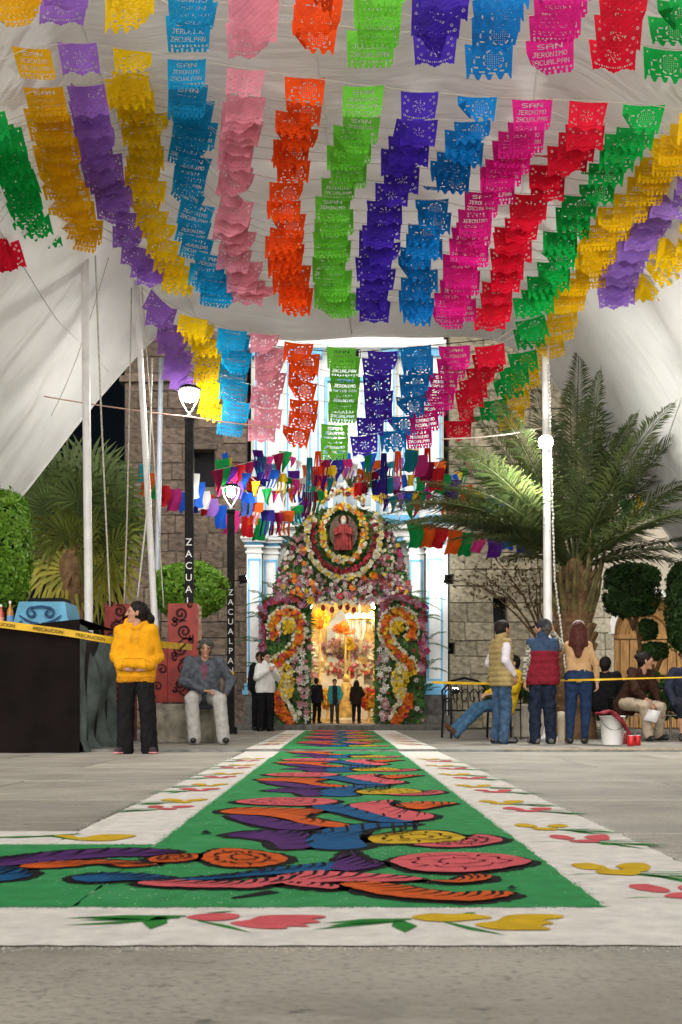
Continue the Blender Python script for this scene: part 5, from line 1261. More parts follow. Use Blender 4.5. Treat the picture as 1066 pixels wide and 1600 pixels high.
bottle(16, 935, 13.75, 'amber', 'amber glass bottle with pale label on the black stage', .3, (.5, .22, .04))
bottle(2, 945, 13.75, 'red', 'red drink bottle beside the amber one', .26, (.6, .1, .05))
bottle(-22, 945, 13.8, 'red', 'red drink bottle standing outside the amber and red pair', .26, (.6, .1, .05))
# ------------------------------------------------------------------ scroll-cut planters
def strip(path, w_, y, th=.006):
    """flat ribbon along a path in x,z standing proud of the plane y (towards -y)"""
    b = MB(); n = len(path); L_ = []; R_ = []
    for i in range(n):
        a, c = path[max(i-1, 0)], path[min(i+1, n-1)]; tx, tz = c[0]-a[0], c[1]-a[1]; l_ = math.hypot(tx, tz) or 1
        ww = w_*(.55+.45*math.sin(PI*min(1, .15+i/(n-1)*.85)))
        L_.append((path[i][0]-tz/l_*ww, path[i][1]+tx/l_*ww)); R_.append((path[i][0]+tz/l_*ww, path[i][1]-tx/l_*ww))
    V = [(p[0], y-th, p[1]) for p in L_]+[(p[0], y-th, p[1]) for p in R_]+[(p[0], y, p[1]) for p in L_]+[(p[0], y, p[1]) for p in R_]
    Fc = []
    for i in range(n-1): Fc += [(i, i+1, n+i+1, n+i), (i, 2*n+i, 2*n+i+1, i+1), (n+i, n+i+1, 3*n+i+1, 3*n+i)]
    b.add(V, Fc); return b
def spiral(cx, cz, r0, r1, turns, a0, sgn=1, n=30): return [(cx+(r0+(r1-r0)*k/n)*math.cos(a0+sgn*turns*2*PI*k/n), cz+(r0+(r1-r0)*k/n)*math.sin(a0+sgn*turns*2*PI*k/n)) for k in range(n+1)]
M_red = mat('red_lacquer', (.27, .03, .022), .5, .2, 5, .1, 30)
M_cut = mat('cutout_dark', (.05, .008, .008), .8, .3, 8)
M_bluep = mat('blue_lacquer', (.13, .4, .6), .5, .12, 5, .1, 30)
M_cutb = mat('scroll_blue', (.012, .06, .17), .6, .2, 8)
def scrolls(parent, m, x0, x1, z0, z1, y, seed, side=1):
    w_ = x1-x0; r = random.Random(seed); z = z0+.12
    def S(path, ww): strip(path, ww, y).build('scroll', m, parent)
    k = 0
    while z < z1-.1:
        R = min(w_*.3, .17)
        cx = x0+w_*(.58 if k % 2 else .42)
        S(spiral(cx, z+R*.8, R*.12, R*.92, 1.6, r.uniform(0, 6), 1 if k % 2 else -1), .02)
        S(spiral(x0+w_*(.2 if k % 2 else .8), z+R*1.9, R*.08, R*.42, 1.0, r.uniform(0, 6), -1), .018)
        S(spiral(x0+w_*(.82 if k % 2 else .18), z+R*.1, R*.08, R*.36, .9, r.uniform(0, 6), 1), .017)
        S([(x0+.04+(w_-.08)*q/12, z-R*.35+.03*math.sin(q*.6+k)) for q in range(4, 13 if k % 2 else 9)], .014)
        z += R*2.3; k += 1
def planter(x0, x1, ytop, d, zb, label, wing=None, depth=.45, seed=1):
    X0, X1 = P(x0, 0, d).x, P(x1, 0, d).x; zt = P(0, ytop, d).z; base = Vector(((X0+X1)/2, d, zb))
    t = empty('red_planter', base, label=label, cat='planter', group='red scroll-cut planters'); hw = (X1-X0)/2; ht = zt-zb
    b = MB(); b.bbox(-hw, hw, 0, depth, 0, ht); b.build('box', M_red, t, bevel=.006)
    scrolls(t, M_cut, -hw+.03, hw-.03, .05, ht-.03, 0, seed)
    if wing:
        b = MB(); b.prism([(-hw-.004, 0), (-hw-.004, ht*.62), (-hw-wing*.25, ht*.5), (-hw-wing, ht*.12), (-hw-wing*.8, 0)], .03, depth-.03); b.build('flared_wing', M_red, t, bevel=.006)
        for (cx, cz, R) in ((-hw-.08, ht*.34, .07), (-hw-.14, ht*.17, .06)): strip(spiral(cx, cz, .01, R, 1.2, 1), .016, .03).build('scroll', M_cut, t)
    return t
b = MB(); bx0, bx1 = P(236, 0, 16).x, P(331, 0, 16).x
bn = empty('concrete_bench', ((bx0+bx1)/2, 16.4, STEP), label='low rough concrete planter bench under the seated woman', cat='bench')
b.bbox(bx0-(bx0+bx1)/2, bx1-(bx0+bx1)/2, -.4, 1.6, 0, .53); b.build('block', mat('rough_concrete', (.24, .22, .17), .9, .3, 6, .5, 30), bn, bevel=.02)
b = MB(); b.bbox(bx0-(bx0+bx1)/2+.12, bx1-(bx0+bx1)/2-.12, -.1, 1.5, .53, .56)
o = b.build('soil', mat('soil', (.1, .06, .04), .95, .4, 12, .6, 50), bn)
planter(262, 309, 943, 16.35, STEP+.54, 'tall red planter with cut scrolls behind the seated woman', wing=.3, seed=4)
planter(163, 206, 943, 16.9, STEP, 'red scroll-cut planter half hidden behind the hooded woman', seed=9)
bd = 15.9; bpz = P(0, 940, bd).z; bb = P(66, 1104, bd); bb.z = STEP
bp_ = empty('blue_planter', bb, label='pale blue tapered planter with dark scrolls behind the stage', cat='planter')
wt, wb = 36*bd/F, 44*bd/F*1.02; zz = P(0, 982, bd).z-STEP; zt = bpz-STEP
b = MB()
b.box((0, .35, (zz+zt)/2), (2*wb, .9, zt-zz), None, wt/wb, .8); b.build('box', M_bluep, bp_, bevel=.008)
b = MB(); b.bbox(-wb*.8, wb*.8, -.0, .7, 0, zz); b.build('pedestal', M_bluep, bp_)
b = MB(); b.bbox(-wt*.55, wt*.9, .0, .5, zt, zt+.05); b.build('rim', M_black, bp_)
fy = -.075
strip([(.13*math.cos(q*PI/12), zz+.235+.045*math.sin(q*PI/12)*1.2) for q in range(13)], .016, fy+.0).build('scroll', M_cutb, bp_)
for sg in (-1, 1):
    strip([(sg*p[0], p[1]) for p in spiral(.11, zz+.2, .02, .085, 1.1, PI*.5, 1)], .017, fy-.02).build('scroll', M_cutb, bp_)
    strip([(sg*(.02+.26*q/10), zz+.06+.0011*q*q) for q in range(11)], .016, fy-.025).build('scroll', M_cutb, bp_)
    strip([(sg*(.28+.05*math.cos(q*.5)), zz+.02+.03*q/2) for q in range(6)], .014, fy-.03).build('scroll', M_cutb, bp_)
# ------------------------------------------------------------------ caution tape
M_tape = mat('yellow_tape', (.72, .44, .015), .45, .12, 6, trans=.2)
def tape(pts, wv, label, words=None, twist=0.0, m=M_tape):
    pts = [Vector(p) for p in pts]; a = pts[0]; V = []; Fc = []; n = 40; C_ = []
    for k in range(n+1):
        t = k/n; p = Vector(interp([tuple(q) for q in pts], t)); C_.append(p)
        q = twist*t; V += [p-a+Vector((0, math.sin(q)*wv, math.cos(q)*wv)), p-a-Vector((0, math.sin(q)*wv, math.cos(q)*wv))]
        if k: i = 2*k; Fc.append((i-2, i-1, i+1, i))
    t_ = empty('caution_tape', a, label=label, cat='tape', group='yellow barrier tapes')
    np_obj('strip', V, np.array(Fc), m, t_, smooth=True)
    if words:
        for k in range(words):
            t = (k+.55)/words; i = min(int(t*n), n-1); p, p2 = C_[i], C_[i+1]; ang = math.atan2(p2.z-p.z, p2.x-p.x); yaw = math.atan2(p2.y-p.y, p2.x-p.x)
            text('PRECAUCION', wv*1.35, t_, p-a+Vector((0, -.012, -wv*.5)), (PI/2, -ang if False else 0, yaw), M_black, 'word').rotation_euler = Euler((PI/2, -ang, yaw))
tape([P(-60, 968, 13.15), P(0, 975, 13.15), P(100, 988, 13.2), P(180, 1001, 13.3), P(250, 1007, 14.4), P(300, 1011, 15.9)], .04, 'printed yellow caution tape sloping across the black stage', 7)
tape([P(676, 1066, 15.95), P(760, 1068, 16.35), P(830, 1064, 16.3), P(930, 1062, 15.3), P(1000, 1060, 15.5), P(1120, 1057, 15.6)], .017, 'thin yellow tape stretched past the standing men', None, 1.2)
tape([P(352, 1051, 21.2), P(366, 1052, 21.3)], .03, 'short yellow tape knotted round the shorter street lamp')
# ------------------------------------------------------------------ furniture and clutter on the right
M_iron = mat('wrought_iron', (.012, .012, .013), .6, .2, 9, spec=.15)
def iron_bench(x, d, w_, rz, label):
    p = P(x, 1104, d); p.z = STEP; t = empty('iron_bench', p, rz, label=label, cat='bench', group='black wrought iron benches'); h = w_/2
    for k in range(6): b = MB(); b.bbox(-h, h, -.2+.075*k, -.2+.075*k+.05, .42, .445); b.build('seat_slat', M_iron, t)
    for s in (-1, 1):
        b = MB(); b.tube([(s*h, -.2, 0), (s*h, -.22, .42), (s*h, -.2, .62), (s*h, .2, .62), (s*h, .24, .42), (s*h, .3, 0)], .018, 6); b.build('side_frame', M_iron, t)
    b = MB(); b.tube([(-h, .24, .42), (-h, .28, .75), (-h*.6, .3, .9), (0, .31, .95), (h*.6, .3, .9), (h, .28, .75), (h, .24, .42)], .02, 6); b.build('back_frame', M_iron, t)
    for k in range(5):
        cx = -h*.75+h*1.5*k/4; b = MB(); b.tube([(cx+.09*math.cos(q*.5)*(1-q/16), .275, .64+.16*math.sin(q*.5)*(1-q/16)) for q in range(14)], .01, 5); b.build('back_scroll', M_iron, t)
    for k in range(8):
        cx = -h+2*h*(k+.5)/8; b = MB(); b.tube([(cx, .245, .44), (cx, .3, .86)], .008, 4); b.build('back_bar', M_iron, t)
    return t
iron_bench(735, 18.6, .75, .2, 'black iron bench at the foot of the church wall')
iron_bench(1040, 17.5, 1.6, 0, 'black iron bench under the seated women')
def chair(x, d, rz, label):
    p = P(x, 1104, d); p.z = STEP; t = empty('folding_chair', p, rz, label=label, cat='chair', group='metal chairs')
    b = MB(); b.bbox(-.2, .2, -.2, .2, .43, .46); b.build('seat', M_iron, t, bevel=.01)
    b = MB(); b.bbox(-.2, .2, .19, .21, .62, .86); b.build('backrest', M_iron, t, bevel=.008)
    for sx in (-.19, .19):
        for sy in (-.18, .2):
            b = MB(); b.tube([(sx, sy, 0), (sx, sy*.95, .43 if sy < 0 else .85)], .011, 6); b.build('leg', M_iron, t)
chair(787, 17.95, -1.3, 'black metal chair carrying the jeans-clad sitter')
p = P(842, 1104, 18.6); p.z = STEP; t = empty('low_table', p, label='low table with a pale pleated skirt behind the capped man', cat='table')
b = MB(); b.bbox(-.45, .45, -.3, .3, .5, .53); b.build('top', M_cream, t, bevel=.008)
V = []; Fc = []
for i in range(61):
    x = -.44+.88*i/60; q = .02*math.sin(i*1.5); V += [(x, -.29+q, .5), (x, -.3+q*1.8, .03)]
    if i: j = 2*i; Fc.append((j-2, j, j+1, j-1))
np_obj('skirt', V, np.array(Fc), mat('cream_cloth', (.5, .47, .4), .8, .1, 8), t, smooth=True)
for sx in (-.4, .4):
    for sy in (-.24, .26): b = MB(); b.tube([(sx, sy, 0), (sx, sy, .5)], .015, 6); b.build('leg', M_iron, t)
def railing(x0, x1, d, label, m, h=.36):
    a, e = P(x0, 0, d).x, P(x1, 0, d).x; p = Vector(((a+e)/2, d, STEP)); t = empty('low_railing', p, label=label, cat='railing', group='low pale railings'); hw = (e-a)/2
    b = MB(); b.tube([(-hw, 0, h), (hw, 0, h)], .01, 6); b.tube([(-hw, 0, .14), (hw, 0, .14)], .008, 6); b.build('rail', m, t)
    n = int(2*hw/.13)
    for k in range(n+1):
        x = -hw+2*hw*k/n; b = MB(); b.tube([(x, 0, 0), (x, 0, h)], .008, 5); b.build('bar', m, t)
        if k < n: b = MB(); c = x+hw/n; b.tube([(c+.045*math.cos(q*PI/6), 0, .07+.045*math.sin(q*PI/6)) for q in range(13)], .006, 4); b.build('ring', m, t)
M_rail = mat('pale_rail', (.35, .34, .31), .5, .15, 8)
railing(990, 1120, 18.2, 'low pale railing with rings beneath the right-hand bench', M_rail)
railing(905, 985, 18.6, 'low pale railing behind the bucket', M_rail)
p = P(877, 1104, 16.6); p.z = STEP; b = MB(); b.lathe([(.05, 0), (.05, .3), (.055, .32), (.05, .34), (.05, .42), (0, .43)], n=14); o = b.build('short_post', M_cream, loc=p, smooth=True); tag(o, 'short cream post beside the tan-sweatered woman', 'post')
# bucket with cloth
p = G(957, 1165, STEP); p.z = STEP; bk = empty('plastic_bucket', p, label='white plastic bucket with a dark red cloth over its rim', cat='bucket')
b = MB(); b.lathe([(0, .006), (.125, .006), (.13, .02), (.155, .36), (.165, .36), (.165, .38), (.15, .38), (.125, .03), (0, .03)], n=22); b.build('pail', mat('white_plastic', (.72, .72, .7), .4, .06, 5), bk, smooth=True)
b = MB(); b.tube([(.16*math.cos(q*PI/10), -.16*math.sin(q*PI/10)*.5-.06, .36-.16*math.sin(q*PI/10)) for q in range(11)], .004, 5); b.build('handle', M_iron, bk)
p = Vector(p); V = []; Fc = []
for i in range(17):
    for j in range(9):
        u, v = i/16, j/8-.5
        x = -.2+.42*u+v*.14*(1-u); z = .39+.05*math.sin(u*PI)-(max(0, u-.3)**1.3)*.52; y = -.14+v*.25*(1-.5*u)-.07*u+.025*math.sin(u*13+v*9)
        V.append((x+.02*math.sin(v*14+u*5), y, z+.02*math.sin(u*17+v*11)))
for i in range(16):
    for j in range(8): c = i*9+j; Fc.append((c, c+1, c+10, c+9))
o = np_obj('red_cloth', V, np.array(Fc), mat('dark_red_cloth', (.2, .015, .025), .85, .3, 12), None, smooth=True); o.location = p; tag(o, 'dark red cloth slung over the white bucket', 'cloth')
so = o.modifiers.new('thickness', 'SOLIDIFY'); so.thickness = .012
for k, (x, y, lab) in enumerate(((976, 1163, 'darker printed'), (986, 1166, 'plain'), (996, 1165, 'white-lidded'))):
    q = G(x, y, STEP); q.z = STEP; c = empty('red_can', q, label='%s red can on the kerb by the bucket' % lab, cat='can', group='red cans by the bucket')
    b = MB(); b.lathe([(.0, .002), (.04, .002), (.043, .012), (.043, .12 if k else .15), (.038, .13 if k else .16)], n=16); b.build('body', mat('can_red', (.5, .02, .02), .3, .15, 9, metal=.2) if k else mat('can_dark_red', (.3, .02, .02), .4, .5, 30), c, smooth=True)
    b = MB(); zt = .13 if k else .16; b.lathe([(.038, zt), (.04, zt+.006), (.036, zt+.002), (0, zt)], n=16); b.build('lid', M_wmetal, c, smooth=True)
q = G(1015, 1158, STEP); q.z = STEP; V = []; Fc = []
for i in range(11):
    for j in range(7): V.append((-.22+.44*i/10, -.1+.2*j/6, .01+.05*abs(math.sin(i*1.7+j*2.3))*rnd.uniform(.5, 1)))
for i in range(10):
    for j in range(6): c = i*7+j; Fc.append((c, c+7, c+8, c+1))
o = np_obj('plastic_bag', V, np.array(Fc), mat('clear_plastic', (.5, .52, .55), .25, .1, 9, trans=.3), None, smooth=True); o.location = q; tag(o, 'crumpled clear plastic bag on the ground by the railing', 'bag')
q = G(845, 1160, STEP); q.z = STEP; o2 = o.copy(); o2.data = o.data; COL.objects.link(o2); o2.name = 'plastic_bag'; o2.location = (q.x, q.y+.4, STEP); o2.scale = (.7, .8, .8); tag(o2, 'crumpled plastic bag by the feet of the capped man', 'bag')
# ------------------------------------------------------------------ people (continuous implicit surfaces)
def V3(*a): return np.array(a, dtype=np.float64)
def surface(prims, vox, k=.03):
    """prims: dicts a,b,ra,rb,(n,s squash),sub,k ; returns verts, quads"""
    lo = np.min([np.minimum(p['a'], p['b'])-max(p['ra'], p['rb']) for p in prims if not p.get('sub')], axis=0)-.03
    hi = np.max([np.maximum(p['a'], p['b'])+max(p['ra'], p['rb']) for p in prims if not p.get('sub')], axis=0)+.03
    dim = np.ceil((hi-lo)/vox).astype(int)+1
    D = np.full(dim, 1.0, np.float32)
    ax_ = [lo[i]+vox*np.arange(dim[i]) for i in range(3)]
    for p in prims:
        a, b = p['a'], p['b']; R = max(p['ra'], p['rb']); kk = p.get('k', k); pad = R+kk+2.5*vox
        i0 = np.maximum(0, np.floor((np.minimum(a, b)-pad-lo)/vox).astype(int)); i1 = np.minimum(dim, np.ceil((np.maximum(a, b)+pad-lo)/vox).astype(int)+1)
        if np.any(i1 <= i0): continue
        X, Y, Z = np.meshgrid(*[ax_[i][i0[i]:i1[i]] for i in range(3)], indexing='ij')
        q = np.stack([X-a[0], Y-a[1], Z-a[2]], -1); ba = b-a
        if 'n' in p:
            n_ = p['n']; f = 1/p['s']-1; q = q+(q @ n_)[..., None]*n_*f; ba = ba+n_*(ba @ n_)*f
        L2 = ba @ ba
        if L2 > 1e-9: t = np.clip((q @ ba)/L2, 0, 1); d = np.sqrt(((q-t[..., None]*ba)**2).sum(-1))-(p['ra']+(p['rb']-p['ra'])*t)
        else: d = np.sqrt((q**2).sum(-1))-p['ra']
        if 'n' in p: d = d*(.5+.5*p['s'])
        sl = tuple(slice(i0[i], i1[i]) for i in range(3)); A = D[sl]
        if p.get('sub'):
            d = -d; h = np.clip(.5-.5*(d-A)/kk, 0, 1); D[sl] = d*(1-h)+A*h+kk*h*(1-h)
        else:
            h = np.clip(.5+.5*(d-A)/kk, 0, 1); D[sl] = d*(1-h)+A*h-kk*h*(1-h)
    S_ = D < 0
    cnt = sum(S_[dx:dim[0]-1+dx, dy:dim[1]-1+dy, dz:dim[2]-1+dz].astype(np.int8) for dx in (0, 1) for dy in (0, 1) for dz in (0, 1))
    act = (cnt > 0) & (cnt < 8); idx = np.argwhere(act); cid = np.full(act.shape, -1, np.int32); cid[act] = np.arange(len(idx))
    cv = {}
    for c in [(x, y, z) for x in (0, 1) for y in (0, 1) for z in (0, 1)]: cv[c] = D[idx[:, 0]+c[0], idx[:, 1]+c[1], idx[:, 2]+c[2]]
    acc = np.zeros((len(idx), 3)); num = np.zeros(len(idx))
    for c in cv:
        for x in range(3):
            if c[x] == 0:
                e = list(c); e[x] = 1; e = tuple(e); u, v = cv[c], cv[e]; m_ = (u < 0) != (v < 0); t = np.where(m_, u/np.where(m_, u-v, 1), 0)
                pt = np.array(c, float)[None].repeat(len(idx), 0); pt[:, x] = t; acc += pt*m_[:, None]; num += m_
    V = (idx+acc/num[:, None])*vox+lo; Q = []
    for x in range(3):
        sh = [slice(0, None)]*3; s0 = [slice(1, -1)]*3; s0[x] = slice(0, -1); s1 = [slice(1, -1)]*3; s1[x] = slice(1, None)
        A, B = S_[tuple(s0)], S_[tuple(s1)]; y, z = (x+1) % 3, (x+2) % 3
        for flip, M_ in ((0, A & ~B), (1, B & ~A)):
            e = np.argwhere(M_)
            if not len(e): continue
            e = e+np.array([0 if i == x else 1 for i in range(3)])
            def cc(dy, dz): w_ = e.copy(); w_[:, y] += dy; w_[:, z] += dz; return cid[w_[:, 0], w_[:, 1], w_[:, 2]]
            q = np.stack([cc(-1, -1), cc(0, -1), cc(0, 0), cc(-1, 0)], 1); Q.append(q[:, ::-1] if flip else q)
    return V, np.concatenate(Q)
def normals(V, Q):
    n = np.cross(V[Q[:, 2]]-V[Q[:, 0]], V[Q[:, 3]]-V[Q[:, 1]]); N = np.zeros_like(V)
    for i in range(4): np.add.at(N, Q[:, i], n)
    return N/np.maximum(np.linalg.norm(N, axis=1), 1e-9)[:, None]
def wrinkle(V, Q, amp, seed, fr=22.0):
    r = np.random.default_rng(seed); d = np.zeros(len(V))
    for i in range(7):
        w_ = r.normal(size=3)*np.array([.8, .8, 1.25]); w_ /= np.linalg.norm(w_); f = fr*r.uniform(.5, 1.7); ph = V @ (w_*f)+r.uniform(0, 6.3)+1.2*np.sin(V @ (r.normal(size=3)*9))
        d += (1-np.abs(np.sin(ph))**.6*1.5)*r.uniform(.4, 1)
    return V+normals(V, Q)*(d*amp/3)[:, None]
def cap(a, b, ra, rb=None, **kw): return dict(a=V3(*a), b=V3(*b), ra=ra, rb=ra if rb is None else rb, **kw)
FR = V3(0, -1, 0)
def hand(w_, d, n, s=1.0, curl=.5, side=1, thin=0.0):
    """wrist, pointing dir, palm normal; side: which way the thumb points along d x n"""
    d = d/np.linalg.norm(d); n = n-d*(n @ d); n /= np.linalg.norm(n); sd = np.cross(d, n)*side; out = []
    out.append(cap(w_, w_+d*.075*s, .034*s, .04*s, n=n, s=.5, k=.012))
    for i, (o, L) in enumerate(((.028, .066), (.010, .075), (-.010, .07), (-.028, .055))):
        b0 = w_+d*.085*s+sd*o*s; L *= s; d1 = d*math.cos(curl*.6)+n*math.sin(curl*.6); d2 = d*math.cos(curl*1.7)+n*math.sin(curl*1.7)
        b1 = b0+d1*L*.55; b2 = b1+d2*L*.55; out += [cap(b0-d*.02*s, b1, .0098*s, .0092*s, k=.004), cap(b1, b2, .0092*s, .0078*s, k=.004)]
    t0 = w_+d*.025*s+sd*.03*s; t1 = t0+(d*.55+sd*.75+n*.2)*.045*s; out += [cap(t0, t1, .013*s, .011*s, k=.006), cap(t1, t1+(d*.9+sd*.2+n*.3)*.035*s, .011*s, .009*s, k=.006)]
    return out
SKINS = {}
def skin(n, c): return [mat('skin_'+n, c, .55, .08, 14, spec=.35), mat('eye_brow', (.015, .01, .008), .4, .1, 9), mat('lip_'+n, tuple(a*b for a, b in zip(c, (.85, .5, .5))), .5, .05, 9)]
STAND = dict(pelvis=(0, 0, .93), waist=(0, 0, 1.07), chest=(0, 0, 1.27), neck=(0, .005, 1.42), head=(0, -.015, 1.545),
             shR=(-.152, 0, 1.35), shL=(.152, 0, 1.35), elR=(-.205, .02, 1.09), elL=(.205, .02, 1.09), wrR=(-.235, -.04, .86), wrL=(.235, -.04, .86),
             hipR=(-.085, 0, .9), hipL=(.085, 0, .9), knR=(-.1, -.02, .5), knL=(.1, -.02, .5), anR=(-.11, .02, .08), anL=(.11, .02, .08))
def unit(v): v = np.array(v, float); return v/np.linalg.norm(v)
def person(label, loc, yaw, J=None, skinm=None, face=(0, -1, 0), hands=('down', 'down'), scale=1.0, vox=.011, toes=((-.25, -1, 0), (.25, -1, 0)), parts=(), seed=0, hand_curl=.6, hdir=(None, None)):
    j = {k: V3(*v) for k, v in {**STAND, **(J or {})}.items()}
    t = empty('person', loc, yaw, label=label, cat='person'); t.scale = (scale,)*3
    f = unit(face); up = unit(j['head']-j['neck']+V3(0, 0, .2)); f = unit(f-up*(f @ up)*.6); rt = np.cross(f, up); hc = j['head']
    pr = [cap(hc+up*.022-f*.004, hc+up*.03-f*.03, .086, .083, n=rt, s=.86), cap(hc+f*.028-up*.02, hc+f*.034-up*.062, .062, .043, n=rt, s=.9, k=.03),
          cap(j['neck']-up*.03, hc-up*.05-f*.02, .058, .052, k=.025), cap(hc+f*.088+up*.012, hc+f*.108-up*.022, .008, .0145, k=.01),
          cap(hc+f*.083-up*.052-rt*.018, hc+f*.083-up*.052+rt*.018, .0085, k=.006), cap(hc+f*.072-up*.092, hc+f*.074-up*.092, .022, k=.02),
          cap(hc+f*.074+up*.028-rt*.045, hc+f*.074+up*.028+rt*.045, .014, k=.014)]
    for s in (-1, 1):
        pr.append(cap(hc+rt*s*.079+up*.012-f*.008, hc+rt*s*.08-up*.022-f*.004, .018, .012, n=rt, s=.45, k=.006))
        pr.append(cap(hc+rt*s*.033+f*.098+up*.012, hc+rt*s*.031+f*.098+up*.012, .015, sub=True, k=.008))
        pr.append(cap(hc+rt*s*.032+f*.076+up*.010, hc+rt*s*.0321+f*.076+up*.010, .0125, k=.003))
    # trunk and limbs, a little inside the clothes
    pr += [cap(j['pelvis'], j['waist'], .125, .11, n=FR, s=.75), cap(j['waist'], j['chest'], .11, .12, n=FR, s=.75), cap(j['shR'], j['shL'], .05), cap(j['chest'], j['neck'], .1, .05, n=FR, s=.8)]
    for S_ in 'RL':
        sh, el, wr, hp, kn, an = (j[q+S_] for q in ('sh', 'el', 'wr', 'hip', 'kn', 'an'))
        pr += [cap(sh, el, .045, .037, k=.015), cap(el, wr, .037, .026, k=.012), cap(hp, kn, .07, .05), cap(kn, an, .047, .032)]
        tv = unit(toes[0 if S_ == 'R' else 1]); pr += [cap(an-V3(0, 0, .03)-tv*.03, an-V3(0, 0, .045)+tv*.12, .03, .022)]
        h_ = hdir[0 if S_ == 'R' else 1]
        if h_ is None: dv, nv, cu = unit(wr-el), (V3(.6 if S_ == 'R' else -.6, -.1, .3)), hand_curl
        else: dv, nv, cu = h_
        pr += hand(np.array(wr, float), unit(dv), np.array(nv, float), 1.0, cu, 1 if S_ == 'R' else -1)
    V, Q = surface(pr, vox*.8, .02); cen = V[Q].mean(1); lx = cen-hc; a, b_, c = lx @ rt, lx @ f, lx @ up
    mi = np.zeros(len(Q), int)
    mi[(b_ > .06) & (np.hypot(np.abs(a)-.032, (c-.010)*1.3) < .0125)] = 1
    mi[(b_ > .06) & (np.abs(np.abs(a)-.034) < .02) & (np.abs(c-.034+np.abs(np.abs(a)-.034)*.25) < .0055)] = 1
    mi[(b_ > .06) & (np.abs(a) < .025) & (np.abs(c+.052) < .009)] = 2
    np_obj('body', V, Q, skinm, t, mi, smooth=True)
    for i, p in enumerate(parts): p(t, j, dict(f=f, up=up, rt=rt, hc=hc), vox, seed*31+i)
    return t
# ---- garments: each returns a builder
def build_garment(name, t, prims, mats, vox, k=.03, amp=.006, seed=0, matfn=None, quilt=None, fr=26):
    V, Q = surface(prims, vox, k)
    if amp: V = wrinkle(V, Q, amp, seed, fr)
    if quilt: V = V+normals(V, Q)*(quilt[1]*np.abs(np.sin((V[:, 2])*PI/quilt[0])))[:, None]
    mi = matfn(V[Q].mean(1)) if matfn else None
    return np_obj(name, V, Q, mats, t, mi, smooth=True)
def J_SEAT(j): return j['pelvis'][2] < .8
def top(name, mats, bulk=0.0, hem=0.0, sleeves=True, amp=.011, matfn=None, quilt=None, collar=0.0, hood=False, sl_r=(.066, .055, .045), shoulder=.058, fr=26, cuff=.02, belly=0.0, extra=()):
    def go(t, j, hd, vox, seed):
        pl, wa, ch, nk = j['pelvis'], j['waist'], j['chest'], j['neck']; dn = unit(pl-wa)
        X_ = V3(1, 0, 0); e_ = pl+dn*(hem+.06); bw = .075+bulk*.35
        def bar(c, hw, r): return cap(c-X_*hw, c+X_*hw, r, n=FR, s=.88, k=.05)
        pr = [bar(e_, bw, .105+bulk*.65), bar(pl, bw, .108+bulk*.65), bar((pl+wa)/2, bw-.005, .104+bulk*.62), bar(wa, .065+bulk*.3, .102+bulk*.6), bar((wa+ch)/2, .075+bulk*.25, .104+bulk*.55), bar(ch, .085+bulk*.15, .1+bulk*.5),
              cap(ch, nk, .12+bulk*.5, .062, n=FR, s=.78, k=.05), cap(j['shR'], j['shL'], shoulder+bulk*.3), cap(e_+dn*(3+.03), e_+dn*(3+.0301), 3.0, sub=True, k=.02)]
        cut_ = pr.pop()
        if belly: pr.append(cap(wa+FR*.05, pl+FR*.06, .11+belly, .11+belly))
        if collar: pr.append(cap(nk-V3(0, 0, .02), nk+unit(hd['hc']-nk)*collar, .075, .07))
        if hood:
            for s in (-1, 1): pr += [cap(nk+V3(s*.09, .02, .02), nk+V3(s*.025, -.085, -.045), .04, .03, k=.012), cap(nk+V3(s*.09, .02, .02), nk+V3(s*.07, .1, .0), .05, .06, k=.02)]
            pr += [cap(nk+V3(-.06, .11, -.05), nk+V3(.06, .11, -.05), .06), cap(pl+V3(-.12, -.125-bulk*.8, .05), pl+V3(.12, -.125-bulk*.8, .05), .055, k=.02)]
        if sleeves:
            for S_ in 'RL':
                sh, el, wr = j['sh'+S_], j['el'+S_], j['wr'+S_]; e = wr-unit(wr-el)*cuff
                pr += [cap(sh, el, sl_r[0]+bulk*.4, sl_r[1]+bulk*.35, k=.025), cap(el, e, sl_r[1]+bulk*.35, sl_r[2]+bulk*.15, k=.02)]
        pr += [dict(p) for p in extra]+([cut_] if not J_SEAT(j) else [])
        o = build_garment(name, t, pr, mats, vox, .035, amp, seed, matfn, quilt, fr)
    return go
def sleeves_only(name, mats, r=(.062, .052, .042), amp=.007, matfn=None, cuff=.02):
    def go(t, j, hd, vox, seed):
        for S_ in 'RL':
            sh, el, wr = j['sh'+S_], j['el'+S_], j['wr'+S_]; e = wr-unit(wr-el)*cuff; pr = [cap(sh, el, r[0], r[1], k=.02), cap(el, e, r[1], r[2], k=.02)]
            build_garment(name, t, pr, mats, vox*.8, .02, amp, seed, matfn)
    return go
def trousers(name, mats, r=(.1, .075, .06), amp=.011, flare=0.0, drop=.02, hipr=.135, matfn=None):
    def go(t, j, hd, vox, seed):
        pl = j['pelvis']; pr = [cap(j['hipR']+V3(.015, .01, .03), j['hipL']+V3(-.015, .01, .03), hipr-.04, n=FR, s=.95), cap(pl+V3(-.06, 0, .0), pl+V3(.06, 0, .0), hipr-.045, n=FR, s=.9), cap(pl+V3(-.06, 0, .08), pl+V3(.06, 0, .08), hipr-.05, n=FR, s=.9)]
        for S_ in 'RL':
            hp, kn, an = j['hip'+S_], j['kn'+S_], j['an'+S_]; e = an+unit(an-kn)*drop
            pr += [cap(hp, kn, r[0], r[1], k=.03), cap(kn, e, r[1], r[2]+flare, k=.025)]
        build_garment(name, t, pr, mats, vox, .03, amp, seed, matfn)
    return go
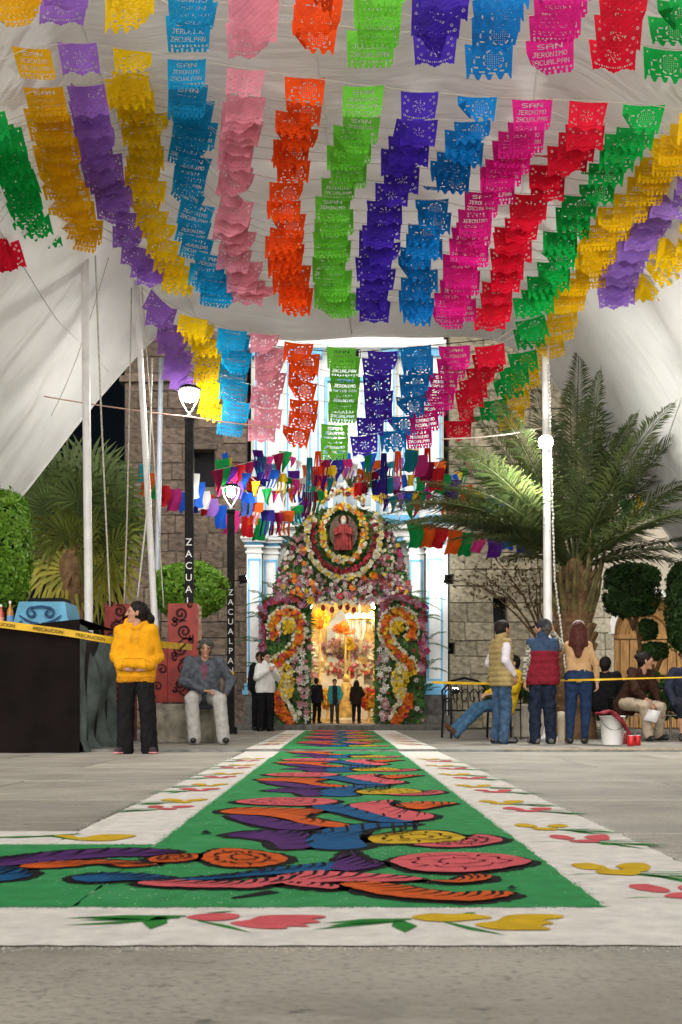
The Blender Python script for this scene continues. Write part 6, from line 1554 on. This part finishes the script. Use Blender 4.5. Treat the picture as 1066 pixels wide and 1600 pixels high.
def shoes(mats, toes=((-.25, -1, 0), (.25, -1, 0)), L=.15, sole=None, flat=True):
    def go(t, j, hd, vox, seed):
        for i, S_ in enumerate('RL'):
            an = j['an'+S_]; tv = unit(toes[i]); dn = V3(0, 0, -1) if flat else unit(np.cross(tv, np.cross(unit(j['an'+S_]-j['kn'+S_]), tv)))
            pr = [cap(an+dn*.035-tv*.045, an+dn*.04+tv*(L-.03), .042, .036, k=.02), cap(an-dn*.01, an+dn*.03, .042, .045, k=.02)]
            if flat: pr.append(cap(an+V3(0, 0, -.28), an+V3(0, 0, -.2801), .2, sub=True, k=.005))
            build_garment('shoe', t, pr, mats, vox*.75, .02, 0, seed)
            if sole is not None:
                pr = [cap(an+dn*.066-tv*.05, an+dn*.066+tv*(L-.015), .045, .04, n=V3(0, 0, 1), s=.3, k=.01)]
                build_garment('shoe_sole', t, pr, sole, vox*.7, .01, 0, seed)
    return go
def hair(mats, kind, amp=.006):
    def go(t, j, hd, vox, seed):
        f, up, rt, hc = hd['f'], hd['up'], hd['rt'], hd['hc']
        pr = [cap(hc+up*.04-f*.025, hc+up*.035-f*.045, .096, .094, n=rt, s=.9)]
        cut = [cap(hc+f*.11-up*.035, hc+f*.1-up*.1, .082, .09, sub=True, k=.015)]
        if kind == 'pony': pr += [cap(hc-f*.12+up*.02, hc-f*.16-up*.06, .035, .04), cap(hc-f*.16-up*.06, hc-f*.15-up*.22, .042, .03), cap(hc-f*.15-up*.22, hc-f*.13-up*.3, .03, .012), cap(hc-f*.04-up*.02, hc-f*.06-up*.05, .085, .06, n=rt, s=.95)]
        elif kind == 'short': pr += [cap(hc-f*.05-up*.02, hc-f*.05-up*.05, .085, .06, n=rt, s=.95)]
        elif kind == 'curly':
            r = np.random.default_rng(4)
            for _ in range(26):
                v = unit(r.normal(size=3)+np.array(up)*.7-np.array(f)*.3); pr.append(cap(hc+up*.02-f*.02+v*.09, hc+up*.02-f*.02+v*.1, .026, k=.012))
            pr += [cap(hc-f*.05-up*.04, hc-f*.05-up*.07, .088, .07)]
            cut = [cap(hc+f*.125-up*.04, hc+f*.11-up*.1, .085, .09, sub=True, k=.012)]
        elif kind == 'bun': pr += [cap(hc-f*.11+up*.05, hc-f*.135+up*.05, .045, .04), cap(hc-f*.05-up*.02, hc-f*.05-up*.05, .082, .058, n=rt, s=.95)]
        elif kind == 'long':
            pr += [cap(hc-f*.05, hc-f*.085-up*.18, .1, .1, n=f, s=.75), cap(hc-f*.085-up*.18, hc-f*.1-up*.34, .1, .045, n=f, s=.6)]
            for s in (-1, 1): pr.append(cap(hc+rt*s*.07-f*.02, hc+rt*s*.1-f*.06-up*.2, .04, .035))
        elif kind == 'pulled': pr += [cap(hc-f*.05-up*.03, hc-f*.06-up*.1, .084, .05, n=rt, s=.95)]
        V, Q = surface(pr+cut, vox*.8, .02)
        nrm = normals(V, Q); st = np.sin((V-hc) @ rt*190+np.sin((V-hc) @ up*24)*2)*.5+np.sin((V-hc) @ rt*330+1)*.3
        V = V+nrm*(st*.0028)[:, None]
        np_obj('hair', V, Q, mats, t, smooth=True)
    return go
def cap_hat(mats):
    def go(t, j, hd, vox, seed):
        f, up, rt, hc = hd['f'], hd['up'], hd['rt'], hd['hc']
        pr = [cap(hc+up*.045-f*.02, hc+up*.045-f*.035, .1, .098, n=rt, s=.92), cap(hc+f*.09+up*.045, hc+f*.15+up*.035, .062, .05, n=up, s=.18, k=.01), cap(hc-up*.12, hc-up*.1201, .135, sub=True, k=.005)]
        build_garment('cap', t, pr, mats, vox*.75, .015, 0, seed)
    return go
def bx_part(name, mats, fn):
    def go(t, j, hd, vox, seed):
        b = MB(); fn(b, j, hd); b.build(name, mats, t, smooth=True)
    return go
def cl(n, c, **kw): return mat('cloth_'+n, c, kw.get('rough', .92), kw.get('var', .12), kw.get('scale', 14), .55, 16, spec=.06, col2=kw.get('col2'))
M_hairb = mat('hair_black', (.012, .009, .008), .6, .3, 30, .3, 120, spec=.15)
M_hairr = mat('hair_auburn', (.07, .018, .014), .6, .3, 30, .3, 120, spec=.15)
M_hairg = mat('hair_greying', (.06, .055, .05), .6, .4, 40, .3, 120)
SK1 = skin('tan', (.42, .22, .14)); SK2 = skin('brown', (.34, .17, .1)); SK3 = skin('light', (.5, .29, .2))
M_bshoe = mat('black_shoe', (.015, .014, .014), .35, .2, 12, spec=.5)
M_jean = cl('denim_mid', (.045, .085, .15), var=.25); M_jean2 = cl('denim_dark', (.014, .02, .036), var=.25); M_jean3 = cl('denim_navy', (.016, .032, .075), var=.2)
M_blackc = cl('black', (.012, .012, .013))
gnd = lambda x, y, z=0.0: tuple(G(x, y, z))
def drawstring(b, j, hd):
    for s in (-1, 1):
        b.tube([(s*.035, -.135, 1.37), (s*.04, -.165, 1.3), (s*.036, -.17, 1.2)], .005, 5)
person('woman in a mustard hooded sweatshirt and black trousers, looking aside', (P(213, 0, 13.0).x, 13.0, .002), .06,
       dict(elR=(-.225, .05, 1.07), elL=(.225, .05, 1.07), wrR=(-.15, -.15, .95), wrL=(.15, -.15, .95), shR=(-.16, 0, 1.345), shL=(.16, 0, 1.345), anR=(-.12, .0, .08), anL=(.14, .03, .08), knR=(-.11, -.02, .5), knL=(.125, -.02, .5)),
       SK1, face=(-1, -.25, .02), scale=1.0, vox=.010, toes=((-.75, -1, 0), (.55, -1, 0)), seed=1,
       hdir=((V3(1, -.1, -.15), V3(0, 1, 0), .5), (V3(-1, -.1, -.15), V3(0, 1, 0), .5)),
       parts=[top('hooded_sweatshirt', [cl('mustard', (.66, .3, .012), var=.08), cl('mustard_rib', (.5, .21, .01), var=.2, scale=60)], matfn=lambda c: ((c[:, 2] < .845) | (np.abs(np.abs(c[:, 0])-.12-.25*(1.0-c[:, 2])) < .006) & (c[:, 1] < -.1) & (c[:, 2] < 1.03) | (np.abs(c[:, 2]-1.04) < .006) & (np.abs(c[:, 0]) < .11) & (c[:, 1] < -.1)).astype(int), bulk=.036, hem=.06, hood=True, amp=.013, sl_r=(.066, .06, .05), fr=17), trousers('trousers', M_blackc, (.105, .092, .085), flare=.01, drop=.035, hipr=.15),
              shoes(cl('dark_trainer', (.05, .04, .05)), ((-.75, -1, 0), (.55, -1, 0)), sole=cl('pink_sole', (.7, .28, .3))), hair(M_hairb, 'pony'), bx_part('drawstring', cl('cord', (.6, .33, .05)), drawstring)])
person('seated woman in a grey cardigan and pale grey trousers on the bench', (P(318, 0, 15.75).x, 15.75, STEP), .08,
       dict(pelvis=(0, .02, .66), waist=(.01, -.02, .78), chest=(.02, -.06, .97), neck=(.02, -.09, 1.13), head=(.03, -.135, 1.255), shR=(-.175, -.06, 1.09), shL=(.2, -.06, 1.08), elR=(-.26, -.1, .83), elL=(.36, .02, .84), wrR=(.03, -.36, .7), wrL=(.29, -.1, .66),
            hipR=(-.1, -.02, .63), hipL=(.1, -.02, .63), knR=(-.14, -.42, .58), knL=(.22, -.42, .58), anR=(-.1, -.45, .1), anL=(.27, -.42, .1)),
       SK1, face=(.12, -1, -.05), vox=.010, toes=((-.1, -1, 0), (.35, -1, 0)), seed=2,
       hdir=((V3(.8, -.5, -.1), V3(0, 0, -1), .45), (V3(-.2, -.3, -1), V3(-1, 0, 0), .5)),
       parts=[top('cardigan', [cl('grey_knit', (.085, .095, .115), var=.25), cl('pale_stripe', (.5, .55, .58)), cl('wine_shirt', (.16, .06, .09))], bulk=.03, hem=.02, amp=.008, belly=.03, sl_r=(.072, .06, .046),
                  matfn=lambda c: np.where((c[:, 1] < -.15) & (np.abs(c[:, 0]-.02) < .055-.25*np.maximum(0, 1.02-c[:, 2])) & (c[:, 2] > .86), 2, 0)),
              trousers('trousers', cl('pale_grey_jersey', (.4, .39, .37), var=.1), (.11, .09, .078), flare=.01, hipr=.15, amp=.009), shoes(M_bshoe, ((-.1, -1, 0), (.35, -1, 0))), hair(M_hairg, 'curly')])
person('woman in a white jacket and black trousers beside the floral arch', (P(415, 0, 23.6).x, 23.6, STEP), .45,
       dict(elR=(-.23, -.06, 1.12), elL=(.25, -.06, 1.12), wrR=(-.02, -.25, 1.28), wrL=(.07, -.24, 1.25)), SK3, face=(.35, -1, 0), scale=.95, vox=.014, seed=3,
       parts=[top('white_jacket', cl('white', (.72, .72, .7), var=.05), bulk=.03, hem=.03, collar=.04), trousers('trousers', M_blackc, (.1, .085, .07), flare=.01), shoes(M_bshoe), hair(M_hairb, 'pulled')])
person('person in black half hidden behind the white-jacketed woman', (P(407, 0, 24.3).x, 24.3, STEP), .2, None, SK2, face=(.3, -1, 0), scale=.97, vox=.015, seed=4,
       parts=[top('black_jacket', M_blackc, bulk=.03, hem=.05), trousers('trousers', M_blackc, (.1, .085, .07)), shoes(M_bshoe), hair(M_hairb, 'short')])
KID = dict()
person('visitor in a dark jacket standing at the left of the lit doorway', (P(495, 0, 26.9).x, 26.9, .137), 2.6, None, SK2, face=(0, -1, 0), scale=.62, vox=.016, seed=5,
       parts=[top('dark_jacket', cl('charcoal_blue', (.02, .02, .03)), bulk=.04, hem=.1), trousers('trousers', M_blackc), shoes(M_bshoe), hair(M_hairb, 'short')])
person('visitor in a teal shirt and dark apron in the middle of the doorway', (P(523, 0, 26.6).x, 26.6, .137), .1, dict(elL=(.27, -.03, 1.1), wrL=(.2, -.16, .9)), SK1, face=(-.1, -1, -.2), scale=.6, vox=.015, seed=6,
       parts=[top('teal_shirt', [cl('teal', (.05, .3, .28)), cl('dark_apron', (.03, .025, .03))], bulk=.025, hem=.1, matfn=lambda c: np.where((np.abs(c[:, 0]) < .1) & (c[:, 1] < 0), 1, 0)), trousers('trousers', cl('dark_olive', (.05, .045, .03))), shoes(M_bshoe), hair(M_hairb, 'short')])
person('visitor in dark clothes at the right of the lit doorway', (P(557, 0, 26.9).x, 26.9, .137), 2.9, dict(elR=(-.25, -.1, 1.1), wrR=(-.1, -.25, 1.05)), SK2, face=(.2, -1, 0), scale=.59, vox=.016, seed=7,
       parts=[top('dark_blouse', cl('dark_brown', (.03, .018, .015)), bulk=.03, hem=.1), trousers('trousers', M_blackc), shoes(M_bshoe), hair(M_hairb, 'long')])
rd = 15.75
tt = ((.3, -1, 0), (.4, -1, 0))
person('man in a tan quilted vest and blue jeans with hands in pockets', (P(783, 0, rd).x, rd, STEP), 1.95,
       dict(elR=(-.245, .07, 1.12), elL=(.235, .05, 1.1), wrR=(-.19, -.09, .93), wrL=(.19, -.09, .92), head=(0, -.04, 1.54)), SK2, face=(.1, -1, -.05), scale=.985, vox=.0105, toes=((-.3, -1, 0), (.3, -1, 0)), seed=8,
       hdir=((V3(.2, -.3, -1), V3(1, 0, 0), .4), (V3(-.2, -.3, -1), V3(-1, 0, 0), .4)),
       parts=[top('quilted_vest', cl('tan_vest', (.3, .23, .1), var=.08), bulk=.035, hem=.05, sleeves=False, collar=.055, amp=.003, quilt=(.075, .014), shoulder=.055),
              sleeves_only('shirt_sleeve', cl('pale_lilac_shirt', (.58, .54, .6), var=.06), (.066, .056, .045)), trousers('jeans', M_jean, (.1, .082, .07), drop=.03, amp=.013), shoes(mat('polished_shoe', (.012, .011, .011), .2, .1, 9, spec=.6), ((-.3, -1, 0), (.3, -1, 0)), .19), hair(M_hairb, 'short')])
def plaid(c): return (((np.floor(c[:, 2]/.03)+np.floor((c[:, 0]+c[:, 1])/.03)) % 2)).astype(int)
person('man in a navy and red vest and dark cap with his back turned', (P(848, 0, rd-.05).x, rd-.05, STEP), 3.3,
       dict(elL=(.235, .03, 1.1), wrL=(.24, -.03, .86), elR=(-.32, -.1, 1.3), wrR=(-.2, -.16, 1.5)), SK1, face=(.7, -.75, 0), scale=.985, vox=.0105, seed=9,
       hdir=((V3(.2, -.2, 1), V3(.3, -1, 0), .7), (V3(0, -.1, -1), V3(-1, 0, 0), .6)),
       parts=[top('padded_vest', [cl('wine_red', (.17, .015, .025)), cl('slate_navy', (.035, .06, .11))], bulk=.045, hem=.04, sleeves=False, collar=.045, amp=.004, quilt=(.09, .009), shoulder=.058, matfn=lambda c: (c[:, 2] > 1.245).astype(int)),
              sleeves_only('plaid_sleeve', [cl('plaid_light', (.38, .36, .28)), cl('plaid_dark', (.12, .12, .11))], (.066, .057, .046), matfn=plaid), trousers('jeans', M_jean2, (.105, .088, .075), drop=.03, amp=.013),
              shoes(cl('grey_boot', (.12, .11, .1)), L=.17), hair(M_hairg, 'short', 0), cap_hat(cl('cap_dark', (.03, .03, .035)))])
person('woman with long auburn hair in a tan sweater and jeans, back turned', (P(904, 0, rd).x, rd, STEP), 3.0,
       dict(elR=(-.23, .03, 1.1), wrR=(-.25, -.03, .85), elL=(.26, -.14, 1.22), wrL=(.2, -.3, 1.33), hipR=(-.09, 0, .9), hipL=(.09, 0, .9), anR=(-.08, .02, .08), anL=(.12, .02, .08), shR=(-.132, 0, 1.345), shL=(.132, 0, 1.345)), SK3, face=(-.1, -1, 0), scale=.975, vox=.0105, seed=10,
       hdir=(None, (V3(.3, -.9, .2), V3(0, 0, -1), .8)),
       parts=[top('tan_sweater', cl('tan_knit', (.42, .26, .13), var=.1), bulk=-.006, hem=.01, amp=.008, sl_r=(.055, .048, .04), shoulder=.052, cuff=.0), trousers('jeans', M_jean3, (.105, .075, .05), hipr=.148, amp=.005, drop=.0), shoes(M_bshoe), hair(M_hairr, 'long'),
              bx_part('hair_band', M_letter, lambda b, j, hd: b.tube([tuple(hd['hc']+hd['up']*(.035+.1*math.sin(q))+hd['rt']*.088*math.cos(q)-hd['f']*.01) for q in np.linspace(.5, PI-.5, 9)], .007, 5))])
person('seated sitter in blue jeans and yellow jacket, legs stretched out', (P(789, 0, 17.75).x, 17.75, STEP), -1.2,
       dict(pelvis=(0, .02, .55), waist=(0, .06, .67), chest=(0, .12, .86), neck=(0, .14, 1.02), head=(0, .12, 1.14), shR=(-.17, .12, .97), shL=(.17, .12, .97), elR=(-.24, .02, .75), elL=(.24, .02, .75), wrR=(-.1, -.26, .68), wrL=(.1, -.26, .68),
            hipR=(-.09, 0, .53), hipL=(.09, 0, .53), knR=(-.08, -.45, .47), knL=(.1, -.43, .5), anR=(-.03, -.84, .16), anL=(.12, -.86, .12)), SK3, face=(0, -1, 0), vox=.012, toes=((-.1, -.7, .7), (.2, -.7, .7)), seed=11,
       hdir=((V3(.6, -.7, -.1), V3(0, 0, -1), .6), (V3(-.6, -.7, -.1), V3(0, 0, -1), .6)),
       parts=[top('yellow_jacket', cl('yellow_nylon', (.7, .45, .02)), bulk=.03, hem=.03), trousers('jeans', cl('denim_light', (.055, .13, .23), var=.2), (.1, .08, .065), hipr=.14), shoes(cl('brown_shoe', (.1, .05, .025)), ((-.1, -.7, .7), (.2, -.7, .7)), flat=False), hair(M_hairb, 'short')])
person('seated woman in a dark brown blouse and beige trousers, hair in a bun', (P(985, 0, 17.0).x, 17.0, STEP), .5,
       dict(pelvis=(0, .05, .56), waist=(.02, -.02, .68), chest=(.04, -.13, .86), neck=(.05, -.2, 1.02), head=(.07, -.25, 1.14), shR=(-.13, -.18, .98), shL=(.22, -.14, .97), elR=(-.16, -.28, .72), elL=(.28, -.2, .7), wrR=(-.02, -.42, .55), wrL=(.2, -.4, .45),
            hipR=(-.1, 0, .54), hipL=(.1, 0, .54), knR=(-.14, -.44, .5), knL=(.18, -.42, .48), anR=(-.05, -.42, .09), anL=(.26, -.3, .09)), SK1, face=(.75, -.7, -.1), vox=.0115, seed=12,
       hdir=((V3(.3, -.4, -.8), V3(0, .5, -.5), .6), (V3(.1, -.5, -.8), V3(-1, 0, 0), .8)),
       parts=[top('dark_blouse', cl('dark_cocoa', (.045, .022, .016), var=.25), bulk=.025, hem=.03, cuff=.12), trousers('trousers', cl('beige', (.38, .31, .23)), (.105, .08, .065), hipr=.145), shoes(M_bshoe), hair(M_hairb, 'bun')])
person('dark clothed sitter seen behind the auburn haired woman', (P(946, 0, 17.9).x, 17.9, STEP), 2.6,
       dict(pelvis=(0, .02, .55), waist=(0, .02, .67), chest=(0, .02, .86), neck=(0, .0, 1.0), head=(0, -.03, 1.12), shR=(-.17, .0, .95), shL=(.17, .0, .95), elR=(-.24, -.05, .72), elL=(.24, -.05, .72), wrR=(-.1, -.26, .62), wrL=(.1, -.26, .62), hipR=(-.09, 0, .53), hipL=(.09, 0, .53), knR=(-.1, -.43, .5), knL=(.1, -.43, .5), anR=(-.1, -.42, .09), anL=(.1, -.42, .09)),
       SK2, vox=.014, seed=13, parts=[top('black_coat', M_blackc, bulk=.03), trousers('trousers', M_blackc), shoes(M_bshoe), hair(M_hairb, 'short')])
person('seated person in a navy jacket cut off by the right-hand edge', (P(1072, 0, 16.9).x, 16.9, STEP), -.2,
       dict(pelvis=(0, .05, .56), waist=(0, .04, .68), chest=(0, .0, .87), neck=(0, -.04, 1.03), head=(0, -.09, 1.15), shR=(-.17, -.03, .98), shL=(.17, -.03, .98), elR=(-.25, -.1, .74), elL=(.25, -.1, .74), wrR=(-.16, -.32, .5), wrL=(.1, -.34, .6), hipR=(-.09, 0, .54), hipL=(.09, 0, .54), knR=(-.1, -.43, .53), knL=(.12, -.43, .53), anR=(-.08, -.4, .09), anL=(.14, -.4, .09)),
       SK1, face=(-.3, -1, 0), vox=.0125, seed=14, parts=[top('navy_jacket', cl('dark_navy', (.025, .03, .05)), bulk=.03), trousers('shorts', cl('dark_shorts', (.02, .022, .03)), (.105, .09, .07), drop=-.3), shoes(M_bshoe), hair(M_hairg, 'short')])
q = P(1019, 1118, 16.45); o = np_obj('paper_sheet', [(-.12, 0, -.06), (.05, -.02, -.1), (.13, .02, .06), (-.04, .03, .09), (0, -.01, 0)], np.array([(0, 1, 4), (1, 2, 4), (2, 3, 4), (3, 0, 4)]), mat('white_paper', (.7, .7, .7), .7, .05, 5, trans=.2)); o.location = q
tag(o, 'white sheet of paper held low by the brown-bloused woman', 'paper'); so = o.modifiers.new('thickness', 'SOLIDIFY'); so.thickness = .002
